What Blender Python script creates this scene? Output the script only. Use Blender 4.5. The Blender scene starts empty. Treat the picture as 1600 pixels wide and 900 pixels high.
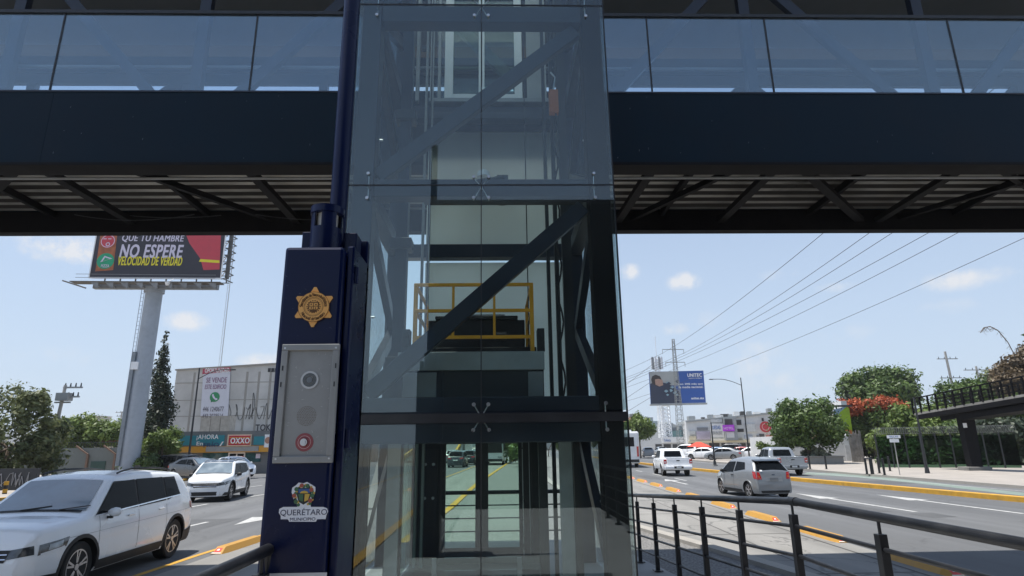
import bpy, bmesh, math, random
import numpy as np
from mathutils import Vector, Matrix
rnd = random.Random(7)
R = math.radians
sc = bpy.context.scene
col = sc.collection

# ------------------------------------------------------------------ camera
FPX, PITCH, ROLL, YAW = 930.0, 14.85, 0.75, 1.6
EYE = Vector((0, 0, 2.10))
OFFZ = 0.0                               # floor levels of a block of things are built relative to this
_p, _r, _y = R(PITCH), R(ROLL), R(YAW)
FW = Vector((math.sin(_y)*math.cos(_p), math.cos(_y)*math.cos(_p), math.sin(_p)))
_rt = Vector((math.cos(_y), -math.sin(_y), 0)); _up = _rt.cross(FW)
RT = _rt*math.cos(_r) - _up*math.sin(_r)
UP = _up*math.cos(_r) + _rt*math.sin(_r)
cam = bpy.data.cameras.new('camera'); co = bpy.data.objects.new('camera', cam); col.objects.link(co)
cam.sensor_width = 36; cam.lens = FPX/1600*36; cam.clip_start = .05; cam.clip_end = 6000
co.matrix_world = Matrix(((RT.x, UP.x, -FW.x, EYE.x), (RT.y, UP.y, -FW.y, EYE.y), (RT.z, UP.z, -FW.z, EYE.z), (0, 0, 0, 1)))
sc.camera = co
def ray(px, py): return FW + RT*((px-800)/FPX) + UP*((450-py)/FPX)
def at(px, py, Y):                      # point on the sight line at distance Y ahead
    d = ray(px, py); return EYE + d*(Y/d.y)
def gp(px, py, z=0.0):                  # point where a spot of the photo meets a level plane
    d = ray(px, py); return EYE + d*((z-EYE.z)/d.z)

# ------------------------------------------------------------------ sky, sun, exposure
SUN_EL, SUN_AZ = 74.0, -88.0           # azimuth from +Y toward +X (negative: left)
world = bpy.data.worlds.new('World'); sc.world = world; world.use_nodes = True
nt = world.node_tree; nt.nodes.clear()
def N(nt, t, **k):
    n = nt.nodes.new(t)
    for a, v in k.items(): setattr(n, a, v)
    return n
wo = N(nt, 'ShaderNodeOutputWorld'); bg = N(nt, 'ShaderNodeBackground'); bg.inputs[1].default_value = 0.125
sky = N(nt, 'ShaderNodeTexSky', sky_type='NISHITA'); sky.sun_disc = False
sky.sun_elevation = R(SUN_EL); sky.sun_rotation = R(SUN_AZ); sky.air_density = 1.1; sky.dust_density = 1.6; sky.ozone_density = 1.6; sky.altitude = 1800
tc = N(nt, 'ShaderNodeTexCoord'); gen = tc.outputs['Generated']
noi = N(nt, 'ShaderNodeTexNoise'); noi.inputs['Scale'].default_value = 9; noi.inputs['Detail'].default_value = 7; noi.inputs['Roughness'].default_value = .6
nt.links.new(gen, noi.inputs['Vector'])
acc = None
CLOUDS = [(105,388,.075,.026,1.),(60,395,.04,.012,.6),(290,502,.036,.018,.9),(412,566,.05,.018,.8),(985,425,.022,.016,.9),(1068,440,.032,.018,1.),(1052,514,.035,.014,.6),
          (1500,437,.07,.018,.7),(1215,430,.06,.014,.25),(1180,560,.07,.045,.45),(1100,500,.05,.03,.2),(1440,540,.05,.03,.15),(1225,600,.1,.04,.35),(1130,640,.08,.02,.3),(1330,520,.06,.02,.3),(1040,610,.05,.02,.35),(330,640,.07,.02,.35),(90,560,.09,.03,.2),(560,520,.05,.02,.4),(1480,480,.08,.02,.2),(1300,450,.05,.012,.3)]
for (cx, cy, wa, wb, s) in CLOUDS:
    d = ray(cx, cy).normalized(); t = Vector((d.y, -d.x, 0)).normalized(); u = t.cross(d)*-1
    sub = N(nt, 'ShaderNodeVectorMath', operation='SUBTRACT'); nt.links.new(gen, sub.inputs[0]); sub.inputs[1].default_value = d
    va = N(nt, 'ShaderNodeVectorMath', operation='DOT_PRODUCT'); nt.links.new(sub.outputs[0], va.inputs[0]); va.inputs[1].default_value = t/wa
    vb = N(nt, 'ShaderNodeVectorMath', operation='DOT_PRODUCT'); nt.links.new(sub.outputs[0], vb.inputs[0]); vb.inputs[1].default_value = Vector((0,0,1))/wb
    cmb = N(nt, 'ShaderNodeCombineXYZ'); nt.links.new(va.outputs['Value'], cmb.inputs[0]); nt.links.new(vb.outputs['Value'], cmb.inputs[1])
    ln = N(nt, 'ShaderNodeVectorMath', operation='LENGTH'); nt.links.new(cmb.outputs[0], ln.inputs[0])
    m = N(nt, 'ShaderNodeMapRange'); m.interpolation_type = 'SMOOTHSTEP'
    m.inputs[1].default_value = 1.25; m.inputs[2].default_value = 0.0; m.inputs[3].default_value = 0; m.inputs[4].default_value = s
    nt.links.new(ln.outputs['Value'], m.inputs[0])
    if acc is None: acc = m.outputs[0]
    else:
        mx = N(nt, 'ShaderNodeMath', operation='MAXIMUM'); nt.links.new(acc, mx.inputs[0]); nt.links.new(m.outputs[0], mx.inputs[1]); acc = mx.outputs[0]
noi.inputs['Scale'].default_value = 30; noi.inputs['Roughness'].default_value = .68; noi.inputs['Detail'].default_value = 10
pw = N(nt, 'ShaderNodeMapRange'); pw.inputs[1].default_value = .30; pw.inputs[2].default_value = .66; nt.links.new(noi.outputs[0], pw.inputs[0])
cm = N(nt, 'ShaderNodeMath', operation='MULTIPLY'); nt.links.new(acc, cm.inputs[0]); nt.links.new(pw.outputs[0], cm.inputs[1])
cs = N(nt, 'ShaderNodeMapRange'); cs.inputs[1].default_value = .08; cs.inputs[2].default_value = .52; cs.inputs[4].default_value = .85; nt.links.new(cm.outputs[0], cs.inputs[0])
# thin veil of haze whitening the sky toward the horizon
sep = N(nt, 'ShaderNodeSeparateXYZ'); nt.links.new(gen, sep.inputs[0])
vl = N(nt, 'ShaderNodeMapRange'); vl.inputs[1].default_value = 0.0; vl.inputs[2].default_value = .62; vl.inputs[3].default_value = .96; vl.inputs[4].default_value = .30; nt.links.new(sep.outputs[2], vl.inputs[0])
veil = N(nt, 'ShaderNodeMix', data_type='RGBA'); nt.links.new(vl.outputs[0], veil.inputs[0]); nt.links.new(sky.outputs[0], veil.inputs[6]); veil.inputs[7].default_value = (3.15, 3.78, 4.62, 1)
cl = N(nt, 'ShaderNodeMix', data_type='RGBA'); nt.links.new(cs.outputs[0], cl.inputs[0]); nt.links.new(veil.outputs[2], cl.inputs[6]); cl.inputs[7].default_value = (4.55, 4.6, 4.75, 1)
nt.links.new(cl.outputs[2], bg.inputs[0]); nt.links.new(bg.outputs[0], wo.inputs[0])
sun = bpy.data.lights.new('sun', 'SUN'); so = bpy.data.objects.new('sun', sun); col.objects.link(so)
sun.energy = 4.6; sun.angle = R(.5); sun.color = (1, .955, .88)
sd = Vector((math.sin(R(SUN_AZ))*math.cos(R(SUN_EL)), math.cos(R(SUN_AZ))*math.cos(R(SUN_EL)), math.sin(R(SUN_EL))))
so.rotation_euler = sd.to_track_quat('Z', 'Y').to_euler(); so.location = (0, 0, 60)
vs = sc.view_settings; vs.view_transform = 'Standard'; vs.look = 'None'; vs.exposure = 0.55; vs.gamma = 1
sc.render.engine = 'CYCLES'; sc.cycles.transparent_max_bounces = 32; sc.cycles.max_bounces = 8; sc.cycles.glossy_bounces = 4
sc.render.resolution_x = 1024; sc.render.resolution_y = 576

# ------------------------------------------------------------------ materials
MATS = {}
def mat(name, c, rough=.6, metal=0., var=.12, scale=3., bump=0., bscale=40., coat=0., spec=.5, dirt=None, dscale=1.2, damt=.35, emit=0., detail=5, stretch=None):
    if name in MATS: return MATS[name]
    m = bpy.data.materials.new(name); m.use_nodes = True; t = m.node_tree; b = t.nodes['Principled BSDF']
    tcn = N(t, 'ShaderNodeTexCoord'); src = tcn.outputs['Object']
    if stretch:
        mp = N(t, 'ShaderNodeMapping'); mp.inputs['Scale'].default_value = stretch; t.links.new(src, mp.inputs[0]); src = mp.outputs[0]
    n = N(t, 'ShaderNodeTexNoise'); n.inputs['Scale'].default_value = scale; n.inputs['Detail'].default_value = detail; t.links.new(src, n.inputs['Vector'])
    mr = N(t, 'ShaderNodeMapRange'); mr.inputs[1].default_value = .3; mr.inputs[2].default_value = .7; mr.inputs[3].default_value = 1-var; mr.inputs[4].default_value = 1+var; t.links.new(n.outputs[0], mr.inputs[0])
    mu = N(t, 'ShaderNodeMix', data_type='RGBA', blend_type='MULTIPLY'); mu.inputs[0].default_value = 1; mu.inputs[6].default_value = (*c, 1); t.links.new(mr.outputs[0], mu.inputs[7])
    out = mu.outputs[2]
    if dirt:
        n2 = N(t, 'ShaderNodeTexNoise'); n2.inputs['Scale'].default_value = dscale; n2.inputs['Detail'].default_value = 8; n2.inputs['Roughness'].default_value = .65; t.links.new(src, n2.inputs['Vector'])
        r2 = N(t, 'ShaderNodeMapRange'); r2.inputs[1].default_value = .48; r2.inputs[2].default_value = .72; r2.inputs[4].default_value = damt; t.links.new(n2.outputs[0], r2.inputs[0])
        m2 = N(t, 'ShaderNodeMix', data_type='RGBA'); t.links.new(r2.outputs[0], m2.inputs[0]); t.links.new(out, m2.inputs[6]); m2.inputs[7].default_value = (*dirt, 1); out = m2.outputs[2]
    t.links.new(out, b.inputs['Base Color'])
    rr = N(t, 'ShaderNodeMapRange'); rr.inputs[1].default_value = .3; rr.inputs[2].default_value = .7; rr.inputs[3].default_value = max(0, rough-.07); rr.inputs[4].default_value = min(1, rough+.09); t.links.new(n.outputs[0], rr.inputs[0]); t.links.new(rr.outputs[0], b.inputs['Roughness'])
    b.inputs['Metallic'].default_value = metal; b.inputs['Specular IOR Level'].default_value = spec; b.inputs['Coat Weight'].default_value = coat; b.inputs['Coat Roughness'].default_value = .05
    if bump:
        n3 = N(t, 'ShaderNodeTexNoise'); n3.inputs['Scale'].default_value = bscale; n3.inputs['Detail'].default_value = 4; t.links.new(src, n3.inputs['Vector'])
        bp = N(t, 'ShaderNodeBump'); bp.inputs['Strength'].default_value = bump; bp.inputs['Distance'].default_value = .02; t.links.new(n3.outputs[0], bp.inputs['Height']); t.links.new(bp.outputs[0], b.inputs['Normal'])
    if emit: b.inputs['Emission Color'].default_value = (*c, 1); b.inputs['Emission Strength'].default_value = emit
    MATS[name] = m; return m
def glassmat(name, tint, refl, rough=.0, gc=(.9, .95, 1), film=(.004, .022)):
    if name in MATS: return MATS[name]
    m = bpy.data.materials.new(name); m.use_nodes = True; t = m.node_tree; t.nodes.clear()
    o = N(t, 'ShaderNodeOutputMaterial'); tr = N(t, 'ShaderNodeBsdfTransparent'); tr.inputs[0].default_value = (*tint, 1)
    gl = N(t, 'ShaderNodeBsdfGlossy'); gl.inputs['Roughness'].default_value = rough; gl.inputs[0].default_value = (*gc, 1)
    lw = N(t, 'ShaderNodeLayerWeight'); lw.inputs[0].default_value = .5
    pw_ = N(t, 'ShaderNodeMath', operation='POWER'); pw_.inputs[1].default_value = 5; t.links.new(lw.outputs['Facing'], pw_.inputs[0])
    ad = N(t, 'ShaderNodeMath', operation='MULTIPLY_ADD'); ad.inputs[1].default_value = .9; ad.inputs[2].default_value = .04+refl; ad.use_clamp = True; t.links.new(pw_.outputs[0], ad.inputs[0])
    # faint dust film on the pane
    tcn = N(t, 'ShaderNodeTexCoord'); n = N(t, 'ShaderNodeTexNoise'); n.inputs['Scale'].default_value = 1.3; n.inputs['Detail'].default_value = 6; t.links.new(tcn.outputs['Object'], n.inputs['Vector'])
    mr = N(t, 'ShaderNodeMapRange'); mr.inputs[1].default_value = .35; mr.inputs[2].default_value = .8; mr.inputs[3].default_value = film[0]; mr.inputs[4].default_value = film[1]; t.links.new(n.outputs[0], mr.inputs[0])
    df = N(t, 'ShaderNodeBsdfDiffuse'); df.inputs[0].default_value = (.5, .5, .48, 1)
    mx = N(t, 'ShaderNodeMixShader'); t.links.new(ad.outputs[0], mx.inputs[0]); t.links.new(tr.outputs[0], mx.inputs[1]); t.links.new(gl.outputs[0], mx.inputs[2])
    m2 = N(t, 'ShaderNodeMixShader'); t.links.new(mr.outputs[0], m2.inputs[0]); t.links.new(mx.outputs[0], m2.inputs[1]); t.links.new(df.outputs[0], m2.inputs[2])
    t.links.new(m2.outputs[0], o.inputs[0]); MATS[name] = m; return m
def frosted(name, c, t=.75):
    m = bpy.data.materials.new(name); m.use_nodes = True; q = m.node_tree; b = q.nodes['Principled BSDF']; b.inputs['Base Color'].default_value = (*c, 1); b.inputs['Roughness'].default_value = .5
    tcn = N(q, 'ShaderNodeTexCoord'); n = N(q, 'ShaderNodeTexNoise'); n.inputs['Scale'].default_value = .9; n.inputs['Detail'].default_value = 6; q.links.new(tcn.outputs['Object'], n.inputs['Vector'])
    cr = N(q, 'ShaderNodeValToRGB'); cr.color_ramp.elements[0].position = .35; cr.color_ramp.elements[0].color = (*[x*.85 for x in c], 1); cr.color_ramp.elements[1].position = .65; cr.color_ramp.elements[1].color = (*c, 1)
    q.links.new(n.outputs[0], cr.inputs[0]); q.links.new(cr.outputs[0], b.inputs['Base Color'])
    tl = N(q, 'ShaderNodeBsdfTranslucent'); q.links.new(cr.outputs[0], tl.inputs[0]); mx = N(q, 'ShaderNodeMixShader'); mx.inputs[0].default_value = t
    q.links.new(b.outputs[0], mx.inputs[1]); q.links.new(tl.outputs[0], mx.inputs[2]); q.links.new(mx.outputs[0], q.nodes['Material Output'].inputs[0]); return m
def leafmat(name, c1, c2, scale=1.1, trans=.25):
    if name in MATS: return MATS[name]
    m = bpy.data.materials.new(name); m.use_nodes = True; t = m.node_tree; b = t.nodes['Principled BSDF']; b.inputs['Roughness'].default_value = .55
    tcn = N(t, 'ShaderNodeTexCoord'); n = N(t, 'ShaderNodeTexNoise'); n.inputs['Scale'].default_value = scale; n.inputs['Detail'].default_value = 8; n.inputs['Roughness'].default_value = .7; t.links.new(tcn.outputs['Object'], n.inputs['Vector'])
    cr = N(t, 'ShaderNodeValToRGB'); cr.color_ramp.elements[0].position = .36; cr.color_ramp.elements[0].color = (*c1, 1); cr.color_ramp.elements[1].position = .66; cr.color_ramp.elements[1].color = (*c2, 1)
    t.links.new(n.outputs[0], cr.inputs[0]); t.links.new(cr.outputs[0], b.inputs['Base Color'])
    tl = N(t, 'ShaderNodeBsdfTranslucent'); t.links.new(cr.outputs[0], tl.inputs[0]); mx = N(t, 'ShaderNodeMixShader'); mx.inputs[0].default_value = trans
    t.links.new(b.outputs[0], mx.inputs[1]); t.links.new(tl.outputs[0], mx.inputs[2]); t.links.new(mx.outputs[0], t.nodes['Material Output'].inputs[0]); MATS[name] = m; return m

navy = mat('navy_steel_paint', (.006, .011, .024), .38, var=.15, scale=2, coat=.0, dirt=(.02, .024, .03), dscale=3, damt=.3)
fasc = mat('navy_cladding_sheet', (.0014, .0112, .0225), .5, var=.10, scale=.8, dirt=(.005, .010, .018), dscale=.7, damt=.5, spec=.13)
black = mat('black_steel_paint', (.008, .009, .012), .42, var=.2, scale=4, dirt=(.04, .04, .042), dscale=5, damt=.3)
dark = mat('charcoal_paint', (.02, .022, .026), .5, var=.15)
bluek = mat('gloss_blue_paint', (.0022, .0065, .038), .3, var=.08, scale=3, coat=.03, spec=.22, dirt=(.008, .012, .04), dscale=2.5, damt=.25)
alu = mat('dull_aluminium', (.27, .275, .275), .45, metal=.4, var=.12, scale=6, dirt=(.2, .2, .19), dscale=5, damt=.4)
steel = mat('bright_steel', (.5, .51, .53), .3, metal=1, var=.05)
frost = frosted('frosted_shaft_panel', (.90, .94, .92), .85)
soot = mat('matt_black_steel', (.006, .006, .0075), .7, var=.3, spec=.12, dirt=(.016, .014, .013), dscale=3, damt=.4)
greyp = mat('grey_enamel', (.30, .31, .31), .5, var=.08, dirt=(.17, .17, .165), dscale=2, damt=.4)
wallp = mat('pale_shaft_panel', (.44, .46, .44), .55, var=.06, scale=1.2, dirt=(.3, .31, .29), dscale=.8, damt=.45)
yel = mat('yellow_orange_paint', (.80, .36, .02), .45, var=.1)
gTow = glassmat('tower_glass', (.86, .93, .92), .018, film=(.003, .016))
gSide = glassmat('side_glass', (.92, .95, .95), .0)
gBri = glassmat('bridge_glass', (.78, .86, .92), .115, gc=(.72, .86, .95), film=(.01, .05))
gCab = glassmat('cab_glass', (.82, .93, .86), .0)
whitep = mat('white_paint', (.78, .79, .80), .4, var=.04)

# ------------------------------------------------------------------ object helpers
def tag(o, label=None, cat=None, group=None, kind=None):
    if label: o['label'] = label
    if cat: o['category'] = cat
    if group: o['group'] = group
    if kind: o['kind'] = kind
    return o
def thing(name, label, cat, loc=(0, 0, 0), rotz=0., group=None):
    o = bpy.data.objects.new(name, None); col.objects.link(o); o.location = Vector(loc)+Vector((0, 0, OFFZ)); o.rotation_euler = (0, 0, rotz); o.empty_display_size = .2
    return tag(o, label, cat, group)
def rootof(o):
    while o.parent: o = o.parent
    return o
class Fr:                                # local frame: a = to the right, b = away (into the thing), c = up
    def __init__(s, o, az=0.):
        s.o = Vector(o); a = R(az); s.r = Vector((math.cos(a), -math.sin(a), 0)); s.n = Vector((math.sin(a), math.cos(a), 0)); s.u = Vector((0, 0, 1))
    def P(s, a, b, c): return s.o + s.r*a + s.n*b + s.u*c
    def on(s, px, py, b=0.):             # where the sight line of a photo pixel meets this frame's face
        d = ray(px, py); o = s.o + s.n*b; t = (o-EYE).dot(s.n)/d.dot(s.n); p = EYE + d*t - s.o
        return p.dot(s.r), p.dot(s.u)
W0 = Fr((0, 0, 0))
class MB:
    def __init__(s): s.v = []; s.f = []; s.m = []
    def add(s, vs, fs, mi=0):
        k = len(s.v); s.v += [tuple(x) for x in vs]; s.f += [tuple(i+k for i in f) for f in fs]; s.m += [mi]*len(fs)
        return s
    def box(s, a0, a1, b0, b1, c0, c1, fr=W0, mi=0):
        vs = [fr.P(a, b, c) for c in (c0, c1) for b in (b0, b1) for a in (a0, a1)]
        return s.add(vs, [(0,2,3,1), (4,5,7,6), (0,1,5,4), (2,6,7,3), (0,4,6,2), (1,3,7,5)], mi)
    def bar(s, p, q, w, h, mi=0, upv=(0, 0, 1)):
        p, q = Vector(p), Vector(q); d = (q-p).normalized(); u = Vector(upv)
        if abs(d.dot(u)) > .98: u = Vector((0, 1, 0))
        r = d.cross(u).normalized(); u = r.cross(d).normalized()
        vs = [e + r*(x*w/2) + u*(z*h/2) for e in (p, q) for z in (-1, 1) for x in (-1, 1)]
        return s.add(vs, [(0,2,3,1), (4,5,7,6), (0,1,5,4), (2,6,7,3), (0,4,6,2), (1,3,7,5)], mi)
    def cyl(s, p, q, r0, r1=None, n=14, mi=0, cap=True):
        r1 = r0 if r1 is None else r1; p, q = Vector(p), Vector(q); d = (q-p).normalized(); u = Vector((0, 0, 1)) if abs(d.z) < .9 else Vector((0, 1, 0))
        x = d.cross(u).normalized(); y = d.cross(x)
        vs = [e + (x*math.cos(2*math.pi*i/n) + y*math.sin(2*math.pi*i/n))*r for e, r in ((p, r0), (q, r1)) for i in range(n)]
        fs = [(i, (i+1) % n, n+(i+1) % n, n+i) for i in range(n)]
        if cap: fs += [tuple(range(n))[::-1], tuple(range(n, 2*n))]
        return s.add(vs, fs, mi)
    def tube(s, pts, r, n=8, mi=0):
        for a, b in zip(pts[:-1], pts[1:]): s.cyl(a, b, r, r, n, mi)
        return s
    def prism(s, pts, fr, b0, b1, mi=0):  # polygon of (a, c) pushed from b0 to b1
        n = len(pts); vs = [fr.P(a, b0, c) for a, c in pts] + [fr.P(a, b1, c) for a, c in pts]
        return s.add(vs, [tuple(range(n)), tuple(range(n, 2*n))[::-1]] + [(i, n+i, n+(i+1) % n, (i+1) % n) for i in range(n)], mi)
    def disc(s, fr, a, c, r, b0, b1, n=24, mi=0, ra=None):
        return s.prism([(a+(ra or r)*math.cos(2*math.pi*i/n), c+r*math.sin(2*math.pi*i/n)) for i in range(n)], fr, b0, b1, mi)
    def flat(s, pts, z, mi=0):
        return s.add([(p[0], p[1], z) for p in pts], [tuple(range(len(pts)))], mi)
    def build(s, name, m, parent=None, smooth=False, bevel=0., local=False, clean=True):
        me = bpy.data.meshes.new(name)
        L = Vector((0, 0, 0)) if (local or parent is None) else Vector(rootof(parent).location)
        oz = 0 if local else OFFZ; me.from_pydata([(x-L.x, y-L.y, z+oz-L.z) for x, y, z in s.v], [], s.f)
        ms = m if isinstance(m, (list, tuple)) else [m]
        for x in ms: me.materials.append(x)
        me.polygons.foreach_set('material_index', s.m)
        if clean:
            bm = bmesh.new(); bm.from_mesh(me); bmesh.ops.recalc_face_normals(bm, faces=bm.faces)
            bm.to_mesh(me); bm.free()
        if smooth: me.shade_smooth(); me.set_sharp_from_angle(angle=R(38))
        o = bpy.data.objects.new(name, me); col.objects.link(o)
        if parent: o.parent = parent
        if bevel:
            bv = o.modifiers.new('bevel', 'BEVEL'); bv.width = bevel; bv.segments = 2; bv.limit_method = 'ANGLE'
        return o
def copy_tree(o, parent=None):
    c = o.copy(); col.objects.link(c)
    if parent: c.parent = parent
    for ch in list(o.children): copy_tree(ch, c)
    return c
def text(s, fr, a0, a1, c0, c1, m, parent, name='lettering', b=-.02, bold=0., depth=.01, shear=0.):
    cu = bpy.data.curves.new('t', 'FONT'); cu.body = s; cu.resolution_u = 3; cu.extrude = depth/2; cu.space_character = 1+bold*3
    o = bpy.data.objects.new('t', cu); col.objects.link(o); dg = bpy.context.evaluated_depsgraph_get()
    me = bpy.data.meshes.new_from_object(o.evaluated_get(dg)); bpy.data.objects.remove(o)
    n = len(me.vertices); q = np.empty(n*3); me.vertices.foreach_get('co', q); q = q.reshape(-1, 3); q[:, 0] += q[:, 1]*shear
    fs = [tuple(p.vertices) for p in me.polygons]; V = []; F = []
    offs = [(0, 0)]+([(bold*dx, bold*dy) for dx, dy in ((-1, -.6), (1, .6), (-1, .6), (1, -.6))] if bold else [])   # heavier weight: offset repeats of each stroke
    for kk, (dx, dy) in enumerate(offs):
        F += [tuple(v+kk*n for v in f) for f in fs]; V += [(x+dx, y+dy, z+kk*depth*.04) for x, y, z in q]
    V = np.array(V); mn, mxx = V[:, :2].min(0), V[:, :2].max(0); k = (np.array([a1-a0, c1-c0]))/(mxx-mn)
    L = Vector(rootof(parent).location) if parent else Vector((0, 0, 0))
    W = [tuple(fr.P(a0+(v[0]-mn[0])*k[0], b-v[2], c0+(v[1]-mn[1])*k[1])+Vector((0, 0, OFFZ))-L) for v in V]
    m2 = bpy.data.meshes.new(name); m2.from_pydata(W, [], F); m2.materials.append(m)
    ob = bpy.data.objects.new(name, m2); col.objects.link(ob); ob.parent = parent
    return ob
def textpx(s, fr, x0, yb, x1, yt, m, parent, **k):   # lettering fitted between the photo's lower-left and upper-right pixels
    a0, c0 = fr.on(x0, yb); a1, _ = fr.on(x1, yb); _, c1 = fr.on((x0+x1)/2, yt); _, c0 = fr.on((x0+x1)/2, yb)
    return text(s, fr, a0, a1, c0, c1, m, parent, **k)
def strip(pts, w, z, mb=None, mi=0):
    mb = mb or MB(); L = []; Rr = []
    for i, p in enumerate(pts):
        a = Vector(pts[max(0, i-1)][:2]); b = Vector(pts[min(len(pts)-1, i+1)][:2]); d = (b-a).normalized(); n = Vector((d.y, -d.x))*w/2
        L.append((p[0]-n.x, p[1]-n.y, z)); Rr.append((p[0]+n.x, p[1]+n.y, z))
    k = len(pts); return mb.add(L+Rr, [(i, k+i, k+i+1, i+1) for i in range(k-1)], mi)
def npmesh(name, V, F, m, parent=None, loc=(0, 0, 0)):   # V (n,3) F (k,4) arrays
    me = bpy.data.meshes.new(name); me.vertices.add(len(V)); me.vertices.foreach_set('co', (V-np.array(loc)).ravel())
    k = F.shape[1]; me.loops.add(F.size); me.loops.foreach_set('vertex_index', F.ravel().astype(np.int32)); me.polygons.add(len(F))
    me.polygons.foreach_set('loop_start', np.arange(0, F.size, k, dtype=np.int32)); me.polygons.foreach_set('loop_total', np.full(len(F), k, dtype=np.int32))
    me.update(calc_edges=True); me.materials.append(m); o = bpy.data.objects.new(name, me); col.objects.link(o)
    if parent: o.parent = parent
    return o
# ------------------------------------------------------------------ ground, roads, markings
asph = mat('asphalt', (.113, .116, .120), .85, var=.10, scale=.25, bump=.35, bscale=90, dirt=(.075, .077, .082), dscale=.35, damt=.55, detail=9, stretch=(1, .25, 1))
conc = mat('busway_concrete', (.215, .208, .195), .85, var=.10, scale=.6, bump=.2, bscale=70, dirt=(.14, .135, .125), dscale=.5, damt=.5, stretch=(1, .4, 1))
def roadwear(m, crack=.35, track=.16):
    t = m.node_tree; b = t.nodes['Principled BSDF']; src = b.inputs['Base Color'].links[0].from_socket
    tcn = N(t, 'ShaderNodeTexCoord'); mp = N(t, 'ShaderNodeMapping'); mp.inputs['Scale'].default_value = (1.1, .02, 1); mp.inputs['Rotation'].default_value = (0, 0, R(3)); t.links.new(tcn.outputs['Object'], mp.inputs[0])
    n = N(t, 'ShaderNodeTexNoise'); n.inputs['Scale'].default_value = 1.; n.inputs['Detail'].default_value = 5; t.links.new(mp.outputs[0], n.inputs['Vector'])
    r = N(t, 'ShaderNodeMapRange'); r.inputs[1].default_value = .35; r.inputs[2].default_value = .65; r.inputs[3].default_value = 1-track; r.inputs[4].default_value = 1+track; t.links.new(n.outputs[0], r.inputs[0])
    m1 = N(t, 'ShaderNodeMix', data_type='RGBA', blend_type='MULTIPLY'); m1.inputs[0].default_value = 1; t.links.new(src, m1.inputs[6]); t.links.new(r.outputs[0], m1.inputs[7])
    w = N(t, 'ShaderNodeTexNoise'); w.inputs['Scale'].default_value = .9; w.inputs['Detail'].default_value = 6; t.links.new(tcn.outputs['Object'], w.inputs['Vector'])
    ad = N(t, 'ShaderNodeVectorMath', operation='MULTIPLY_ADD'); t.links.new(w.outputs['Color'], ad.inputs[0]); ad.inputs[1].default_value = (2.2, 2.2, 0); t.links.new(tcn.outputs['Object'], ad.inputs[2])
    v = N(t, 'ShaderNodeTexVoronoi', feature='DISTANCE_TO_EDGE'); v.inputs['Scale'].default_value = .28; t.links.new(ad.outputs[0], v.inputs['Vector'])
    c = N(t, 'ShaderNodeMapRange'); c.inputs[1].default_value = .004; c.inputs[2].default_value = .012; c.inputs[3].default_value = crack; c.inputs[4].default_value = 0; t.links.new(v.outputs['Distance'], c.inputs[0])
    m2 = N(t, 'ShaderNodeMix', data_type='RGBA'); t.links.new(c.outputs[0], m2.inputs[0]); t.links.new(m1.outputs[2], m2.inputs[6]); m2.inputs[7].default_value = (.05, .05, .05, 1)
    t.links.new(m2.outputs[2], b.inputs['Base Color'])
roadwear(asph); roadwear(conc, .5, .12)
pave = mat('pavement_concrete', (.33, .30, .27), .85, var=.10, scale=.7, bump=.2, bscale=60, dirt=(.22, .20, .18), dscale=.6, damt=.5)
soil = mat('dusty_ground', (.27, .23, .185), .95, var=.2, scale=.4, bump=.4, bscale=15, dirt=(.12, .125, .06), dscale=.15, damt=.6)
grav = mat('gravel', (.17, .165, .16), .95, var=.6, scale=22, bump=1., bscale=30)
whiteline = mat('worn_white_paint', (.42, .42, .41), .8, var=.12, scale=5, dirt=(.2, .2, .2), dscale=4, damt=.75)
yline = mat('yellow_kerb_paint', (.52, .28, .025), .7, var=.12, scale=4, dirt=(.30, .2, .06), dscale=2.2, damt=.7)
oline = mat('orange_separator_paint', (.43, .225, .03), .6, var=.12, scale=5, dirt=(.30, .16, .05), dscale=5, damt=.5)
kerbc = mat('kerb_concrete', (.33, .31, .28), .9, var=.15, scale=2, dirt=(.18, .17, .15), dscale=2, damt=.5)
def struct(o): return tag(o, kind='structure')
g = MB(); g.flat([(-2500, -1500), (2500, -1500), (2500, 3500), (-2500, 3500)], -.03); struct(g.build('ground', soil))
def lerpl(pts, y):
    for a, b in zip(pts[:-1], pts[1:]):
        if a[1] <= y <= b[1]: return a[0]+(b[0]-a[0])*(y-a[1])/(b[1]-a[1])
    return pts[0][0] if y < pts[0][1] else pts[-1][0]
def band(l, r, z, mb=None):                                           # sheet between two (x, y) polylines
    mb = mb or MB(); ys = sorted(set([p[1] for p in l]+[p[1] for p in r])); A = [(lerpl(l, y), y, z) for y in ys]; B = [(lerpl(r, y), y, z) for y in ys]; k = len(ys)
    return mb.add(A+B, [(i, k+i, k+i+1, i+1) for i in range(k-1)])
def wallband(l, z0, z1, mb):                                         # vertical face along a polyline
    k = len(l); return mb.add([(x, y, z0) for x, y in l]+[(x, y, z1) for x, y in l], [(i, i+1, k+i+1, k+i) for i in range(k-1)])
KL = [(-3.3, -60), (-2.6, 2), (-2.2, 12), (-1.64, 21), (-1.17, 34), (.96, 69), (4.5, 120), (14, 240)]      # left kerb of the middle strip
KR = [(5.6, -60), (5.0, 8), (4.3, 11.7), (3.42, 15.7), (3.0, 22), (3.0, 34), (4.0, 69), (7.0, 120), (16, 240)]
SL = [(-7.6, -60), (-6.4, 2), (-5.85, 13.5), (-4.9, 24.5), (-3.5, 41), (-2.3, 64), (2, 120), (12, 240)]     # left separator row
SR = [(7.0, -60), (7.35, 10), (7.5, 14), (7.85, 21), (8.3, 31), (8.9, 52), (10.5, 120), (20, 240)]
LE = [(-24, -60), (-23, 2), (-22.5, 20), (-21.8, 50), (-20, 90), (-14, 150), (0, 240)]                      # left edge of the left road
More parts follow.
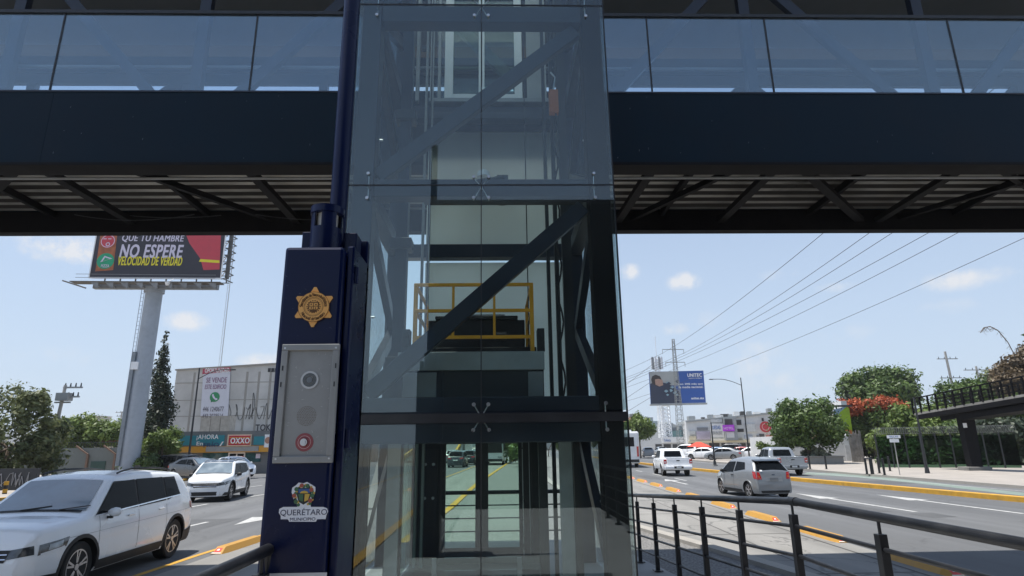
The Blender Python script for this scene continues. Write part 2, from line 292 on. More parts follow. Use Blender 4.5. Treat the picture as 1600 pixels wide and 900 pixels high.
YM = [(21, -60), (20, 8), (18.2, 21.3), (16.8, 34.2), (15.9, 50.5), (15.4, 80), (17, 120), (26, 240)]       # yellow kerb row on the right
RE = [(24.4, -60), (23.4, 8), (23.0, 26.8), (23.0, 39.3), (23.6, 50), (24.5, 80), (27, 120), (36, 240)]
struct(band(LE, SL, 0).build('left_road', asph)); struct(band(SR, RE, 0).build('right_road', asph))
struct(band(SL, KL, .002).build('left_busway', conc)); struct(band(KR, SR, .002).build('right_busway', conc))
mi = MB(); band([(x+.18, y) for x, y in KL], [(x-.18, y) for x, y in KR], .13, mi); struct(mi.build('median_gravel', grav))
def kerb(pts, w, z, m, name):
    k = MB(); l = [(x-w/2, y) for x, y in pts]; r = [(x+w/2, y) for x, y in pts]
    band(l, r, z, k); wallband(l, -.02, z, k); wallband(r, -.02, z, k); return struct(k.build(name, m))
kerb([(x+.09, y) for x, y in KL], .22, .16, yline, 'yellow_median_kerb')
kerb([(x-.1, y) for x, y in KR], .26, .2, kerbc, 'grey_median_kerb')
kerb(YM, .42, .17, yline, 'yellow_kerb_divider')
kerb([(x+.1, y) for x, y in RE], .2, .13, kerbc, 'right_pavement_kerb')
kerb([(x-.1, y) for x, y in LE], .2, .13, yline, 'left_pavement_kerb')
struct(band([(x+.2, y) for x, y in RE], [(60, -60), (60, 240)], .125).build('right_pavement', pave))
struct(band([(-62, -60), (-62, 240)], [(x-.2, y) for x, y in LE], .125).build('left_pavement', pave))
mk = MB()
def dash(x0, y0, x1, y1, w=.14):
    a, b = gp(x0, y0), gp(x1, y1); strip([(a.x, a.y), (b.x, b.y)], w, .007, mk)
def arrow(tx, ty, hx, hy, w=.5, mbx=None):
    a, b = gp(tx, ty), gp(hx, hy); d = (b-a); L = d.length; d.normalize(); n = Vector((d.y, -d.x, 0)); h = min(2.6, L*.38); q = b-d*h
    pts = [a-n*.09, q-n*.09, q-n*w, b, q+n*w, q+n*.09, a+n*.09]; mk.add([(p.x, p.y, .007) for p in pts], [tuple(range(7))])
for k in range(-4, 30):                                              # broken lane lines, following the two carriageways
    y = 4.2+k*6.2
    for off in (3.35, 6.75, 10.3):
        x0, x1 = lerpl(SL, y), lerpl(SL, y+2.7); strip([(x0-off, y), (x1-off, y+2.7)], .14, .007, mk)
    for off in (3.25,):
        f0 = off if lerpl(YM, y)-lerpl(SR, y) > 9 else off*.8
        x0, x1 = lerpl(SR, y+1), lerpl(SR, y+3.6); strip([(x0+f0, y+1), (x1+f0, y+3.6)], .14, .007, mk)
a0 = gp(420, 803); b0 = gp(372, 822)
def arrow_w(x, y, dx, L=5.0, w=.45, sgn=1):
    d = Vector((dx, 1, 0)).normalized()*sgn; n = Vector((d.y, -d.x, 0)); a = Vector((x, y, 0)); b = a+d*L; q = b-d*2.0
    pts = [a-n*.09, q-n*.09, q-n*w, b, q+n*w, q+n*.09, a+n*.09]; mk.add([(p.x, p.y, .0075) for p in pts], [tuple(range(7))])
arrow_w(-7.1, 23.4, .09, sgn=-1); arrow_w(-10.9, 36, .09, sgn=-1)
arrow(1431, 800, 1243, 771, .38); arrow(1600, 803, 1368, 773, .38); arrow_w(10.1, 33, .03)
struct(mk.build('white_lane_markings', whiteline))
yl = MB(); strip([(x-.32, y) for x, y in SL], .13, .006, yl); struct(yl.build('yellow_edge_line', yline))
wl = MB(); strip([(x-1.1, y) for x, y in RE if y > 0], .1, .006, wl); struct(wl.build('pale_edge_line', whiteline))
gr_ = MB(); pg = [gp(1262, 738), gp(1345, 741), gp(1420, 750), gp(1600, 770), gp(1600, 775), gp(1420, 754), gp(1340, 746), gp(1255, 741)]
gr_.add([(p.x, p.y, .005) for p in pg], [tuple(range(8))]); struct(gr_.build('green_cycle_lane_paint', mat('faded_green_paint', (.17, .22, .19), .85, var=.15, dirt=(.15, .15, .15), dscale=1.5, damt=.9)))
jt = MB()
for k in range(30):
    y = 1.5+4.5*k; jt.add([(lerpl(KR, y)+.15, y, .006), (lerpl(SR, y)-.5, y, .006), (lerpl(SR, y)-.5, y+.035, .006), (lerpl(KR, y)+.15, y+.035, .006)], [(0, 1, 2, 3)])
    jt.add([(lerpl(SL, y)+.5, y, .006), (lerpl(KL, y)-.15, y, .006), (lerpl(KL, y)-.15, y+.035, .006), (lerpl(SL, y)+.5, y+.035, .006)], [(0, 1, 2, 3)])
strip([(x-.45, y) for x, y in SR], .05, .0065, jt); strip([(x-2.0, y) for x, y in SR if y > 5], .03, .0065, jt); struct(jt.build('concrete_joints', mat('joint_tar', (.07, .068, .065), .9)))
pt = MB()
for (x, y, w, l) in ((-9.5, 17, 1.4, 3.2), (-13, 24, 1.1, 5), (10.5, 19, 1.6, 2.6), (13.5, 30, 1.2, 6), (12.2, 17.5, .8, 1.2), (-8.2, 33, 1.3, 4), (19.8, 31, 1.4, 3), (9.4, 38, 1.0, 5)):
    pt.add([(x, y, .0035), (x+w, y+.1, .0035), (x+w+.06, y+l, .0035), (x+.05, y+l-.15, .0035)], [(0, 1, 2, 3)])
struct(pt.build('asphalt_patches', mat('patch_asphalt', (.085, .087, .09), .9, var=.15, scale=2, bump=.4, bscale=80)))
# orange lane separators
red = mat('red_reflector', (.65, .035, .02), .35); wht = mat('white_sheeting', (.75, .75, .72), .5)
def separator(x, y, dx, lab, i):
    t = thing('lane_separator', lab, 'lane separator', (x, y, .003), -math.atan(dx), 'orange lane separators bolted along the busways')
    b = MB(); L, w, h = 2.0, .17, .115
    P = [(-w, 0), (w, 0), (w*.55, h), (-w*.55, h)]
    vs = [(a, y0+s, c) for y0, s in ((0, .0),) for a, c in P[:2]] ; b = MB()
    ys = (0, .22, L-.18, L); prof = [(w*.75, .012), (w, h), (w, h), (w*.75, .012)]
    V = []
    for yy, (ww, hh) in zip(ys, prof): V += [(-ww, yy, 0), (ww, yy, 0), (ww*.55, yy, hh), (-ww*.55, yy, hh)]
    F = [(0,1,2,3), (12,15,14,13)]
    for k in range(3): F += [(4*k+j, 4*k+(j+1) % 4, 4*k+4+(j+1) % 4, 4*k+4+j) for j in range(4)]
    b.add(V, F); o = b.build('body', oline, t, local=True)
    r = MB(); r.add([(-.07, .03, .028), (.07, .03, .028), (.055, .17, .098), (-.055, .17, .098)], [(0, 1, 2, 3)]); rr = r.build('reflector', red, t, local=True)
    r = MB(); r.add([(-.105, .01, .017), (.105, .01, .017), (.09, .026, .028), (-.09, .026, .028)], [(0, 1, 2, 3)]); r.add([(-.03, .08, .06), (.03, .08, .06), (.02, .13, .083), (-.02, .13, .083)], [(0, 1, 2, 3)]); r.build('reflector_edge', wht, rr, local=True)
ordn = ['nearest', 'second nearest', 'third nearest', 'fourth nearest', 'fifth nearest', 'sixth nearest', 'seventh nearest', 'eighth nearest', 'ninth nearest', 'tenth nearest', 'eleventh nearest', 'twelfth nearest']
for i, y in enumerate([10.1, 13.55, 17.1, 20.6, 24.2, 27.8, 31.4, 35, 38.6, 42.2, 45.8, 49.4]):
    separator(lerpl(SR, y)-.05, y, .025, ['orange lane separator in the bridge shade at the lower right, '+ordn[0]+' of the right row', ][0] if i == 0 else 'orange lane separator with a red reflector, '+ordn[i]+' of the row right of the ramp', i)
for i, y in enumerate([13.5, 17.0, 20.5, 24, 27.5, 31, 34.5, 38]):
    separator(lerpl(SL, y)+.0, y, .085, 'orange lane separator along the left road, '+ordn[i]+' of the left row', i)
OFFZ = -.13
# ------------------------------------------------------------------ platform and ramp the photographer stands on
slab = mat('platform_concrete', (.30, .30, .295), .8, var=.1, scale=1.5, bump=.2, bscale=50, dirt=(.19, .19, .185), dscale=1.2, damt=.5)
pf = MB(); pf.box(-1.42, 2.3, -6, 4.52, -.02, .85); pf.box(-1.62, 1.27, 4.52, 10.0, -.02, .80)
pf.add([(1.27, 4.52, 0), (2.3, 4.52, 0), (2.3, 12.6, 0), (1.27, 12.6, 0), (1.27, 4.52, .85), (2.3, 4.52, .85), (2.3, 12.6, .30), (1.27, 12.6, .30)], [(0,1,2,3), (4,5,6,7), (0,4,7,3), (1,2,6,5), (2,3,7,6)])
struct(pf.build('platform', slab))
def ramp_z(y): return .85 if y < 4.52 else .85-(y-4.52)*.068
OFFZ = -.115
rt = thing('ramp_railing', 'black steel railing with round handrail and four thin bars beside the right ramp', 'railing', (2.15, 4.3, .85))
hr = MB()
pts = [Vector((2.15, y, ramp_z(y)+.95)) for y in (-1.5, 4.52, 12.4)]
hr.tube(pts, .027, 18); hr.cyl(pts[1]-Vector((0, .04, 0)), pts[1]+Vector((0, .04, -.003)), .031, n=18); hr.build('handrail', black, rt, smooth=True)
for k in range(4):
    b = MB(); h = [.78, .58, .38, .18][k]
    b.tube([Vector((2.15, y, ramp_z(y)+h)) for y in (-1.5, 4.52, 12.4)], .0135, 10); b.build('bar', black, rt, smooth=True)
for k in range(14):
    y = -.5+k*1.02-.045
    if y > 12.4: break
    z = ramp_z(y); b = MB(); b.box(2.125, 2.175, y-.025, y+.025, z-.01, z+.86); b.box(2.09, 2.21, y-.06, y+.06, z, z+.012); b.cyl((2.15, y, z+.85), (2.15, y, z+.93), .009)
    b.build('post', black, rt, bevel=.003)
OFFZ = -.15
lr = thing('platform_railing', 'black steel railing at the lower left edge, ending at the blue kiosk', 'railing', (-1.06, 1.5, .85))
b = MB(); b.tube([Vector((-1.06, -1.5, 1.8)), Vector((-1.06, 3.02, 1.8)), Vector((-1.06, 3.04, 1.5))], .027, 18); b.build('handrail', black, lr, smooth=True)
for k in range(4):
    b = MB(); b.cyl((-1.06, -1.5, 1.63-.2*k), (-1.06, 2.98, 1.63-.2*k), .0105, n=10); b.build('bar', black, lr, smooth=True)
for y in (-.9, .1, 1.1, 2.1, 2.93):
    b = MB(); b.box(-1.09, -1.03, y-.03, y+.03, .84, 1.71); b.box(-1.12, -1.0, y-.06, y+.06, .85, .862); b.cyl((-1.06, y, 1.7), (-1.06, y, 1.78), .009); b.build('post', black, lr, bevel=.003)
OFFZ = -.13
# railing on the far side of the lift
fr_ = thing('median_railing', 'black railing across the median seen through the lift doors', 'railing', (0, 11.5, .3))
b = MB(); b.tube([Vector((-1.5, 11.4, 1.42)), Vector((1.2, 11.4, 1.42))], .035, 14); b.build('handrail', black, fr_, smooth=True)
for k in range(4):
    b = MB(); b.cyl((-1.5, 11.4, 1.2-.22*k), (1.2, 11.4, 1.2-.22*k), .012, n=10); b.build('bar', black, fr_, smooth=True)
for x in (-1.46, -.35, .55, 1.17):
    b = MB(); b.box(x-.03, x+.03, 11.37, 11.43, .1, 1.3); b.build('post', black, fr_)
ls = MB(); ls.box(-1.6, 1.25, 10.0, 12.3, -.02, .42); struct(ls.build('landing_slab', slab))

# ------------------------------------------------------------------ lift tower
TX0, TX1, TF, TBK = -1.55, 1.26, 5.85, 8.30
TM = (TX0+TX1)/2-.005
Z = [.80, 2.44, 2.545, 4.92, 7.19, 9.45, 10.2]
tw = thing('lift_tower', 'glass clad lift shaft with navy steel frame standing in the middle beside the blue kiosk', 'lift tower', ((TX0+TX1)/2, (TF+TBK)/2, .8))
def post(x0, x1, y0, y1, z0=.8, z1=10.3, name='corner_post', m=navy):
    b = MB(); b.box(x0, x1, y0, y1, z0, z1); return b.build(name, m, tw, bevel=.012)
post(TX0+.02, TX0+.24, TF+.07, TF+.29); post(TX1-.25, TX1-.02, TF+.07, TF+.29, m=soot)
post(TX0+.02, TX0+.24, TBK-.24, TBK-.02); post(TX1-.24, TX1-.02, TBK-.24, TBK-.02)
def beam(z0, z1, y0, y1, x0=TX0+.24, x1=TX1-.24, name='cross_beam', m=navy):
    b = MB(); b.box(x0, x1, y0, y1, z0, z1); return b.build(name, m, tw, bevel=.01)
for zc, h in ((2.48, .44), (4.93, .20), (7.14, .22), (9.4, .2)):
    beam(zc-h/2, zc+h/2, TF+.09, TF+.27)
    beam(zc-h/2, zc+h/2, TBK-.22, TBK-.04)
    for xa in (TX0+.04, TX1-.22):
        b = MB(); b.box(xa, xa+.18, TF+.29, TBK-.24, zc-h/2+.01, zc+h/2-.01); b.build('side_beam', navy, tw, bevel=.01)
beam(6.93, 7.03, TBK-.40, TBK-.24, name='landing_beam')
def dgl(p, q, w=.17, name='diagonal_brace', m=navy, d=.10):
    b = MB(); b.bar(p, q, d, w); return b.build(name, m, tw, bevel=.008)
xa, xb = TX0+.26, TX1-.30
for z0, z1 in ((2.74, 4.74), (5.10, 6.98), (7.3, 9.3)):
    dgl((xa, TF+.2, z0), (xb, TF+.2, z1))
for xs in (TX0+.14, TX1-.14):
    ym = (TF+TBK)/2+.1
    for z0, z1 in ((2.67, 4.83), (5.03, 7.03), (7.25, 9.3)):
        zm = (z0+z1)/2
        b = MB(); b.bar((xs, TF+.3, z1), (xs, TBK-.26, zm), .09, .15); b.bar((xs, TBK-.26, zm), (xs, TF+.3, z0), .09, .15); b.build('side_brace', navy, tw)
    b = MB(); b.bar((xs, TF+.3, .9), (xs, TBK-.26, 2.3), .09, .15); b.build('side_brace', navy, tw)
# glass skin: two panes per storey at the front, one pane and a half at each side
gaps = .006
for (z0, z1) in ((.82, 2.44), (2.45, 2.545), (2.555, 4.915), (4.925, 7.185), (7.195, 9.45)):
    if z1-z0 < .2: continue
    for x0, x1 in ((TX0, TM-gaps/2), (TM+gaps/2, TX1)):
        b = MB(); b.box(x0, x1, TF, TF+.012, z0, z1); b.build('front_pane', gTow, tw)
    for x0 in (TX0-.0, TX1-.012):
        b = MB(); b.box(x0, x0+.012, TF+.016, TBK, z0, z1); b.build('side_pane', gSide, tw)
for z in (2.4975,):
    b = MB(); b.box(TX0, TX1, TF-.004, TF+.016, z-.05, z+.04); b.build('joint_strip', black, tw)
for z in (4.92, 7.19):
    b = MB(); b.box(TX0, TX1, TF-.003, TF+.014, z-.006, z+.006); b.build('joint_strip', black, tw)
b = MB(); b.box(TM-.005, TM+.005, TF-.002, TF+.014, .82, 9.45); b.build('joint_strip', black, tw)
for x in (TX0-.012, TX1+.001):
    b = MB(); b.box(x, x+.011, TF-.004, TF+.04, .8, 10.2); b.build('edge_trim', black, tw)
# spider fittings
def spider(x, z, arms):
    f = MB(); f.cyl((x, TF+.02, z), (x, TF+.10, z), .018, n=12)
    for dx, dz in arms:
        p = Vector((x+dx, TF-.012, z+dz)); f.cyl((x, TF+.045, z), p+Vector((0, .05, 0)), .006, n=8); f.cyl(p, p+Vector((0, .06, 0)), .009, n=10); f.cyl(p-Vector((0, .006, 0)), p, .016, .019, n=16)
    return f.build('spider_fitting', steel, tw, smooth=True)
for z in (7.19, 4.92):
    spider(TM, z, [(-.08, -.16+.01), (.08, -.15), (-.08, .09), (.08, .09)])
    for x, s in ((TX0+.20, -1), (TX1-.20, 1)):
        spider(x, z, [(0, -.15), (0, .13)])
spider(TM, 2.50, [(-.075, -.12), (.075, -.12), (-.07, .12), (.07, .12)])
for x in (TX0+.2, TX1-.2): spider(x, 2.5, [(0, -.13), (0, .12)])
# edge rods of the side glazing, seen obliquely
for x in (TX0+.06, TX1-.07):
    for z0, z1 in ((.9, 2.35), (2.65, 4.8), (5.05, 7.05)):
        b = MB(); b.cyl((x, 6.95, z0), (x, 6.95, z1), .008, n=8)
        for z in (z0+.15, (z0+z1)/2, z1-.15): b.cyl((x-.05, 6.95, z), (x+.05, 6.95, z), .014, n=10)
        b.build('glazing_rod', steel, tw, smooth=True)
# shaft back wall panels, rails, cables
b = MB(); b.box(-1.02, .98, TBK-.02, TBK+.03, 5.05, 6.92); b.build('back_panel', frost, tw)
b = MB(); b.box(-1.02, .98, TBK-.02, TBK+.03, 2.68, 4.81); b.build('back_panel', frost, tw)
for x in (-1.0, -.92): b = MB(); b.box(x, x+.03, 7.6, 7.68, .8, 9.6); b.build('guide_rail', greyp, tw)
for x, y, w in ((.74, 7.1, .05), (.86, 7.3, .12), (.62, 6.9, .04)):
    b = MB(); b.box(x, x+w, y, y+.08, .8, 9.6); b.build('guide_rail', dark, tw)
b = MB(); b.box(-1.22, -1.08, 6.9, 7.04, .8, 9.6); b.build('mast', navy, tw)
for zz in (3.1, 4.55, 6.3):
    b = MB(); b.box(-1.28, -1.02, 6.84, 7.06, zz, zz+.14); b.cyl((-1.3, 6.95, zz+.03), (-1.0, 6.95, zz+.03), .02); b.build('mast_bracket', dark, tw, bevel=.01)
for x in (-.84, .39):
    b = MB(); b.cyl((x, 7.0, 3.3), (x, 7.0, 9.6), .007, n=6); b.build('cable', dark, tw)
b = MB(); b.tube([Vector((.78, 7.0, z)) + Vector((.03*math.sin(z*9), 0, 0)) for z in np.arange(.9, 9.4, .12)], .012, 6); b.build('travelling_cable', black, tw)
b = MB(); b.box(.72, .84, 6.95, 7.05, 6.47, 6.8); b.build('orange_switch_box', mat('orange_plastic', (.55, .16, .03), .5), tw)
b = MB(); b.cyl((.78, 6.98, 6.8), (.81, 6.98, 7.0), .012); b.cyl((.81, 6.98, 7.0), (.75, 6.98, 7.08), .012); b.build('hook', steel, tw)
# flexible hose and fan seen at mid height
b = MB(); pp = [(-.60, 6.4, 4.98), (-.52, 6.4, 5.10), (-.38, 6.4, 5.17), (-.18, 6.4, 5.22), (-.03, 6.4, 5.24), (.1, 6.4, 5.27)]
b.tube([Vector(p) for p in pp], .03, 10); b.build('flexible_hose', black, tw, smooth=True)
b = MB(); b.cyl((.08, 6.5, 5.0), (.08, 6.5, 5.16), .11, .085, 20); b.box(.02, .15, 6.4, 6.56, 5.22, 5.30); b.build('siren', dark, tw, smooth=True)
b = MB(); b.box(-.81, 1.0, 6.3, 6.38, 4.91, 4.98); b.build('hose_tray', black, tw)
b = MB(); b.cyl((-.16, 7.4, 5.72), (-.16, 7.42, 5.82), .1, .08, 20); b.build('round_lamp', whitep, tw, smooth=True)
# landing doors up on the bridge level
d = MB(); 
for x0, x1 in ((-.78, -.65), (-.25, -.215), (-.195, -.16), (.31, .43)): d.box(x0, x1, TBK-.16, TBK-.08, 7.36, 9.3)
d.box(-.65, -.25, TBK-.16, TBK-.08, 7.36, 7.50); d.box(-.16, .31, TBK-.16, TBK-.08, 7.36, 7.50)
dd = d.build('landing_door_frame', whitep, tw, bevel=.005)
for x0, x1 in ((-.65, -.25), (-.16, .31)):
    g_ = MB(); g_.box(x0, x1, TBK-.13, TBK-.12, 7.5, 9.3); g_.build('door_pane', gCab, dd)
b = MB(); b.box(-1.0, .95, TBK-.3, TBK-.1, 7.28, 7.34); b.build('door_sill', alu, tw)
b = MB()
for x0, x1 in ((-1.22, -1.17), (-1.0, -.96), (-.88, -.84)): b.box(x0, x1, TBK-.2, TBK-.1, 7.36, 9.3)
b.box(.50, .80, TBK-.2, TBK-.16, 7.36, 9.3); b.build('jamb', greyp, tw)
b = MB(); b.box(-.97, -.76, TBK-.14, TBK-.13, 7.4, 9.3); b.build('side_light', gSide, tw)
b = MB(); b.box(-1.15, -1.02, TBK-.18, TBK-.15, 8.25, 8.35); b.box(-1.1, -.86, TBK-.19, TBK-.15, 7.8, 7.85); b.build('controller_box', dark, tw)
# roof of the tower
b = MB(); b.box(TX0-.1, TX1+.1, TF-.1, TBK+.1, 10.3, 10.33); b.build('roof', frost, tw)
# lower door frame on the street side, dark panels behind the glass
for x0, x1, y in ((TX0+.24, -1.0, 6.1), (.78, TX1-.24, 6.3)):
    b = MB(); b.box(x0, x0+.06, y, y+.06, .8, 2.34); b.build('door_jamb', black, tw)
b = MB(); b.box(.63, .76, 6.25, 6.30, .8, 2.36); b.build('jamb_cover', alu, tw)
b = MB(); b.box(-1.10, -.97, 6.25, 6.29, .8, 2.3); b.build('jamb_cover', alu, tw)

# ------------------------------------------------------------------ lift cab
cb = thing('lift_cab', 'glass lift car with grey metal head standing at street level inside the shaft', 'lift car', (-.2, 7.1, .86))
CX0, CX1, CF, CB, CZ0, CZ1 = -1.06, .52, 6.42, 7.85, .86, 3.22
b = MB(); b.box(CX0, CX1, CF, CB, .80, .86); b.build('floor', dark, cb)
b = MB(); b.box(CX0, CX1, CF, CB, 2.66, 2.72); b.build('ceiling', greyp, cb)
b = MB(); b.box(CX0, CX1, CF-.02, CF+.02, 3.02, 3.22); b.box(CX0, CX1, CB-.02, CB+.02, 3.02, 3.22); b.box(CX0-.0, CX0+.04, CF+.02, CB-.02, 3.02, 3.22); b.box(CX1-.04, CX1, CF+.02, CB-.02, 3.02, 3.22)
b.build('head_frame', greyp, cb, bevel=.006)
b = MB(); b.box(CX0+.01, CX1-.01, CF+.01, CF+.03, 2.72, 3.02); b.build('head_panel', dark, cb)
for x0, x1 in ((CX0+.06, CX0+.42), (CX1-.18, CX1-.02)):
    b = MB(); b.box(x0, x1, CF-.012, CF+.005, 2.74, 3.0); b.build('head_cover', alu, cb, bevel=.004)
b = MB(); b.box(CX0, CX1, CF+.02, CB-.02, 3.20, 3.215); b.build('cab_roof', greyp, cb)
for x in (CX0, CX1-.09):
    for y in (CF, CB-.07):
        b = MB(); b.box(x, x+.09, y, y+.07, .86, 2.66); b.build('corner_column', black, cb, bevel=.004)
b = MB(); b.box(CX0+.1, CX1-.1, CF+.0, CF+.03, 2.32, 2.66); b.build('door_header', black, cb)
# glass doors at the back: dark framed leaves with clear panes
leaf = MB()
for x0, x1 in ((-1.04, -.64), (.27, .46)): leaf.box(x0, x1, CB-.06, CB-.02, .86, 2.66)
leaf.box(-.64, .27, CB-.06, CB-.02, 2.37, 2.66); leaf.box(-.64, .27, CB-.06, CB-.02, .86, 1.04)
leaf.box(-.27, -.11, CB-.06, CB-.02, 1.04, 2.37)
lf = leaf.build('rear_door', black, cb, bevel=.004)
for x0, x1 in ((-.64, -.27), (-.11, .27)):
    g_ = MB(); g_.box(x0, x1, CB-.045, CB-.035, 1.04, 2.37); g_.build('door_pane', gCab, lf)
b = MB(); b.box(.315, .325, CB-.075, CB-.06, .95, 2.5); b.box(.40, .408, CB-.075, CB-.06, .95, 2.5); b.build('door_edge_trim', steel, cb)
b = MB(); b.box(CX0, CX0+.012, CF+.08, CB-.08, .9, 2.64); b.box(CX1-.012, CX1, CF+.08, CB-.08, .9, 2.64); b.build('side_glass', gCab, cb)
b = MB(); b.box(CX0+.12, CX0+.32, CB-.09, CB-.065, 1.3, 2.2); op = b.build('control_panel', dark, cb)
for i in range(4):
    b = MB(); b.cyl((CX0+.17+.1*(i % 2), CB-.1, 2.02-.4*(i//2)), (CX0+.17+.1*(i % 2), CB-.09, 2.02-.4*(i//2)), .018); b.build('button', steel, op)
b = MB(); b.box(-.98, .52, CF+.12, CF+.135, 1.02, 1.14); b.build('kick_rail_glass', gSide, cb)
for x in (-.66, .2):
    b = MB(); b.box(x, x+.045, CF+.08, CF+.13, .86, 1.14); b.build('kick_rail_post', alu, cb)
# machinery and yellow guard rail on the cab roof
mc = MB(); mc.box(-.78, .33, 6.75, 7.5, 3.24, 3.64); mc.box(-.98, .45, 6.6, 6.68, 3.24, 3.30); mc.box(-.7, .25, 6.7, 7.3, 3.64, 3.68)
mc.cyl((.0, 6.74, 3.45), (.12, 6.74, 3.45), .05); mc.build('roof_machinery', black, cb, bevel=.01)
b = MB(); b.box(-.3, .1, 6.72, 6.9, 3.66, 3.70); b.build('machinery_cover', greyp, cb)
gd = MB(); yz0, yz1 = 3.38, 4.01
for x in (-.90, -.48, -.02, .40):
    w = .045 if x in (-.90, .40) else .028
    zb = 3.22 if x in (-.90, .40) else yz0
    gd.box(x-w/2, x+w/2, 6.50, 6.54, zb, yz1)
for z in (yz1-.03, 3.68, yz0): gd.box(-.92, .42, 6.495, 6.53, z, z+.035)
for x in (-.90, .40):
    for z in (yz1-.03, 3.68, yz0): gd.box(x-.015, x+.015, 6.54, 7.6, z, z+.035)
    gd.box(x-.02, x+.02, 7.58, 7.62, 3.22, yz1)
gd.build('yellow_guard_rail', yel, cb, bevel=.003)
for x in (-1.0, .50):
    b = MB(); b.box(x-.04, x+.04, 6.55, 6.7, 3.24, 3.5); b.cyl((x, 6.54, 3.42), (x, 6.53, 3.42), .02); b.cyl((x, 6.54, 3.32), (x, 6.53, 3.32), .02); b.build('guide_shoe', dark, cb, bevel=.004)
OFFZ = -.11
# ------------------------------------------------------------------ footbridge
BF, BB = 8.40, 11.55
zb, zt, zg = 6.45, 7.66, 9.12
br = thing('footbridge', 'navy enclosed footbridge with tinted glass sides crossing above the road behind the lift', 'footbridge', (0, 10, 6.45))
X0, X1 = -22, 24
def brp(name, m, fn, bevel=0.):
    b = MB(); fn(b); return b.build(name, m, br, bevel=bevel)
for x0, x1 in ((X0, -14), (-14, -6.9), (-6.9, .3), (.3, 8.9), (8.9, 16), (16, X1)):
    brp('fascia_panel', fasc, lambda b: b.box(x0+.002, x1-.002, BF, BF+.03, zb+.0, zt))
brp('fascia_top_trim', navy, lambda b: b.box(X0, X1, BF-.012, BF+.08, zt+.001, zt+.03))
brp('fascia_bottom_trim', soot, lambda b: b.box(X0, X1, BF-.012, BF+.16, zb-.05, zb-.002))
brp('far_fascia', fasc, lambda b: b.box(X0, X1, BB-.03, BB, zb, zt+.25))
brp('far_bottom_beam', soot, lambda b: b.box(X0, X1, BB-.25, BB-.04, zb-.05, zb+.38))
brp('near_bottom_beam', soot, lambda b: b.box(X0, X1, BF+.17, BF+.36, zb-.04, zb+.35))
brp('conduit', greyp, lambda b: b.cyl((X0, BF+.52, zb-.02), (X1, BF+.52, zb-.02), .022))
# corrugated soffit
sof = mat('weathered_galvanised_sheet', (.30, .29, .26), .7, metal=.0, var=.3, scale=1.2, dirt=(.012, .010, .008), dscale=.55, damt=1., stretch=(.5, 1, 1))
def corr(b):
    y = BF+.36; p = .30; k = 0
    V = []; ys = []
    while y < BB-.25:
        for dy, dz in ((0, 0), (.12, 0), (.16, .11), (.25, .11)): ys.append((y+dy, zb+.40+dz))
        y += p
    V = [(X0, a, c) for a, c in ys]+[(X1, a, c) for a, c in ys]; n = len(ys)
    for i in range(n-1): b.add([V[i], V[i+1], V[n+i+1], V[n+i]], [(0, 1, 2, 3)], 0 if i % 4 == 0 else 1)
brp('deck_soffit', [sof, mat('shade_toned_rib_zinc', (.045, .04, .036), .8, var=.3)], corr)  # rib flanks and recesses coloured dark to stand in for their shade
brp('deck_slab', dark, lambda b: b.box(X0, X1, BF+.03, BB-.03, zb+.56, zb+.64))
# underside bracing, positions read from the photo
low = [((-3.5, BF+.2), (-4.9, BB-.15))]
zs = zb+.16
pairs = [((20, 268), (-60, 350)), ((78, 270), (215, 352)), ((200, 268), (440, 352)), ((388, 265), (470, 352)), ((1018, 265), (962, 350)), ((1150, 268), (985, 346)), ((1205, 268), (1120, 350)),
         ((1258, 266), (1345, 345)), ((1500, 264), (1362, 350)), ((1640, 275), (1400, 345)), ((1560, 266), (1690, 350))]
for i, (a, c) in enumerate(pairs):
    p = gp(a[0], a[1], zs+OFFZ); q = gp(c[0], c[1], zs+OFFZ); p.z = q.z = zs
    dxy = (q-p); k1 = (BF+.36-p.y)/dxy.y; k2 = (BB-.25-p.y)/dxy.y; P = p+dxy*k1; Q = p+dxy*k2
    w = .15 if i in (0, 1, 3, 4, 6, 7, 8) else .09
    b = MB(); b.bar(P+Vector((0, 0, .05 if w < .1 else 0)), Q+Vector((0, 0, .05 if w < .1 else 0)), w, .10); b.build('under_brace', soot, br)
for x in np.arange(-21, 24, 3.05):
    if TX0 < x < TX1: continue
    b = MB(); b.box(x-.04, x+.04, BF+.36, BB-.25, zb+.26, zb+.385); b.build('floor_joist', soot, br)
# sagging cables under the deck
b = MB(); n = 14
for (xa, xb_, s, yy) in ((-8.2, -5.9, .12, BB-.5), (-4.9, -1.9, .16, BB-.6), (-7.2, -5.4, .05, BB-.45)):
    b.tube([Vector((xa+(xb_-xa)*i/n, yy, zb+.22-s*4*(i/n)*(1-i/n))) for i in range(n+1)], .009, 5)
b.build('hanging_cable', dark, br)
# glazing and truss
seams = [at(x, 145, BF).x for x in (-230, 75, 388)] + [TX0+.15, TX1-.1] + [at(x, 146, BF).x for x in (1020, 1211, 1508, 1805)]
seams = [X0, -19, -15.9, -12.8] + seams + [13.2, 16.3, 19.4, X1]
seams = sorted(seams)
for a, c in zip(seams[:-1], seams[1:]):
    if abs(a-(TX0+.15)) < .01: continue
    b = MB(); b.box(a+.012, c-.012, BF+.02, BF+.03, zt+.035, zg); b.build('glass_pane', gBri, br)
    b = MB(); b.box(a-.012, a+.012, BF+.012, BF+.04, zt+.03, zg); b.build('mullion', black, br)
brp('glass_top_rail', black, lambda b: b.box(X0, X1, BF-.01, BF+.06, zg+.002, zg+.06))
brp('near_top_chord', navy, lambda b: b.box(X0, X1, BF+.14, BF+.34, 10.35, 10.6))
brp('far_top_chord', navy, lambda b: b.box(X0, X1, BB-.34, BB-.14, 9.95, 10.35))
brp('far_rail', navy, lambda b: b.box(X0, X1, BB-.3, BB-.2, 9.72, 9.95))
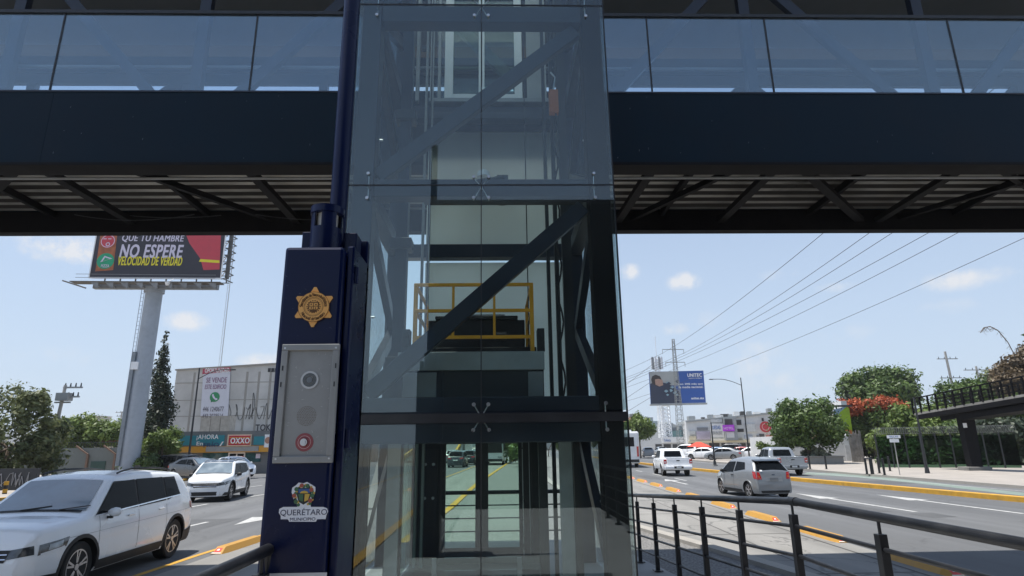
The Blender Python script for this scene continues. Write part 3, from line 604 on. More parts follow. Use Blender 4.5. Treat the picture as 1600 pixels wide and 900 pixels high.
def truss(y, w, off, z0, z1, name):
    xs = np.arange(-21+off, 24, 3.05)
    for i, x in enumerate(xs[:-1]):
        b = MB(); b.box(x-w/2, x+w/2, y-.06, y+.06, z0, z1); b.build(name+'_post', navy, br)
        lo, hi = (z0, z1) if i % 2 else (z1, z0)
        b = MB(); b.bar((x+w/2, y, lo), (xs[i+1]-w/2, y, hi), .10, w); b.build(name+'_diagonal', navy, br)
truss(BF+.24, .18, .9, zb+.62, 10.35, 'near_truss')
truss(BB-.24, .18, 2.1, zb+.62, 9.72, 'far_truss')
brp('inner_handrail', greyp, lambda b: (b.cyl((X0, BF+.42, zt+.75), (X1, BF+.42, zt+.75), .03), b.cyl((X0, BB-.42, zt+1.1), (X1, BB-.42, zt+1.1), .03)))
def chips(b):
    q = random.Random(9)
    for k in range(34):
        x = q.uniform(-7, 8.5); z = q.uniform(zb+.05, zt-.03)
        if TX0 < x < TX1: continue
        w = q.uniform(.003, .008); h = q.uniform(.008, .035); b.add([(x, BF-.002, z), (x+w, BF-.002, z), (x+w*1.6, BF-.002, z+h), (x+w*.5, BF-.002, z+h)], [(0, 1, 2, 3)])
brp('paint_chips', mat('bare_primer', (.16, .18, .2), .7), chips)
brp('far_glass', gBri, lambda b: b.box(X0, X1, BB-.02, BB-.01, zt+.26, 9.7))
roofm = mat('brown_roof_soffit', (.085, .06, .035), .7, var=.2, scale=1, stretch=(.3, 3, 1))
brp('roof', roofm, lambda b: b.box(X0, X1, BF-.35, BB+.9, 10.7, 10.78))
brp('ceiling_panel', mat('grey_ceiling_panel', (.16, .17, .18), .7, var=.08), lambda b: b.box(X0, X1, BF+.9, BB-.35, 10.62, 10.66))
brp('roof_edge', navy, lambda b: b.box(X0, X1, BF-.37, BF-.352, 10.6, 10.85))
for x in (-21.5, 23.2):
    for y in (8.9, 11.0):
        b = MB(); b.box(x-.2, x+.2, y-.2, y+.2, -.02, zb); b.build('pier', navy, br)
# plain block added behind the camera to darken reflections (seen only mirrored in the glass)
sb = thing('reflection_dark_block', 'plain dark block added behind the camera to darken the lift glass reflections', 'unseen block', (3, -3.6, 0))
b = MB(); b.box(-1.6, 9, -4.6, -2.6, .0, 8.25); b.build('dark_block', soot, sb)
b = MB(); b.box(-1.65, 9.1, -4.7, -2.55, 8.25, 8.35); b.build('roof', dark, sb)

# ------------------------------------------------------------------ emergency call kiosk
OFFZ = 0.0
KX0, KX1, KY0, KY1 = -1.108, -.768, 3.0, 3.36
kz1 = at(500, 385, 3.0).z
kk = thing('emergency_kiosk', 'tall gloss blue emergency call column with a gold star badge left of the lift', 'call kiosk', ((KX0+KX1)/2, 3.18, .72))
b = MB(); b.box(KX0, KX1-.03, KY0, KY1, .71, kz1); b.build('body', bluek, kk, bevel=.018)
b = MB(); b.box(KX1-.026, KX1+.012, KY0+.05, KY1+.06, .71, kz1+.02); b.box(KX1-.06, KX1+.012, KY1+.002, KY1+.06, .85, kz1+.16); bd = b.build('service_door', bluek, kk, bevel=.01)
for z in (1.2, 2.1, 2.95): b = MB(); b.cyl((KX1+.02, KY0+.09, z), (KX1+.02, KY0+.09, z+.09), .012); b.build('hinge', bluek, bd)
kf = Fr((0, KY0, 0))
c0 = kf.on(512, 378); hx = -.945; hy = 3.16
hd = MB(); n = 28
hd.cyl((hx, hy, kz1), (hx, hy, kz1+.012), .125, n=32); hd.cyl((hx, hy, kz1+.012), (hx, hy, kz1+.15), .085, n=32)
for a in (0, 95, 180, 265):
    for da in range(0, 50, 8):
        t0, t1 = R(a+da), R(a+da+8); o_ = Vector((hx, hy, 0))
        p = [o_+Vector((math.cos(t)*r, math.sin(t)*r, 0)) for t, r in ((t0, .085), (t1, .085), (t1, .078), (t0, .078))]
        hd.add([(q.x, q.y, z) for z in (kz1+.14, kz1+.24) for q in p], [(0,1,2,3), (7,6,5,4), (0,4,5,1), (2,6,7,3), (1,5,6,2), (0,3,7,4)])
hd.cyl((hx, hy, kz1+.235), (hx, hy, kz1+.275), .092, n=32); hdo = hd.build('beacon_housing', bluek, kk, smooth=True)
b = MB(); b.cyl((hx, hy, kz1+.14), (hx, hy, kz1+.235), .06, n=24); b.build('beacon_lens', mat('smoky_white_plastic', (.45, .45, .43), .3), hdo, smooth=True)
for q in ((hx-.14, hx-.085, hy+.02, hy+.10, kz1, kz1+.15), (hx+.085, hx+.16, hy+.04, hy+.16, kz1, kz1+.15)): b = MB(); b.box(*q); b.build('bracket', bluek, kk, bevel=.006)
ptop = at(549, 0, 3.32); pbot = at(532, 300, 3.32); px_ = (ptop.x+pbot.x)/2
b = MB(); b.cyl((px_, 3.32, kz1+.0), (px_, 3.32, 6.6), .05, n=32); b.build('camera_mast', bluek, kk, smooth=True)
b = MB(); b.cyl((px_+.03, 3.262, kz1+.17), (px_+.03, 3.255, kz1+.17), .014); b.build('bolt', steel, kk)
# star badge
gold = mat('gold_badge', (.70, .36, .10), .4, metal=.25, var=.1, scale=12); engr = mat('engraved_brown', (.10, .045, .012), .6)
sa, sz = kf.on(491, 480); rs = .108
st = MB(); pts = []
for i in range(12):
    a = R(90+30*i); r = rs if i % 2 == 0 else rs*.60
    if i % 2 == 0:
        for da in (-3.2, 3.2): pts.append((sa+math.cos(a+R(da))*r*.97, sz+math.sin(a+R(da))*r*.97))
    else: pts.append((sa+math.cos(a)*r, sz+math.sin(a)*r))
st.prism(pts, kf, -.008, -.001); st.disc(kf, sa, sz, rs*.735, -.0115, -.0082, 48); badge = st.build('star_badge', gold, kk)
def ring(fr, a, c, r0, r1, b0, m, parent, name='ring', n=48, sq=1):
    q = MB()
    for i in range(n):
        t0, t1 = 2*math.pi*i/n, 2*math.pi*(i+1)/n
        q.add([fr.P(a+r*math.cos(t), b0, c+r*math.sin(t)*sq) for t, r in ((t0, r0), (t1, r0), (t1, r1), (t0, r1))], [(0, 1, 2, 3)])
    return q.build(name, m, parent)
ring(kf, sa, sz, rs*.715, rs*.735, -.0125, engr, badge); ring(kf, sa, sz, rs*.44, rs*.46, -.0125, engr, badge); ring(kf, sa, sz, rs*.395, rs*.405, -.0125, engr, badge)
def arctext(s, fr, a, c, r, h, mid, span, m, parent, inside=False, b0=-.0128, wf=.75):
    for i, ch in enumerate(s):
        if ch == ' ': continue
        t = mid + (span/2 - span*i/(len(s)-1))*(1 if not inside else -1); th = R(t)
        rr = Vector((math.cos(th), math.sin(th))); tn = Vector((math.sin(th), -math.cos(th)))*(1 if not inside else -1); up_ = rr*(1 if not inside else -1)
        f2 = Fr((0, 0, 0)); f2.o = fr.P(a+rr.x*r, b0, c+rr.y*r); f2.r = fr.r*tn.x+fr.u*tn.y; f2.u = fr.r*up_.x+fr.u*up_.y; f2.n = fr.n
        hh = h if ch.isupper() or ch in 'dblt' else h*.72; w = h*wf*(.45 if ch in 'il' else 1)*(.8 if not ch.isupper() else 1)
        text(ch, f2, -w/2, w/2, -h/2, -h/2+hh, m, parent, name='letter', b=0, depth=.0008, bold=.012)
arctext('Secretaría de Seguridad Pública', kf, sa, sz, rs*.585, rs*.15, 90, 172, engr, badge)
arctext('Municipal de Querétaro', kf, sa, sz, rs*.585, rs*.15, 270, 112, engr, badge, inside=True)
cr = MB(); cr.prism([(sa-.026, sz+.024), (sa+.026, sz+.024), (sa+.028, sz-.01), (sa+.014, sz-.026), (sa, sz-.031), (sa-.014, sz-.026), (sa-.028, sz-.01)], kf, -.0125, -.0116); em = cr.build('coat_of_arms', engr, badge)
cr = MB()
for x0, x1, z0, z1 in ((-.021, -.002, .004, .019), (.002, .021, .004, .019), (-.021, -.002, -.014, 0), (.002, .021, -.014, 0)): cr.box(sa+x0, sa+x1, KY0-.0135, KY0-.0126, sz+z0, sz+z1)
cr.build('shield_field', gold, em)
cr = MB()
for q in range(18):
    t = R(q*20); cr.disc(kf, sa+.033*math.cos(t), sz+.033*math.sin(t)*.95, .0035, -.0125, -.0118, 8)
for dx, dz in ((-.012, .012), (.012, .01), (-.01, -.007), (.011, -.008), (0, -.022)): cr.disc(kf, sa+dx, sz+dz, .004, -.0145, -.0137, 10)
cr.build('laurel', engr, em)
# intercom panel: raised frame, recessed plate
pa0, pz1 = kf.on(441, 539); pa1, _ = kf.on(531, 539); pb, pz0 = kf.on(430, 724); pc, _ = kf.on(522, 724); pa0 = (pa0+pb)/2; pa1 = (pa1+pc)/2
fw = .032
b = MB()
for q in ((pa0, pa1, pz0, pz0+fw), (pa0, pa1, pz1-fw, pz1), (pa0, pa0+fw, pz0+fw, pz1-fw), (pa1-fw, pa1, pz0+fw, pz1-fw)): b.box(q[0], q[1], KY0-.022, KY0-.001, q[2], q[3])
pn = b.build('intercom_panel', alu, kk, bevel=.003)
b = MB(); b.box(pa0+fw, pa1-fw, KY0-.006, KY0-.001, pz0+fw, pz1-fw); pl = b.build('face_plate', alu, pn)
pcx = (pa0+pa1)/2
ca, cz = kf.on(484, 594); ring(kf, pcx+.003, cz, .034, .044, -.011, mat('brushed_bezel', (.45, .46, .47), .35, metal=.3), pn, 'camera_bezel')
b = MB(); b.cyl((pcx+.003, KY0-.008, cz), (pcx+.003, KY0-.012, cz), .034, n=32); ln_ = b.build('camera_window', mat('black_glass', (.004, .004, .005), .08, coat=1), pn, smooth=True)
ring(kf, pcx+.003, cz, .018, .022, -.0135, mat('grey_rubber', (.12, .12, .12), .6), ln_, 'lens_ring')
b = MB(); b.cyl((pcx+.003, KY0-.012, cz), (pcx+.003, KY0-.0145, cz), .014, n=24); b.build('lens', mat('lens_grey', (.06, .065, .075), .15, coat=1), ln_, smooth=True)
sa2, sz2 = kf.on(479, 650); b = MB()
for q in range(7):
    for j in range(max(1, q*6)):
        t = 2*math.pi*j/max(1, q*6); b.disc(kf, pcx+q*.0075*math.cos(t), sz2+q*.0075*math.sin(t), .0016, -.0075, -.0058, 6)
b.build('speaker_grille', engr, pn)
ra, rz = kf.on(477, 691); redp = mat('faded_red_label', (.28, .07, .08), .6)
b = MB(); b.disc(kf, pcx-.001, rz, .043, -.008, -.0058, 36); rb = b.build('button_label', redp, pn)
b = MB(); b.cyl((pcx-.001, KY0-.008, rz), (pcx-.001, KY0-.022, rz), .019, .017, n=24); b.cyl((pcx-.001, KY0-.022, rz), (pcx-.001, KY0-.026, rz), .011, n=20); b.build('push_button', steel, rb, smooth=True)
ring(kf, pcx-.001, rz, .029, .031, -.009, mat('pale_red', (.7, .45, .45), .6), rb)
b = MB()
for (a_, z_) in ((pa0+.012, pz1-.12), (pa1-.012, pz1-.11), (pa0+.01, pz1-.20), (pa1-.014, pz1-.20)): b.box(a_-.003, a_+.003, KY0-.024, KY0-.021, z_-.012, z_+.012)
b.build('screw', dark, pn)
def scuffs(name, a0, a1, z0, z1, y, n, m, par, seed):
    q = random.Random(seed); b = MB()
    for k in range(n):
        a, z = q.uniform(a0, a1), q.uniform(z0, z1); l = q.uniform(.003, .018); t = q.uniform(0, 3.14); w = q.uniform(.0005, .0014); dx, dz = math.cos(t)*l, math.sin(t)*l
        b.add([(a-dz/l*w, y, z+dx/l*w), (a+dx-dz/l*w*.3, y, z+dz), (a+dz/l*w, y, z-dx/l*w)], [(0, 1, 2)])
    return b.build(name, m, par)
scuffs('scuff_marks', KX0+.02, KX1-.05, .8, kz1-.05, KY0-.0006, 60, mat('scuffed_primer', (.10, .11, .15), .7), kk, 4)
scuffs('scuff_marks', pa0+.04, pa1-.04, pz0+.04, pz1-.04, KY0-.0066, 40, mat('scratched_alloy', (.42, .42, .42), .4), pn, 5)
for dz in (.02, pz1-pz0-.02):
    for a_ in (pa0+.016, pa1-.016): b = MB(); b.cyl((a_, KY0-.022, pz0+dz), (a_, KY0-.0245, pz0+dz), .005, n=10); b.build('frame_screw', steel, pn)
# city sticker
wst = mat('sticker_white', (.72, .73, .78), .35, var=.03); ink = mat('sticker_navy_ink', (.02, .025, .07), .4)
qa, qz = kf.on(475, 787)
def stx(dx, dz): return kf.on(475+dx*1., 787+dz*1.)
b = MB()
ol = [(-39, 14), (-38, 8), (-32, 5), (-10, 5), (-11, -1), (-15, -4), (-19, -18), (-18, -25), (-12, -29), (-8, -33), (0, -32), (5, -34), (12, -30), (18, -26), (18, -20), (13, -4), (10, -1), (11, 5), (30, 5), (36, 7), (38, 12), (35, 18), (34, 24), (20, 25), (19, 28), (-23, 28), (-24, 25), (-36, 25), (-36, 19)]
b.prism([stx(x, z) for x, z in ol][::-1], kf, -.0035, -.001); stk = b.build('city_sticker', wst, kk)
textpx('QUERÉTARO', kf, 438, 806.5, 511, 793.5, ink, stk, b=-.0042, depth=.001)
textpx('MUNICIPIO', kf, 453.5, 813.5, 493, 808.5, ink, stk, b=-.0042, depth=.001)
b = MB()
for x0, x1 in ((439, 450), (496, 507)):
    a0_, z0_ = kf.on(x0, 811.5); a1_, _ = kf.on(x1, 811.5); b.box(a0_, a1_, KY0-.0045, KY0-.0036, z0_-.001, z0_+.001)
b.build('rule', ink, stk)
gm = [mat('emblem_gold', (.55, .36, .06), .5), mat('emblem_green', (.05, .13, .06), .5), mat('emblem_blue', (.03, .09, .28), .5), mat('emblem_black', (.015, .015, .02), .5), mat('emblem_red', (.35, .08, .05), .5)]
b = MB(); ea, ez = kf.on(475.5, 773); k_ = .0034
b.prism([(ea+x*k_, ez+z*k_) for x, z in ((-9, 9), (9, 9), (10, 0), (7, -9), (0, -13), (-7, -9), (-10, 0))], kf, -.0042, -.0036, 3)
b.prism([(ea+x*k_, ez+z*k_) for x, z in ((-8, 8), (8, 8), (8, 2.5), (-8, 2.5))], kf, -.0050, -.0043, 2)
b.prism([(ea+x*k_, ez+z*k_) for x, z in ((-6, 2), (-4, 4.5), (0, 5.5), (4, 4.5), (6, 2))], kf, -.0056, -.0051, 0)
b.prism([(ea+x*k_, ez+z*k_) for x, z in ((-8, 1), (-1, 1), (-1, -9), (-6, -7))], kf, -.0050, -.0043, 1)
b.prism([(ea+x*k_, ez+z*k_) for x, z in ((1, 1), (8, 1), (6, -7), (1, -9))], kf, -.0050, -.0043, 0)
for i in range(26):
    t = R(-60+300*i/25); rr = 12.5+1.2*math.sin(i*2.3); b.disc(kf, ea+math.cos(t)*rr*k_, ez+math.sin(t)*rr*k_*1.05-.003, .006+.002*(i % 3), -.0047-.0002*(i % 3), -.0040, 8, [0, 1, 4, 0, 3, 1][i % 6])
b.build('emblem', gm, stk)
b = MB(); l0, lz = kf.on(417, 896); l1, _ = kf.on(511, 896); b.box(l0, l1, KY0-.004, KY0-.001, lz-.28, lz); b.build('notice_sheet', mat('notice_grey', (.5, .51, .53), .5), kk)
# ------------------------------------------------------------------ vehicles
carglass = mat('car_window_glass', (.004, .005, .006), .06, var=.05, coat=.3, spec=0.)
wind = mat('windscreen_glass', (.12, .165, .195), .05, var=.3, scale=2, coat=1., spec=1.)
tyre = mat('tyre_rubber', (.012, .012, .012), .85); rimb = mat('rim_dark', (.02, .02, .022), .4); rims = mat('rim_silver', (.5, .5, .52), .3, metal=.8)
clad = mat('black_plastic_trim', (.014, .014, .015), .6, var=.15); lampc = mat('headlamp_glass', (.33, .36, .38), .08, coat=1, var=.4, scale=9); lampd = mat('headlamp_dark', (.05, .055, .06), .1, coat=1, var=.5, scale=12)
ledw = mat('lamp_white', (.85, .86, .88), .2); redl = mat('red_lamp', (.42, .012, .012), .12, coat=1); orl = mat('orange_lamp', (.7, .2, .02), .2)
platem = mat('number_plate', (.65, .66, .64), .5); chrome = mat('chrome', (.75, .76, .78), .15, metal=1)
def paint(n, c, metal=.0, rough=.28): return mat('car_paint_'+n, c, rough, metal=metal, var=.03, scale=1, coat=.8)
pWhite = paint('white', (.86, .87, .88)); pPearl = paint('pearl', (.72, .74, .76)); pSilver = paint('silver', (.25, .265, .28), .4, .36); pGrey = paint('grey', (.34, .36, .38), .4); pDark = paint('dark', (.035, .04, .048)); pBlue = paint('blue', (.06, .17, .34)); pRed = paint('red', (.34, .03, .03)); pBlack = paint('black', (.008, .009, .011))
class Car:
    """local frame: +y forward. top / belt / plan / bottom are piecewise profiles along y."""
    def __init__(s, name, label, cat, pos, az, L, W, top, belt, roofw, body, group=None, plan=None, zb=.24, sill=.33, crown=.035, wheel=(.345, .22), axles=(1.4, -1.4), arch=True, z=0., archclad=True, lo=None):
        s.t = thing(name, label, cat, (pos[0], pos[1], z), -R(az), group); s.L, s.W = L, W; s.top_, s.belt_, s.roofw = top, belt, roofw; s.zb_, s.crown = zb, crown
        s.plan_ = plan or [(-L/2, .80), (-L/2+.06, .88), (-L/2+.25, .95), (-L/2+.8, 1), (L/2-1.0, 1), (L/2-.45, .95), (L/2-.15, .83), (L/2, .62)]
        ys = set(np.linspace(-L/2, L/2, 60)); ys |= {p[0] for p in top}; ys |= {p[0]+.03 for p in top[:-1]}
        s.ys = sorted(ys); s.body(body, arch, axles, wheel, lo or body)
        s.axles, s.wh = axles, wheel
        for ax in axles:
            for sx in (-1, 1): s.wheel(sx, ax)
    @staticmethod
    def pl(p, y, sm=.04):
        f = lambda q: float(np.interp(q, [a for a, _ in p], [c for _, c in p])); return (f(y-sm)+2*f(y)+f(y+sm))/4
    def top(s, y): return s.pl(s.top_, y)
    def belt(s, y): return min(s.pl(s.belt_, y), s.top(y)-.035)
    def w(s, y): return s.pl(s.plan_, y)*s.W/2
    def sx(s, y, z):                       # half width of the side at height z
        w, b, t = s.w(y), s.belt(y), s.top(y)
        if z <= b:
            k = (z-s.zb_)/(b-s.zb_); return w*float(np.interp(k, [0, .12, .35, .6, .82, 1], [.93, .975, 1, .995, .985, .955]))
        k = min(1, (z-b)/max(.001, (1.5 if False else max(t, b+.05))-b)); full = max(0.05, s.pl(s.top_, 0, 0)-b); kk = min(1, (z-b)/full)
        return w*(.955-(.955-s.roofw)*kk)
    def section(s, y):
        w, b, t = s.w(y), s.belt(y), s.top(y); zb = s.zb_; P = [(0, zb), (w*.80, zb)]
        for k in (0, .12, .35, .6, .82, .93, 1): z = zb+(b-zb)*k; P.append((s.sx(y, z), z))
        h = t-b; r = min(.07, h*.5)
        for k in (.25, .5, .75, 1): z = b+(h-r)*k; P.append((s.sx(y, z), z))
        xe = s.sx(y, t); P.append((xe-r*.35, t-r*.3)); P.append((xe-r*1.3, t)); P.append((xe*.55, t+s.crown*.7)); P.append((0, t+s.crown)); return P
    def body(s, m, arch, axles, wheel, lo):
        b = MB(); S = [s.section(y) for y in s.ys]; n = len(S[0]); V = []
        for y, P in zip(s.ys, S):
            V += [(x, y, z) for x, z in P]+[(-x, y, z) for x, z in P[-2:0:-1]]
        k = 2*n-2; F = []
        for i in range(len(S)-1): F += [(i*k+j, i*k+(j+1) % k, (i+1)*k+(j+1) % k, (i+1)*k+j) for j in range(k)]
        F += [tuple(range(k))[::-1], tuple(range((len(S)-1)*k, len(S)*k))]
        b.add(V, F); o = b.build('body', [m, clad], s.t, local=True); me = o.data
        me.shade_smooth(); me.set_sharp_from_angle(angle=R(42))
        if arch:
            c = MB(); r = wheel[0]+.055
            for ax in axles: c.cyl((-s.W, ax, wheel[0]+.01), (s.W, ax, wheel[0]+.01), r, n=40)
            co2 = c.build('cut', [clad], None); md = o.modifiers.new('b', 'BOOLEAN'); md.object = co2; md.operation = 'DIFFERENCE'; md.solver = 'EXACT'; md.material_mode = 'TRANSFER'
            co2.matrix_world = s.mw(); bpy.context.view_layer.update()
            me2 = bpy.data.meshes.new_from_object(o.evaluated_get(bpy.context.evaluated_depsgraph_get())); o.modifiers.clear(); o.data = me2; bpy.data.objects.remove(co2)
            me2.set_sharp_from_angle(angle=R(42))
            for ax in axles:              # arch lip
                for sx in (-1, 1):
                    q = MB(); m_ = 26; V = []
                    for i in range(m_+1):
                        t = math.pi*(-.06+1.12*i/m_); 
                        for rr_, ex in ((r-.012, .0), (r-.012, .012), (r+.04, .012), (r+.045, .0)):
                            yy, zz = ax+math.cos(t)*rr_, wheel[0]+.01+math.sin(t)*rr_; V.append((sx*(s.sx(yy, max(zz, s.zb_+.02))+ex-.002), yy, zz))
                    q.add(V, [(4*i+j, 4*i+j+1, 4*i+5+j, 4*i+4+j) for i in range(m_) for j in range(3)])
                    q.build('wheel_arch_trim', clad if lo is clad else m, s.t, smooth=True, local=True)
        u = MB(); u.box(-s.W*.36, s.W*.36, -s.L/2+.3, s.L/2-.3, s.zb_-.06, s.zb_+.03); u.build('underbody', clad, s.t, local=True)
        s.bodyobj = o
    def mw(s): return Matrix.Translation(s.t.location) @ Matrix.Rotation(s.t.rotation_euler.z, 4, 'Z')
    def wheel(s, sx, ax):
        r, tw_ = s.wh; x1 = s.w(ax)-.03; x0 = x1-tw_
        b = MB(); b.cyl((sx*x0, ax, r), (sx*(x1-.02), ax, r), r, r, 28); b.cyl((sx*(x1-.02), ax, r), (sx*x1, ax, r), r, r*.93, 28, cap=False)
        n = 28
        for ra_, rb_, xa_, xb_ in ((r*.93, r*.70, x1, x1-.012),):
            V = [(sx*xx, ax+math.cos(2*math.pi*i/n)*rr_, r+math.sin(2*math.pi*i/n)*rr_) for rr_, xx in ((ra_, xa_), (rb_, xb_)) for i in range(n)]
            b.add(V, [(i, (i+1) % n, n+(i+1) % n, n+i) for i in range(n)])
        w = b.build('wheel', tyre, s.t, smooth=True, local=True)
        b = MB(); xi = x1-.035; b.cyl((sx*(xi-.02), ax, r), (sx*xi, ax, r), r*.69, n=28, mi=0)
        for i in range(5):
            for d in (-.16, .16):
                a = 2*math.pi*i/5+.3; p = (sx*(xi+.008), ax+math.cos(a+d*.2)*r*.12, r+math.sin(a+d*.2)*r*.12); q = (sx*(xi+.018), ax+math.cos(a+d)*r*.66, r+math.sin(a+d)*r*.66); b.bar(p, q, .026*r/.34, .012, 1, (1, 0, 0))
        b.cyl((sx*(xi), ax, r), (sx*(xi+.022), ax, r), r*.13, n=14, mi=1)
        V = [(sx*(xi+.02), ax+math.cos(2*math.pi*i/n)*rr_, r+math.sin(2*math.pi*i/n)*rr_) for rr_ in (r*.71, r*.65) for i in range(n)]
        b.add(V, [(i, (i+1) % n, n+(i+1) % n, n+i) for i in range(n)], 1)
        b.build('rim', [rimb, rims], w, local=True)
    # surface patches: quads given by four corners, laid a few mm outside the bodywork
    def grid(s, q, fn, nu, nv):
        V = []
        for j in range(nv+1):
            for i in range(nu+1):
                u, v = i/nu, j/nv; a = (1-v)*((1-u)*q[0][0]+u*q[1][0])+v*((1-u)*q[3][0]+u*q[2][0]); c = (1-v)*((1-u)*q[0][1]+u*q[1][1])+v*((1-u)*q[3][1]+u*q[2][1]); V.append(fn(a, c))
        return V, [(j*(nu+1)+i, j*(nu+1)+i+1, (j+1)*(nu+1)+i+1, (j+1)*(nu+1)+i) for j in range(nv) for i in range(nu)]
    def side(s, name, q, m, off=.013, sides=(-1, 1), nu=10, nv=5, parent=None):
        for sg in sides:
            V, F = s.grid(q, lambda y, z: (sg*(s.sx(y, z)+off), y, z), nu, nv); b = MB(); b.add(V, F); o = b.build(name, m, parent or s.t, smooth=True, local=True)
        return o
    def topq(s, name, q, m, off=.006, nu=12, nv=8, parent=None):   # corners (x, y)
        def f(x, y):
            t = s.top(y); xe = s.sx(y, t); k = min(1, abs(x)/max(.01, xe)); zz = t+s.crown*(1-k**2.2); return (x, y, zz+off)
        V, F = s.grid(q, f, nu, nv); b = MB(); b.add(V, F); return b.build(name, m, parent or s.t, smooth=True, local=True)
    def endy(s, x, z, sg):
        ys = np.linspace(s.L/2, -s.L/2, 500) if sg > 0 else np.linspace(-s.L/2, s.L/2, 500)
        for y in ys:
            if s.top(y)+s.crown*.7 >= z and s.sx(y, z) >= abs(x): return y
        return ys[-1]
    def end(s, name, q, m, sg, off=.008, nu=8, nv=4, parent=None, mirror=False):   # corners (x, z)
        for mm in ((1, -1) if mirror else (1,)):
            V, F = s.grid(q, lambda x, z: (x*mm, s.endy(x, z, sg)+sg*off, z), nu, nv); b = MB(); b.add(V, F); o = b.build(name, m, parent or s.t, smooth=True, local=True)
        return o
    def mirrors(s, y, z, m, big=1.):
        for sg in (-1, 1):
            x = s.sx(y, z); b = MB(); n = 12
            V = []
            for i, (k, xx) in enumerate(((.35, .02), (.8, .06), (1., .13), (.85, .20), (.35, .23))):
                for j in range(n): t = 2*math.pi*j/n; V.append((sg*(x+xx*big), y+math.sin(t)*.05*k*big+.0, z+.02+math.cos(t)*.075*k*big))
            F = [(i*n+j, i*n+(j+1) % n, (i+1)*n+(j+1) % n, (i+1)*n+j) for i in range(4) for j in range(n)]+[tuple(range(n)), tuple(range(4*n, 5*n))]
            b.add(V, F); o = b.build('mirror', m, s.t, smooth=True, local=True)
            b = MB(); b.box(sg*x-.01, sg*(x+.1)+.0, y-.02, y+.02, z-.08, z-.04); b.build('mirror_arm', clad, o, local=True)
    def handles(s, ys, z, m):
        for y in ys:
            for sg in (-1, 1): b = MB(); x = s.sx(y, z); b.box(sg*(x+.0), sg*(x+.03), y-.09, y+.09, z-.014, z+.014); b.build('door_handle', m, s.t, bevel=.006, local=True)
    def seam(s, ys, z0f, z1f):
        for y in ys:
            for sg in (-1, 1):
                V, F = s.grid(((y-.004, z0f), (y+.004, z0f), (y+.004, z1f), (y-.004, z1f)), lambda a, c: (sg*(s.sx(a, c)+.003), a, c), 1, 8); b = MB(); b.add(V, F); b.build('door_gap', clad, s.t, local=True)
def suv(name, label, cat, pos, az, m, group=None, L=4.7, W=1.84, H=1.67, near=False, black_roof=False, rails=True):
    k = L/4.7; hk = H/1.67
    top = [(-L/2, .62), (-L/2+.05, .98*hk), (-L/2+.14, 1.05*hk), (-L/2+.50*k, 1.50*hk), (-L/2+.62*k, 1.60*hk), (-.9*k, 1.655*hk), (-.1*k, H), (.45*k, 1.63*hk), (.62*k, 1.58*hk), (1.25*k, 1.12*hk), (1.40*k, 1.06*hk), (L/2-.5, 1.02*hk), (L/2-.2, .97*hk), (L/2-.07, .84), (L/2, .55)]
    belt = [(-L/2, .98*hk), (-L/2+.7*k, 1.06*hk), (1.2*k, .99*hk), (L/2, .78*hk)]
    c = Car(name, label, cat, pos, az, L, W, top, belt, .76, m, group, axles=(1.44*k, -1.42*k), wheel=(.37, .23), lo=clad)
    yw0, yw1 = .66*k, 1.21*k
    c.topq('windscreen', ((-.60, yw0), (.60, yw0), (.74, yw1+.03), (-.74, yw1+.03)), wind)
    c.topq('rear_window', ((-.60, -L/2+.55*k), (.60, -L/2+.55*k), (.68, -L/2+.17), (-.68, -L/2+.17)), carglass)
    zt_, zb2 = 1.53*hk, 1.07*hk
    c.side('window_surround', ((-1.60*k, zb2+.10), (1.16*k, zb2-.01), (.60*k, zt_+.015), (-1.46*k, zt_+.0)), clad, off=.007, nu=24)
    c.side('front_side_window', ((-.02, zb2+.01), (1.12*k, zb2), (.60*k, zt_-.01), (-.02, zt_+.02)), carglass)
    c.side('rear_side_window', ((-1.0*k, zb2+.04), (-.08, zb2+.01), (-.08, zt_+.02), (-.98*k, zt_+.01)), carglass)
    c.side('quarter_window', ((-1.58*k, zb2+.13), (-1.06*k, zb2+.04), (-1.04*k, zt_), (-1.45*k, zt_-.06)), carglass)
    c.topq('cowl', ((-.70, yw1+.035), (.70, yw1+.035), (.70, yw1+.085), (-.70, yw1+.085)), clad, off=.01)
    if near:
        c.end('front_plate', ((-.2, .46), (.2, .46), (.2, .56), (-.2, .56)), platem, 1, off=.02)
        c.side('fuel_flap_gap', ((-1.62, .80), (-1.40, .80), (-1.40, .806), (-1.62, .806)), clad, off=.004, nv=1, nu=3, sides=(-1,))
        for x in (-.35, .25): b = MB(); b.bar((x, yw1+.06, c.top(yw1+.06)+.05), (x-.42, yw1-.03, c.top(yw1-.03)+.045), .02, .015); b.build('wiper', clad, c.t, local=True)
        for x in (-.33, .33): b = MB(); b.box(x-.2, x+.2, .15, .35, 1.1, 1.34); b.build('seat', dark, c.t, bevel=.05, local=True)
        c.side('window_trim', ((-1.62*k, zb2+.095), (1.18*k, zb2-.025), (1.16*k, zb2-.005), (-1.6*k, zb2+.115)), chrome, nu=24, nv=1, off=.02)
        c.side('shoulder_crease', ((-2.1*k, .90), (1.8*k, .83), (1.8*k, .836), (-2.1*k, .906)), mat('crease_line_grey', (.3, .31, .32), .5), nu=24, nv=1, off=.004)  # shoulder crease drawn as a thin grey strip on the smooth side
    c.side('sill_cladding', ((-.95*k, .25), (1.02*k, .25), (1.02*k, .40), (-.95*k, .40)), clad, nv=3, off=.012)
    c.side('bumper_corner_rear', ((-L/2+.03, .26), (-1.80*k, .26), (-1.80*k, .46), (-L/2+.06, .55)), clad, off=.01)
    c.side('bumper_corner_front', ((1.86*k, .26), (L/2-.1, .26), (L/2-.16, .38), (1.86*k, .38)), clad, off=.01)
    c.end('lower_grille', ((-.62, .27), (.62, .27), (.58, .42), (-.58, .42)), clad, 1)
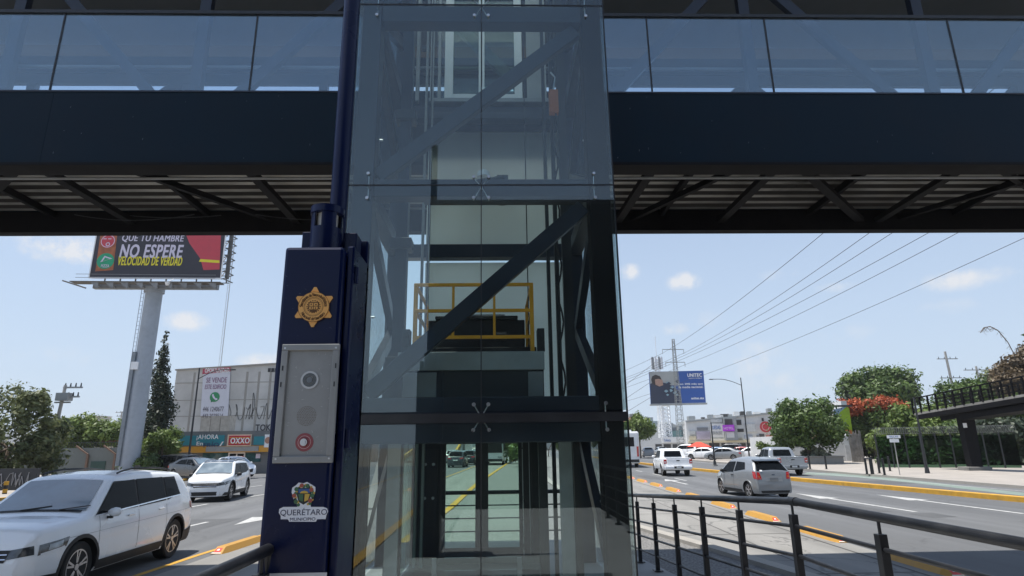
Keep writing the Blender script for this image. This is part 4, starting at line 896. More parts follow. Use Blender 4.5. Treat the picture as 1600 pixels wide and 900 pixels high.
    c.end('grille', ((-.44, .60), (.44, .60), (.48, .76), (-.48, .76)), clad, 1, off=.012, nu=12)
    for zz in (.64, .70): c.end('grille_bar', ((-.45, zz), (.45, zz), (.45, zz+.012), (-.45, zz+.012)), chrome, 1, off=.02, nu=12, nv=1)
    hl = c.side('headlight', ((1.78*k, .73), (L/2-.17, .66), (L/2-.19, .80), (1.72*k, .86)), lampd, off=.008, nu=10, nv=4)
    c.end('headlight_front', ((.46, .64), (.74, .68), (.72, .80), (.47, .76)), lampd, 1, mirror=True, off=.01)
    c.side('headlight_lens', ((1.86*k, .75), (L/2-.30, .71), (L/2-.32, .79), (1.84*k, .825)), lampc, off=.014, nu=6, nv=3)
    c.side('running_light', ((1.82*k, .725), (L/2-.20, .665), (L/2-.20, .685), (1.82*k, .745)), ledw, off=.013, nu=10, nv=1)
    c.side('tail_light', ((-L/2+.05, .86), (-L/2+.32, .92), (-L/2+.30, 1.04), (-L/2+.10, 1.02)), redl, off=.008)
    c.end('tail_light_inner', ((.45, .86), (.76, .86), (.74, 1.0), (.45, .97)), redl, -1, mirror=True)
    c.end('rear_plate', ((-.24, .68), (.24, .68), (.24, .80), (-.24, .80)), platem, -1)
    c.mirrors(.86*k, 1.06*hk, m if near else clad); c.handles((.20*k, -.82*k), .97*hk, m)
    c.seam((-.06, 1.06*k), .42, 1.04*hk); c.seam((-1.02*k,), .62, 1.04*hk)
    if black_roof: c.topq('roof_skin', ((-.60, -L/2+.66*k), (.60, -L/2+.66*k), (.60, .62*k), (-.60, .62*k)), pBlack, off=.012)
    if rails:
        for sg in (-1, 1):
            b = MB(); ys = np.linspace(-1.45*k, .35*k, 14); x = .56
            pts = [Vector((sg*(c.sx(y, c.top(y))-.075), y, c.top(y)+.03+.035*math.sin(math.pi*min(1, max(0, (i)/13)))**.35)) for i, y in enumerate(ys)]
            b.tube(pts, .017, 8); b.build('roof_rail', clad if near else rims, c.t, smooth=True, local=True)
    b = MB(); b.box(-.008, .008, -1.5*k, -1.3*k, H+.0, H+.09); b.build('antenna', clad, c.t, local=True)
    return c
suv('parked_suv', 'large white suv with tinted windows and chrome trim, front cut off by the frame', 'car', (-7.44, 11.66), 178, pWhite, near=True, H=1.72, L=4.92, group='moving and parked cars')
bpy.data.objects['parked_suv'].name = 'white_suv'
suv('compact_suv', 'pearl white compact suv with black roof following in the next lane on the left road', 'car', (-12.4, 28.3), 171, pPearl, L=4.37, W=1.8, H=1.63, black_roof=True, group='moving and parked cars')
def hatch(name, label, pos, az, m, group=None):
    L, W, H = 3.66, 1.6, 1.50
    top = [(-L/2, .55), (-L/2+.04, .92), (-L/2+.08, .99), (-L/2+.38, 1.34), (-L/2+.50, 1.42), (-.7, 1.49), (-.1, H), (.35, 1.45), (.5, 1.40), (1.15, 1.02), (1.3, .96), (L/2-.3, .84), (L/2-.1, .70), (L/2, .5)]
    belt = [(-L/2, 1.02), (-1.0, 1.04), (1.2, .86), (L/2, .70)]
    plan = [(-L/2, .84), (-L/2+.05, .90), (-L/2+.2, .965), (-L/2+.6, 1), (L/2-.9, .99), (L/2-.4, .93), (L/2-.1, .78), (L/2, .6)]
    c = Car(name, label, 'car', pos, az, L, W, top, belt, .66, m, group, plan=plan, axles=(1.2, -1.18), wheel=(.30, .18), zb=.2, crown=.055)
    c.topq('windscreen', ((-.5, .56), (.5, .56), (.6, 1.13), (-.6, 1.13)), wind)
    c.topq('rear_window', ((-.50, -L/2+.40), (.50, -L/2+.40), (.64, -L/2+.10), (-.64, -L/2+.10)), carglass)
    c.side('front_side_window', ((-.1, .95), (1.02, .93), (.5, 1.34), (-.08, 1.36)), carglass)
    c.side('rear_side_window', ((-1.05, 1.08), (-.18, .98), (-.18, 1.36), (-.85, 1.34)), carglass)
    c.end('tail_light', ((.50, .72), (.68, .72), (.66, 1.0), (.56, .98)), redl, -1, mirror=True, off=.012, nv=8)
    c.end('tail_light_lens', ((.57, .80), (.63, .80), (.625, .86), (.575, .86)), orl, -1, mirror=True, off=.017)
    c.side('tail_light_side', ((-L/2+.03, .73), (-L/2+.16, .76), (-L/2+.24, 1.02), (-L/2+.09, 1.0)), redl, off=.008)
    pl_ = c.end('plate_recess', ((-.35, .62), (.35, .62), (.32, .82), (-.32, .82)), mat('recess_shade_grey', (.28, .29, .30), .4), -1, off=.006)
    c.end('rear_plate', ((-.17, .66), (.17, .66), (.17, .78), (-.17, .78)), mat('dark_plate', (.16, .17, .18), .5), -1, off=.012)
    c.end('badge', ((-.06, .885), (.06, .885), (.06, .915), (-.06, .915)), chrome, -1, off=.012, nv=1)
    c.end('lower_bumper', ((-.55, .22), (.55, .22), (.6, .31), (-.6, .31)), clad, -1, off=.01)
    c.end('window_sticker', ((-.52, 1.02), (-.42, 1.02), (-.42, 1.07), (-.52, 1.07)), ledw, -1, off=.02)
    c.end('front_grille', ((-.4, .4), (.4, .4), (.4, .6), (-.4, .6)), clad, 1)
    c.side('headlight', ((1.1, .72), (L/2-.1, .66), (L/2-.14, .76), (.95, .88)), lampc, off=.008)
    c.side('sill', ((-.7, .21), (.8, .21), (.8, .30), (-.7, .30)), clad, off=.008, nv=2)
    c.mirrors(.72, .96, clad, .9); c.handles((-.02,), .84, clad); c.seam((-.12, .95), .32, .93)
    b = MB()
    b.add([(-.56, -L/2+.30, 1.41), (.56, -L/2+.30, 1.41), (.58, -L/2+.5, 1.46), (-.58, -L/2+.5, 1.46), (-.54, -L/2+.28, 1.385), (.54, -L/2+.28, 1.385), (.58, -L/2+.5, 1.41), (-.58, -L/2+.5, 1.41)], [(0,1,2,3), (4,7,6,5), (0,4,5,1), (2,6,7,3), (1,5,6,2), (0,3,7,4)]); b.build('roof_spoiler', pBlack, c.t, bevel=.012, local=True)
    b = MB(); b.cyl((0, -.9, 1.52), (0, -1.1, 1.66), .006); b.build('antenna', clad, c.t, local=True)
    return c
hatch('hatchback', 'small silver hatchback with red tail lights seen from behind, closest car on the right road', (10.52, 25.7), -6, pSilver, 'moving and parked cars')
def pickup(name, label, pos, az, m, group=None):
    L, W, H = 5.25, 1.86, 1.79
    top = [(-L/2, 1.05), (-L/2+.03, 1.13), (-1.0, 1.14), (-.965, 1.17), (-.80, 1.66), (-.62, 1.76), (0, H), (.5, 1.75), (.62, 1.70), (1.2, 1.18), (1.35, 1.13), (L/2-.35, 1.05), (L/2-.12, .92), (L/2, .6)]
    belt = [(-L/2, 1.1), (-1.2, 1.1), (1.2, 1.08), (L/2, .9)]
    plan = [(-L/2, .96), (-L/2+.1, .985), (-L/2+.5, 1), (L/2-.9, 1), (L/2-.3, .92), (L/2, .72)]
    c = Car(name, label, 'pickup truck', pos, az, L, W, top, belt, .76, m, group, plan=plan, axles=(1.65, -1.45), wheel=(.38, .24), zb=.42, crown=.012)
    b = MB(); b.box(-.74, .74, -L/2+.08, -1.06, 1.145, 1.165); b.build('load_bed', clad, c.t, local=True)
    b = MB(); b.box(-.80, -.75, -L/2+.06, -1.02, 1.12, 1.20); b.box(.75, .80, -L/2+.06, -1.02, 1.12, 1.20); b.box(-.75, .75, -L/2+.01, -L/2+.06, 1.12, 1.20); b.build('bed_rim', m, c.t, bevel=.01, local=True)
    c.topq('windscreen', ((-.6, .67), (.6, .67), (.7, 1.17), (-.7, 1.17)), wind)
    b = MB(); V = [(-.60, -.985, 1.24), (.60, -.985, 1.24), (.53, -.85, 1.62), (-.53, -.85, 1.62)]; b.add(V, [(0, 1, 2, 3)]); b.build('rear_window', carglass, c.t, local=True)
    c.side('front_side_window', ((.12, 1.17), (1.1, 1.15), (.6, 1.62), (.12, 1.66)), carglass); c.side('rear_side_window', ((-.72, 1.18), (.05, 1.17), (.05, 1.66), (-.62, 1.63)), carglass)
    for sg in (-1, 1):
        b = MB(); b.box(sg*.93, sg*.74, -L/2-.012, -L/2+.14, .82, 1.10); o = b.build('tail_light', redl, c.t, bevel=.01, local=True)
        b = MB(); b.box(sg*.90, sg*.80, -L/2-.018, -L/2-.011, .90, .96); b.build('reversing_lamp', ledw, o, local=True)
    b = MB(); b.box(-.72, .72, -L/2-.012, -L/2+.005, .66, 1.10); tg = b.build('tailgate', m, c.t, bevel=.008, local=True)
    b = MB(); b.box(-.10, .10, -L/2-.03, -L/2-.012, .98, 1.04); b.build('tailgate_handle', clad, tg, local=True)
    b = MB(); b.box(-.88, .88, -L/2-.17, -L/2-.0, .50, .66); bp = b.build('rear_bumper', m, c.t, bevel=.02, local=True)
    b = MB(); b.box(-.3, .3, -L/2-.178, -L/2-.17, .52, .66); b.build('step_pad', clad, bp, local=True)
    b = MB(); b.box(-.16, .16, -L/2-.186, -L/2-.179, .53, .64); b.build('rear_plate', platem, bp, local=True)
    c.end('grille', ((-.5, .6), (.5, .6), (.5, .9), (-.5, .9)), clad, 1); c.side('headlight', ((L/2-.55, .85), (L/2-.1, .78), (L/2-.1, .92), (L/2-.55, .97)), lampc)
    c.mirrors(.95, 1.2, m, 1.15); c.handles((.3, -.55), 1.0, m); c.seam((.1, 1.0, -.85), .5, 1.1)
    return c
pickup('white_pickup', 'white double cab pickup truck with red tail lights driving away on the right road', (12.25, 43.5), 5, pWhite, 'moving and parked cars')
pickup('grey_pickup', 'silver grey pickup truck waiting beyond the yellow kerb behind the hatchback', (19.3, 42.2), 4, pGrey, 'moving and parked cars')
def sedan(name, label, pos, az, m, group='moving and parked cars', L=4.5, W=1.76, H=1.46, z=0.):
    k = L/4.5
    top = [(-L/2, .6), (-L/2+.05, .98), (-L/2+.2, 1.04), (-L/2+.55*k, 1.08), (-L/2+1.05*k, 1.33), (-L/2+1.35*k, 1.41), (-.1, H), (.45*k, 1.38), (1.2*k, .99), (1.35*k, .95), (L/2-.35, .83), (L/2-.1, .66), (L/2, .5)]
    belt = [(-L/2, .98), (-.8, .96), (1.2*k, .88), (L/2, .7)]
    c = Car(name, label, 'car', pos, az, L, W, top, belt, .72, m, group, axles=(1.35*k, -1.3*k), wheel=(.32, .2), zb=.2, z=z)
    c.topq('windscreen', ((-.55, .50*k), (.55, .50*k), (.66, 1.18*k), (-.66, 1.18*k)), wind); c.topq('rear_window', ((-.52, -L/2+1.3*k), (.52, -L/2+1.3*k), (.6, -L/2+.6*k), (-.6, -L/2+.6*k)), carglass)
    c.side('front_side_window', ((0, .98), (1.05*k, .94), (.5*k, 1.30), (0, 1.34)), carglass); c.side('rear_side_window', ((-1.25*k, 1.03), (-.06, .98), (-.06, 1.34), (-.8*k, 1.29)), carglass)
    c.side('headlight', ((L/2-.5, .62), (L/2-.1, .58), (L/2-.14, .70), (L/2-.55, .74)), lampc); c.end('grille', ((-.4, .35), (.4, .35), (.45, .60), (-.45, .60)), clad, 1)
    c.side('tail_light', ((-L/2+.04, .72), (-L/2+.3, .76), (-L/2+.3, .90), (-L/2+.06, .88)), redl); c.mirrors(.8*k, .98, m, .9); c.seam((-.03, 1.0), .3, .92)
    return c
# pixel anchors -> ground
def gxy(px, py, z=0.): p = gp(px, py, z); return (p.x, p.y)
sedan('white_sedan', 'white sedan parked in front of the convenience store door', (-19.9, 47.5), 133, pWhite, z=.125)
suv('dark_suv', 'black suv parked at the left end of the convenience store', 'car', (-25.5, 49.5), -75, pBlack, L=4.6, rails=False, group='moving and parked cars').t.location.z = .125
sedan('grey_sedan', 'dark green grey sedan with a bright windscreen between the black suv and the compact suv', (-21.8, 45.6), 120, pDark, z=.125)
sedan('blue_grey_sedan', 'dark blue grey sedan half hidden behind the large white suv at the far left', (-25.3, 29.6), 130, mat('car_paint_steelblue', (.10, .13, .16), .28, var=.03, coat=.8), z=.125)
for px, Y, az, m, nm, lab, f in ((1097, 80, -60, pWhite, 'parked_car', 'white car parked under the red awning', 'sd'), (1130, 74, -55, pSilver, 'parked_car', 'silver car parked in front of the purple sign, between the two lamp posts', 'sd'), (1118, 85, -60, pBlue, 'parked_car', 'blue car parked behind the silver one', 'sd'),
                          (1139, 88, -60, pDark, 'parked_car', 'dark car parked behind the silver one, right of the blue car', 'suv'), (1156, 84, -60, pRed, 'parked_car', 'red car parked before the white shop row', 'sd'), (1172, 78, -70, pWhite, 'parked_car', 'white low car parked behind the tall lamp post', 'sd'), (1188, 92, -80, pWhite, 'parked_car', 'white van parked right of the tall lamp post near the round tree', 'suv'),
                          (1012, 98, 10, pSilver, 'parked_car', 'pale car parked far off left of the white pickup', 'sd'), (1070, 92, -60, pWhite, 'parked_car', 'white van parked at the foot of the lattice mast', 'suv'), (1032, 110, 0, pGrey, 'parked_car', 'grey car parked far off behind the white pickup', 'sd')):
    p = at(px, 700, Y)
    if f == 'sd': sedan(nm, lab, (p.x, p.y), az, m, z=.125)
    else: suv(nm, lab, 'car', (p.x, p.y), az, m, L=4.5, H=1.85, rails=False, group='moving and parked cars').t.location.z = .125
for px, Y, m, lab in ((716, 66, pDark, 'dark car driving nearest the left edge of the lift door glass'), (709, 84, pSilver, 'silver car behind the dark one seen through the lift door glass'), (734, 74, pBlack, 'black van driving nearest the lift door post on the far road'), (745, 118, pWhite, 'white car far away under the overpass')):
    p = at(px, 700, Y); suv('distant_car', lab, 'car', (p.x, p.y), 4, m, L=4.4, rails=False, group='moving and parked cars')
def bus(name, label, pos, az, L, W, H, fb):
    t = thing(name, label, 'bus', (pos[0], pos[1], 0), -R(az)); bw = paint('bus_white', (.72, .73, .73))
    b = MB(); b.box(-W/2, W/2, -L/2, L/2, .38, H); b.build('body', bw, t, bevel=.16, local=True)
    f = MB(); e = L/2; f.add([(-W/2+.12, e+.008, 1.35), (W/2-.12, e+.008, 1.35), (W/2-.18, e+.006, H-.55), (-W/2+.18, e+.006, H-.55)], [(0, 1, 2, 3)]); f.build('windscreen', carglass, t, local=True)
    f = MB(); f.box(-W/2+.3, W/2-.3, e, e+.02, H-.42, H-.2); f.build('destination_board', clad, t, local=True)
    for sg in (-1, 1):
        f = MB(); f.box(sg*(W/2+.004), sg*(W/2-.05), -L/2+.6, L/2-.5, 1.55, H-.6); f.build('side_glazing', carglass, t, local=True)
        f = MB(); f.box(sg*W*.42, sg*W*.25, e, e+.03, .75, .98); f.build('headlight', lampc, t, bevel=.02, local=True)
        f = MB(); f.box(sg*W*.46, sg*W*.38, -L/2-.02, -L/2+.02, 1.0, 1.9); tl = f.build('tail_light', redl, t, local=True)
        for ax in (L/2-1.8, -L/2+2.2):
            f = MB(); f.cyl((sg*(W/2-.26), ax, .48), (sg*(W/2+.005), ax, .48), .48, n=24); f.build('wheel', tyre, t, smooth=True, local=True)
        f = MB(); f.box(sg*(W/2+.02), sg*(W/2+.2), e-.05, e+.12, H-1.1, H-.6); f.build('mirror', clad, t, bevel=.02, local=True)
    f = MB(); f.box(-W*.3, W*.3, -e-.006, -e+.02, 1.9, H-.5); f.build('rear_window', carglass, t, local=True)
    f = MB(); f.box(-W/2+.1, W/2-.1, -e-.02, -e+.02, .5, .75); f.build('rear_bumper', clad, t, local=True)
    f = MB(); f.box(-W/2+.1, W/2-.1, e-.02, e+.02, .42, .7); f.build('front_bumper', clad, t, local=True)
    f = MB(); f.box(-.9, .9, -1.5, 1.5, H-.01, H+.22); f.build('roof_unit', bw, t, bevel=.05, local=True)
    return t
p = at(774, 700, 70); bus('city_bus', 'white city bus with dark windscreen coming down the busway seen through the lift doors', (p.x, p.y+5), 184, 10, 2.5, 3.1, 1)
p = at(984, 700, 57); bus('coach', 'white coach seen from behind at the right edge of the lift shaft', (p.x+.15, p.y+4.5), 6, 9.5, 2.4, 3.25, 1)
# ------------------------------------------------------------------ vegetation
nr = np.random.default_rng(11)
def leaves(name, clumps, n, size, m, parent, shell=.55, droop=0.):
    cs = np.array([c[:3] for c in clumps], float); rs = np.array([c[3:6] if len(c) > 4 else (c[3],)*3 for c in clumps], float)
    wt_ = rs.prod(1)**(2/3); idx = nr.choice(len(clumps), n, p=wt_/wt_.sum())
    d = nr.normal(size=(n, 3)); d /= np.linalg.norm(d, axis=1)[:, None]; r = shell+(1-shell)*nr.random(n)**.6; r *= 1+.2*nr.normal(size=n)
    P = cs[idx]+d*rs[idx]*r[:, None]
    # leaves face outward-ish with scatter
    nn = d+nr.normal(size=(n, 3))*.7; nn[:, 2] += .35; nn /= np.linalg.norm(nn, axis=1)[:, None]
    a = np.cross(nn, nr.normal(size=(n, 3))); a /= np.linalg.norm(a, axis=1)[:, None]; b = np.cross(nn, a)
    s = size*(.45+1.1*nr.random(n)**1.5)[:, None]; a *= s; b *= s*.55; drop = np.zeros((n, 3)); drop[:, 2] = -droop*s[:, 0]
    V = np.stack([P-a, P-b*.9+a*.1, P+a+drop, P+b*.9+a*.1], 1).reshape(-1, 3); F = np.arange(4*n).reshape(n, 4)
    return npmesh(name, V, F, m, parent, rootof(parent).location if parent else (0, 0, 0))
bark = mat('bark', (.13, .10, .075), .95, var=.35, scale=6, bump=.6, bscale=12)
lfG = leafmat('leaves_deep_green', (.030, .062, .012), (.115, .185, .035), .9)
lfO = leafmat('leaves_olive', (.05, .07, .025), (.19, .215, .085), .7)
lfD = leafmat('leaves_cypress', (.010, .020, .010), (.035, .055, .022), 1.5, .1)
lfL = leafmat('leaves_light_green', (.05, .09, .015), (.18, .25, .045), .6)
lfR = leafmat('flame_blossom', (.28, .05, .018), (.55, .14, .05), 1.2)
lfY = leafmat('dry_brown_leaves', (.07, .05, .03), (.20, .15, .09), 1.2)
def tree(name, label, base, th, clumps, n, size, m, cat='tree', tr=.18, group=None, limbs=5, extra=None, shell=.55, lean=(0, 0)):
    t = thing(name, label, cat, base, 0, group); B = Vector(base); b = MB(); C0 = Vector(np.mean([c[:3] for c in clumps], axis=0)); top = Vector((B.x+lean[0], B.y+lean[1], B.z+th))
    b.cyl(B, B.lerp(top, .5)+Vector((tr*.3, 0, 0)), tr*1.2, tr*.9, 10); b.cyl(B.lerp(top, .5)+Vector((tr*.3, 0, 0)), top, tr*.9, tr*.7, 10)
    for c in sorted(clumps, key=lambda c: -c[3])[:limbs]:
        e = Vector(c[:3]); mdl = top.lerp(e, .5)+Vector((0, 0, .15*c[3])); b.cyl(top, mdl, tr*.6, tr*.4, 7); b.cyl(mdl, e, tr*.4, tr*.12, 7)
        for q in range(3):
            e2 = e+Vector((rnd.uniform(-1, 1), rnd.uniform(-1, 1), rnd.uniform(-.3, 1)))*c[3]*.8; b.cyl(mdl, e2, tr*.22, tr*.05, 5)
    b.build('trunk', bark, t, smooth=True); leaves('crown', clumps, n, size, m, t, shell)
    if extra: leaves('blossom', *extra, t, .5)
    return t
def blob(cx, cy, cz, rx, rz, k, cr, ry=None, seed=1, bottom=-.6):
    """clumps scattered over an ellipsoid: (x, y, z, r)"""
    q = random.Random(seed); out = []; ry = ry or rx
    for i in range(k):
        while 1:
            x, y, z = q.uniform(-1, 1), q.uniform(-1, 1), q.uniform(bottom, 1)
            d = x*x+y*y+z*z
            if .25 < d < 1: break
        out.append((cx+x*rx*.85, cy+y*ry*.85, cz+z*rz*.85, cr*q.uniform(.6, 1.25)))
    return out
def P(px, py, Y): p = at(px, py, Y); return p
p = P(1258, 664, 58)
tree('round_tree', 'dense round green tree pruned to a dome before the white wall', (p.x, p.y, .12), 2.0, blob(p.x-.1, p.y, p.z+.1, 3.35, 3.0, 60, .95, seed=3), 24000, .17, lfG, shell=.5, tr=.22)
p = P(1372, 612, 88)
tree('big_tree', 'large dark green tree behind the orange flowering tree', (p.x, p.y, 0), 5.5, blob(p.x+.3, p.y, p.z-.3, 5.2, 3.6, 50, 1.6, seed=4)+blob(p.x+2.2, p.y, p.z+1.2, 2.6, 2.6, 14, 1.1, seed=8), 26000, .28, lfG, shell=.5, tr=.35)
p = P(1318, 600, 84)
tree('conifer', 'narrow young conifer at the left shoulder of the large dark tree', (p.x, p.y, 0), 5, [(p.x+rnd.uniform(-.3, .3), p.y, 4.5+.55*i, max(.18, 1.4-.14*i)) for i in range(11)], 5000, .16, lfD, tr=.14)
p = P(1360, 658, 70)
tree('flame_tree', 'flat crowned tree with orange red blossom on top', (p.x, p.y, 0), 2.6, blob(p.x, p.y, p.z, 4.4, 2.0, 34, 1.1, seed=5), 12000, .2, lfG, extra=([(p.x-3.6, p.y-1, p.z+1.4, 1.0), (p.x+4.9, p.y-1, p.z+.1, .7), (p.x-2.9, p.y-1.3, p.z+1.1, .6), (p.x-2.3, p.y-1.5, p.z+1.55, .9), (p.x-1.0, p.y-1.8, p.z+1.6, .8), (p.x+.5, p.y-1.8, p.z+1.9, .9), (p.x+1.7, p.y-1.8, p.z+1.6, .9), (p.x+2.9, p.y-1.5, p.z+1.1, .9), (p.x+4.2, p.y-1, p.z+.6, .8), (p.x+3.4, p.y-1.4, p.z+.2, .6), (p.x-4.3, p.y, p.z+1.5, .5)], 9000, .15, lfR), tr=.2)
for i, (px, py, Y, rx, rz, m, n, lab) in enumerate(((1412, 690, 60, 3.4, 2.2, lfL, 9000, 'light green bushy tree behind the sign post'), (1455, 668, 56, 3.6, 2.2, lfL, 9000, 'light green tree behind the low end of the raised walkway'), (1500, 640, 66, 4.2, 3.6, lfG, 11000, 'green tree behind the middle of the raised walkway'),
                                             (1560, 655, 58, 4.4, 3.2, lfG, 11000, 'dark green tree right of the walkway pillar'), (1600, 615, 66, 4.0, 3.8, lfO, 9000, 'olive green tree behind the walkway at the right edge of the photo'), (1535, 690, 52, 3.6, 2.2, lfG, 9000, 'low green tree behind the fence at the pillar foot'), (1590, 700, 49, 3.4, 2.6, lfD, 9000, 'very dark bushy tree at the lower right behind the pavement'), (1345, 694, 72, 2.6, 1.8, lfO, 5000, 'olive bush behind the grey wooden fence'))):
    q = P(px, py, Y); tree('tree', lab, (q.x, q.y, 0), max(1., q.z-rz*.5), blob(q.x, q.y, q.z, rx, rz, 26, 1.0, seed=20+i), n, .2, m, group='trees along the right pavement', tr=.14)
q = P(1500, 632, 70); tree('conifer', 'pointed pale conifer below the leaning power pole', (q.x, q.y, 0), 4.5, [(q.x+rnd.uniform(-.2, .2), q.y, 4+.5*i, max(.2, 1.7-.16*i)) for i in range(10)], 4500, .18, lfL, tr=.12)
for i, (px, py, Y, rx, rz, m) in enumerate(((1425, 715, 54, 2.4, 1.5, lfG), (1470, 712, 53, 2.4, 1.6, lfO), (1548, 668, 62, 3.4, 2.8, lfG), (1608, 660, 60, 3.6, 3.6, lfG), (1585, 640, 72, 4.0, 4.0, lfO))):
    q = P(px, py, Y); tree('tree', ['low dark bush behind the left end of the mesh fence', 'olive bush behind the mesh fence below the walkway end', 'green tree seen under the walkway right of the pillar', 'deep green tree cut by the right edge under the walkway', 'tall olive tree behind the right end of the walkway'][i], (q.x, q.y, 0), max(.6, q.z-rz*.5), blob(q.x, q.y, q.z, rx, rz, 24, .9, seed=90+i), 8000, .19, m, group='trees along the right pavement', tr=.12)
# tree with a drooping dead branch at the far right
q = P(1592, 585, 50); t = tree('drooping_tree', 'brown leafed tree with one thin bare branch drooping out over the walkway', (q.x+.6, q.y, 0), 5, blob(q.x+.5, q.y, q.z+.1, 2.2, 2.6, 20, .8, seed=41), 6500, .17, lfY, tr=.14)
b = MB(); pts = [P(x, y, 50) for x, y in ((1598, 590), (1588, 560), (1575, 535), (1560, 517), (1547, 510), (1537, 512), (1532, 520))]; b.tube(pts, .035, 6)
for i in range(60):
    k = rnd.random()*5.8; j = int(k); o_ = pts[j].lerp(pts[j+1], k-j); b.tube([o_, o_+Vector((rnd.uniform(-.3, .3), rnd.uniform(-.3, .3), rnd.uniform(-.5, -.1)))], .012, 4)
b.build('bare_branch', bark, t)
q = P(1597, 528, 47); b = MB(); tt = thing('banana_leaf_plant', 'tall plant with one broad green leaf at the right edge of the photo', 'plant', (q.x+1, q.y, 0)); b.cyl((q.x+1, q.y, 0), (q.x+1, q.y, q.z), .12, .08); b.build('stem', bark, tt)
b = MB(); 
for k_, (dx, dz) in enumerate(((-1.1, .35), (.9, .6), (.4, 1.2))):
    o_ = Vector((q.x+1, q.y, q.z)); e = o_+Vector((dx, .1*k_, dz-.1)); nn_ = Vector((dz, 0, -dx)).normalized()*.2; mid = o_.lerp(e, .5)+Vector((0, 0, .12)); b.add([o_, mid-nn_, e, mid+nn_], [(0, 1, 2, 3)])
b.build('leaf', lfG, tt)
# left side trees
q = P(15, 690, 38); tree('olive_tree', 'tall loose olive green tree at the left edge of the photo', (q.x, q.y, .12), 2.2, blob(q.x-.4, q.y, q.z-.1, 3.3, 3.2, 44, .85, seed=50, bottom=-.8)+blob(q.x+1.2, q.y, q.z+1.6, 1.3, 1.6, 9, .5, seed=51), 20000, .13, lfO, tr=.16, shell=.35)
q = P(135, 678, 62); tree('hedge_tree', 'long rounded green treetop above the grey wall on the left', (q.x, q.y, 0), 2.2, blob(q.x, q.y, q.z, 5.2, 1.5, 50, .9, ry=2, seed=53), 14000, .18, lfL, tr=.16)
q = P(243, 640, 52); tree('cypress', 'tall dark cypress standing right of the billboard pillar', (q.x, q.y, 0), 2.2, [(q.x+rnd.uniform(-.45, .45)*(1-i/26)+(.35 if 3 < i < 15 else 0), q.y+rnd.uniform(-.3, .3), 1.7+.40*i, max(.16, 1.35*(1-(i/27))**.8)) for i in range(27)], 15000, .13, lfD, tr=.2, shell=.5)
q = P(258, 690, 50); tree('shrub', 'scruffy light green shrub at the foot of the cypress', (q.x, q.y, 0), 1.2, blob(q.x, q.y, q.z-.1, 1.7, 1.3, 16, .5, seed=58), 5000, .13, lfL, cat='shrub', tr=.08)
q = P(222, 715, 48); tree('shrub', 'dark green shrub at the billboard pillar foot', (q.x, q.y, 0), .6, blob(q.x, q.y, 1.0, 1.8, 1.0, 12, .45, seed=60), 4000, .12, lfG, cat='shrub', tr=.06)
q = P(1270, 712, 58); tree('shrub', 'flowering pale shrub below the round tree', (q.x, q.y, 0), .5, blob(q.x, q.y, .9, 1.6, .8, 12, .4, seed=61), 4000, .11, leafmat('pale_shrub_leaves', (.10, .13, .06), (.35, .36, .28), 3.), cat='shrub', tr=.05)
q = P(1200, 704, 66); tree('shrub', 'light green shrub behind the grey pickup', (q.x, q.y, 0), .5, blob(q.x, q.y, 1.1, 1.8, 1.0, 12, .5, seed=62), 4000, .13, lfL, cat='shrub', tr=.05)
q = P(998, 668, 95); tree('tree', 'green tree right of the lift shaft behind the coach', (q.x, q.y, 0), 2.6, blob(q.x, q.y, q.z, 2.6, 2.1, 22, .9, seed=63), 7000, .2, lfL, tr=.14, group='trees along the right pavement')
for i, (px, Y, h, w) in enumerate(((790, 90, 2.6, 2.0), (800, 70, 2.6, 1.8), (812, 60, 2.4, 1.6), (850, 120, 4, 4), (905, 110, 4, 3))):
    q = P(px, 690, Y); tree('tree', ['yellow green tree beside the bus seen through the lift door', 'second tree right of the bus seen through the lift', 'third tree right of the bus seen through the lift', 'tree far down the median behind the lift shaft', 'tree farthest right behind the lift shaft'][i], (q.x+.8, q.y, 0), 1.2, blob(q.x+.8, q.y, h*.75, w, h*.6, 14, .7, seed=70+i), 4000, .18, lfL, tr=.1, group='trees down the median')

# ------------------------------------------------------------------ left side: billboard, store, buildings
bd = thing('billboard', 'huge dark billboard with red and yellow advert on a thick grey pillar', 'billboard', tuple(P(205, 728, 47).xy)+(0,))
c_ = P(245, 432, 47); BFr = Fr((c_.x, c_.y, 0), -2.5)
(a0, z0), (a1, _) = BFr.on(140, 433), BFr.on(345, 427); za = (z0+BFr.on(345, 427)[1])/2
zbd = z0+5.3; zrt = BFr.on(345, 427)[1]
adk = mat('advert_charcoal', (.035, .035, .048), .6, var=.05)
b = MB(); b.box(a0, a1, 0, .06, z0, zbd, BFr); face = b.build('poster', adk, bd)
b = MB(); b.box(a0-.05, a1+.05, -.03, .03, z0-.1, z0, BFr); b.box(a1, a1+.08, -.03, .03, z0, zbd, BFr); b.box(a0-.08, a0, -.03, .03, z0, zbd, BFr); b.build('poster_edge', whitep, bd)
adw = mat('advert_white', (.62, .58, .70), .6, var=.05); ady = mat('advert_yellow', (.75, .66, .04), .6, var=.05); adr = mat('advert_red', (.52, .06, .085), .6, var=.05); adg = mat('advert_green', (.02, .33, .17), .6); ado = mat('advert_orange', (.36, .12, .05), .6, var=.3, scale=2)
textpx('QUE TU HAMBRE', BFr, 190, 379, 287, 367, adw, face, b=-.02, bold=.02, shear=.12)
textpx('NO ESPERE', BFr, 186, 403, 285, 382, adw, face, b=-.02, bold=.03, shear=.12)
textpx('VELOCIDAD DE VERDAD', BFr, 183.5, 415, 284, 401, ady, face, b=-.02, bold=.03, shear=.12)
def poly_on(fr, pts, m, parent, b0=-.015, name='artwork', th=.012):
    q = MB(); q.prism([fr.on(x, y) for x, y in pts], fr, b0, b0+th); return q.build(name, m, parent)
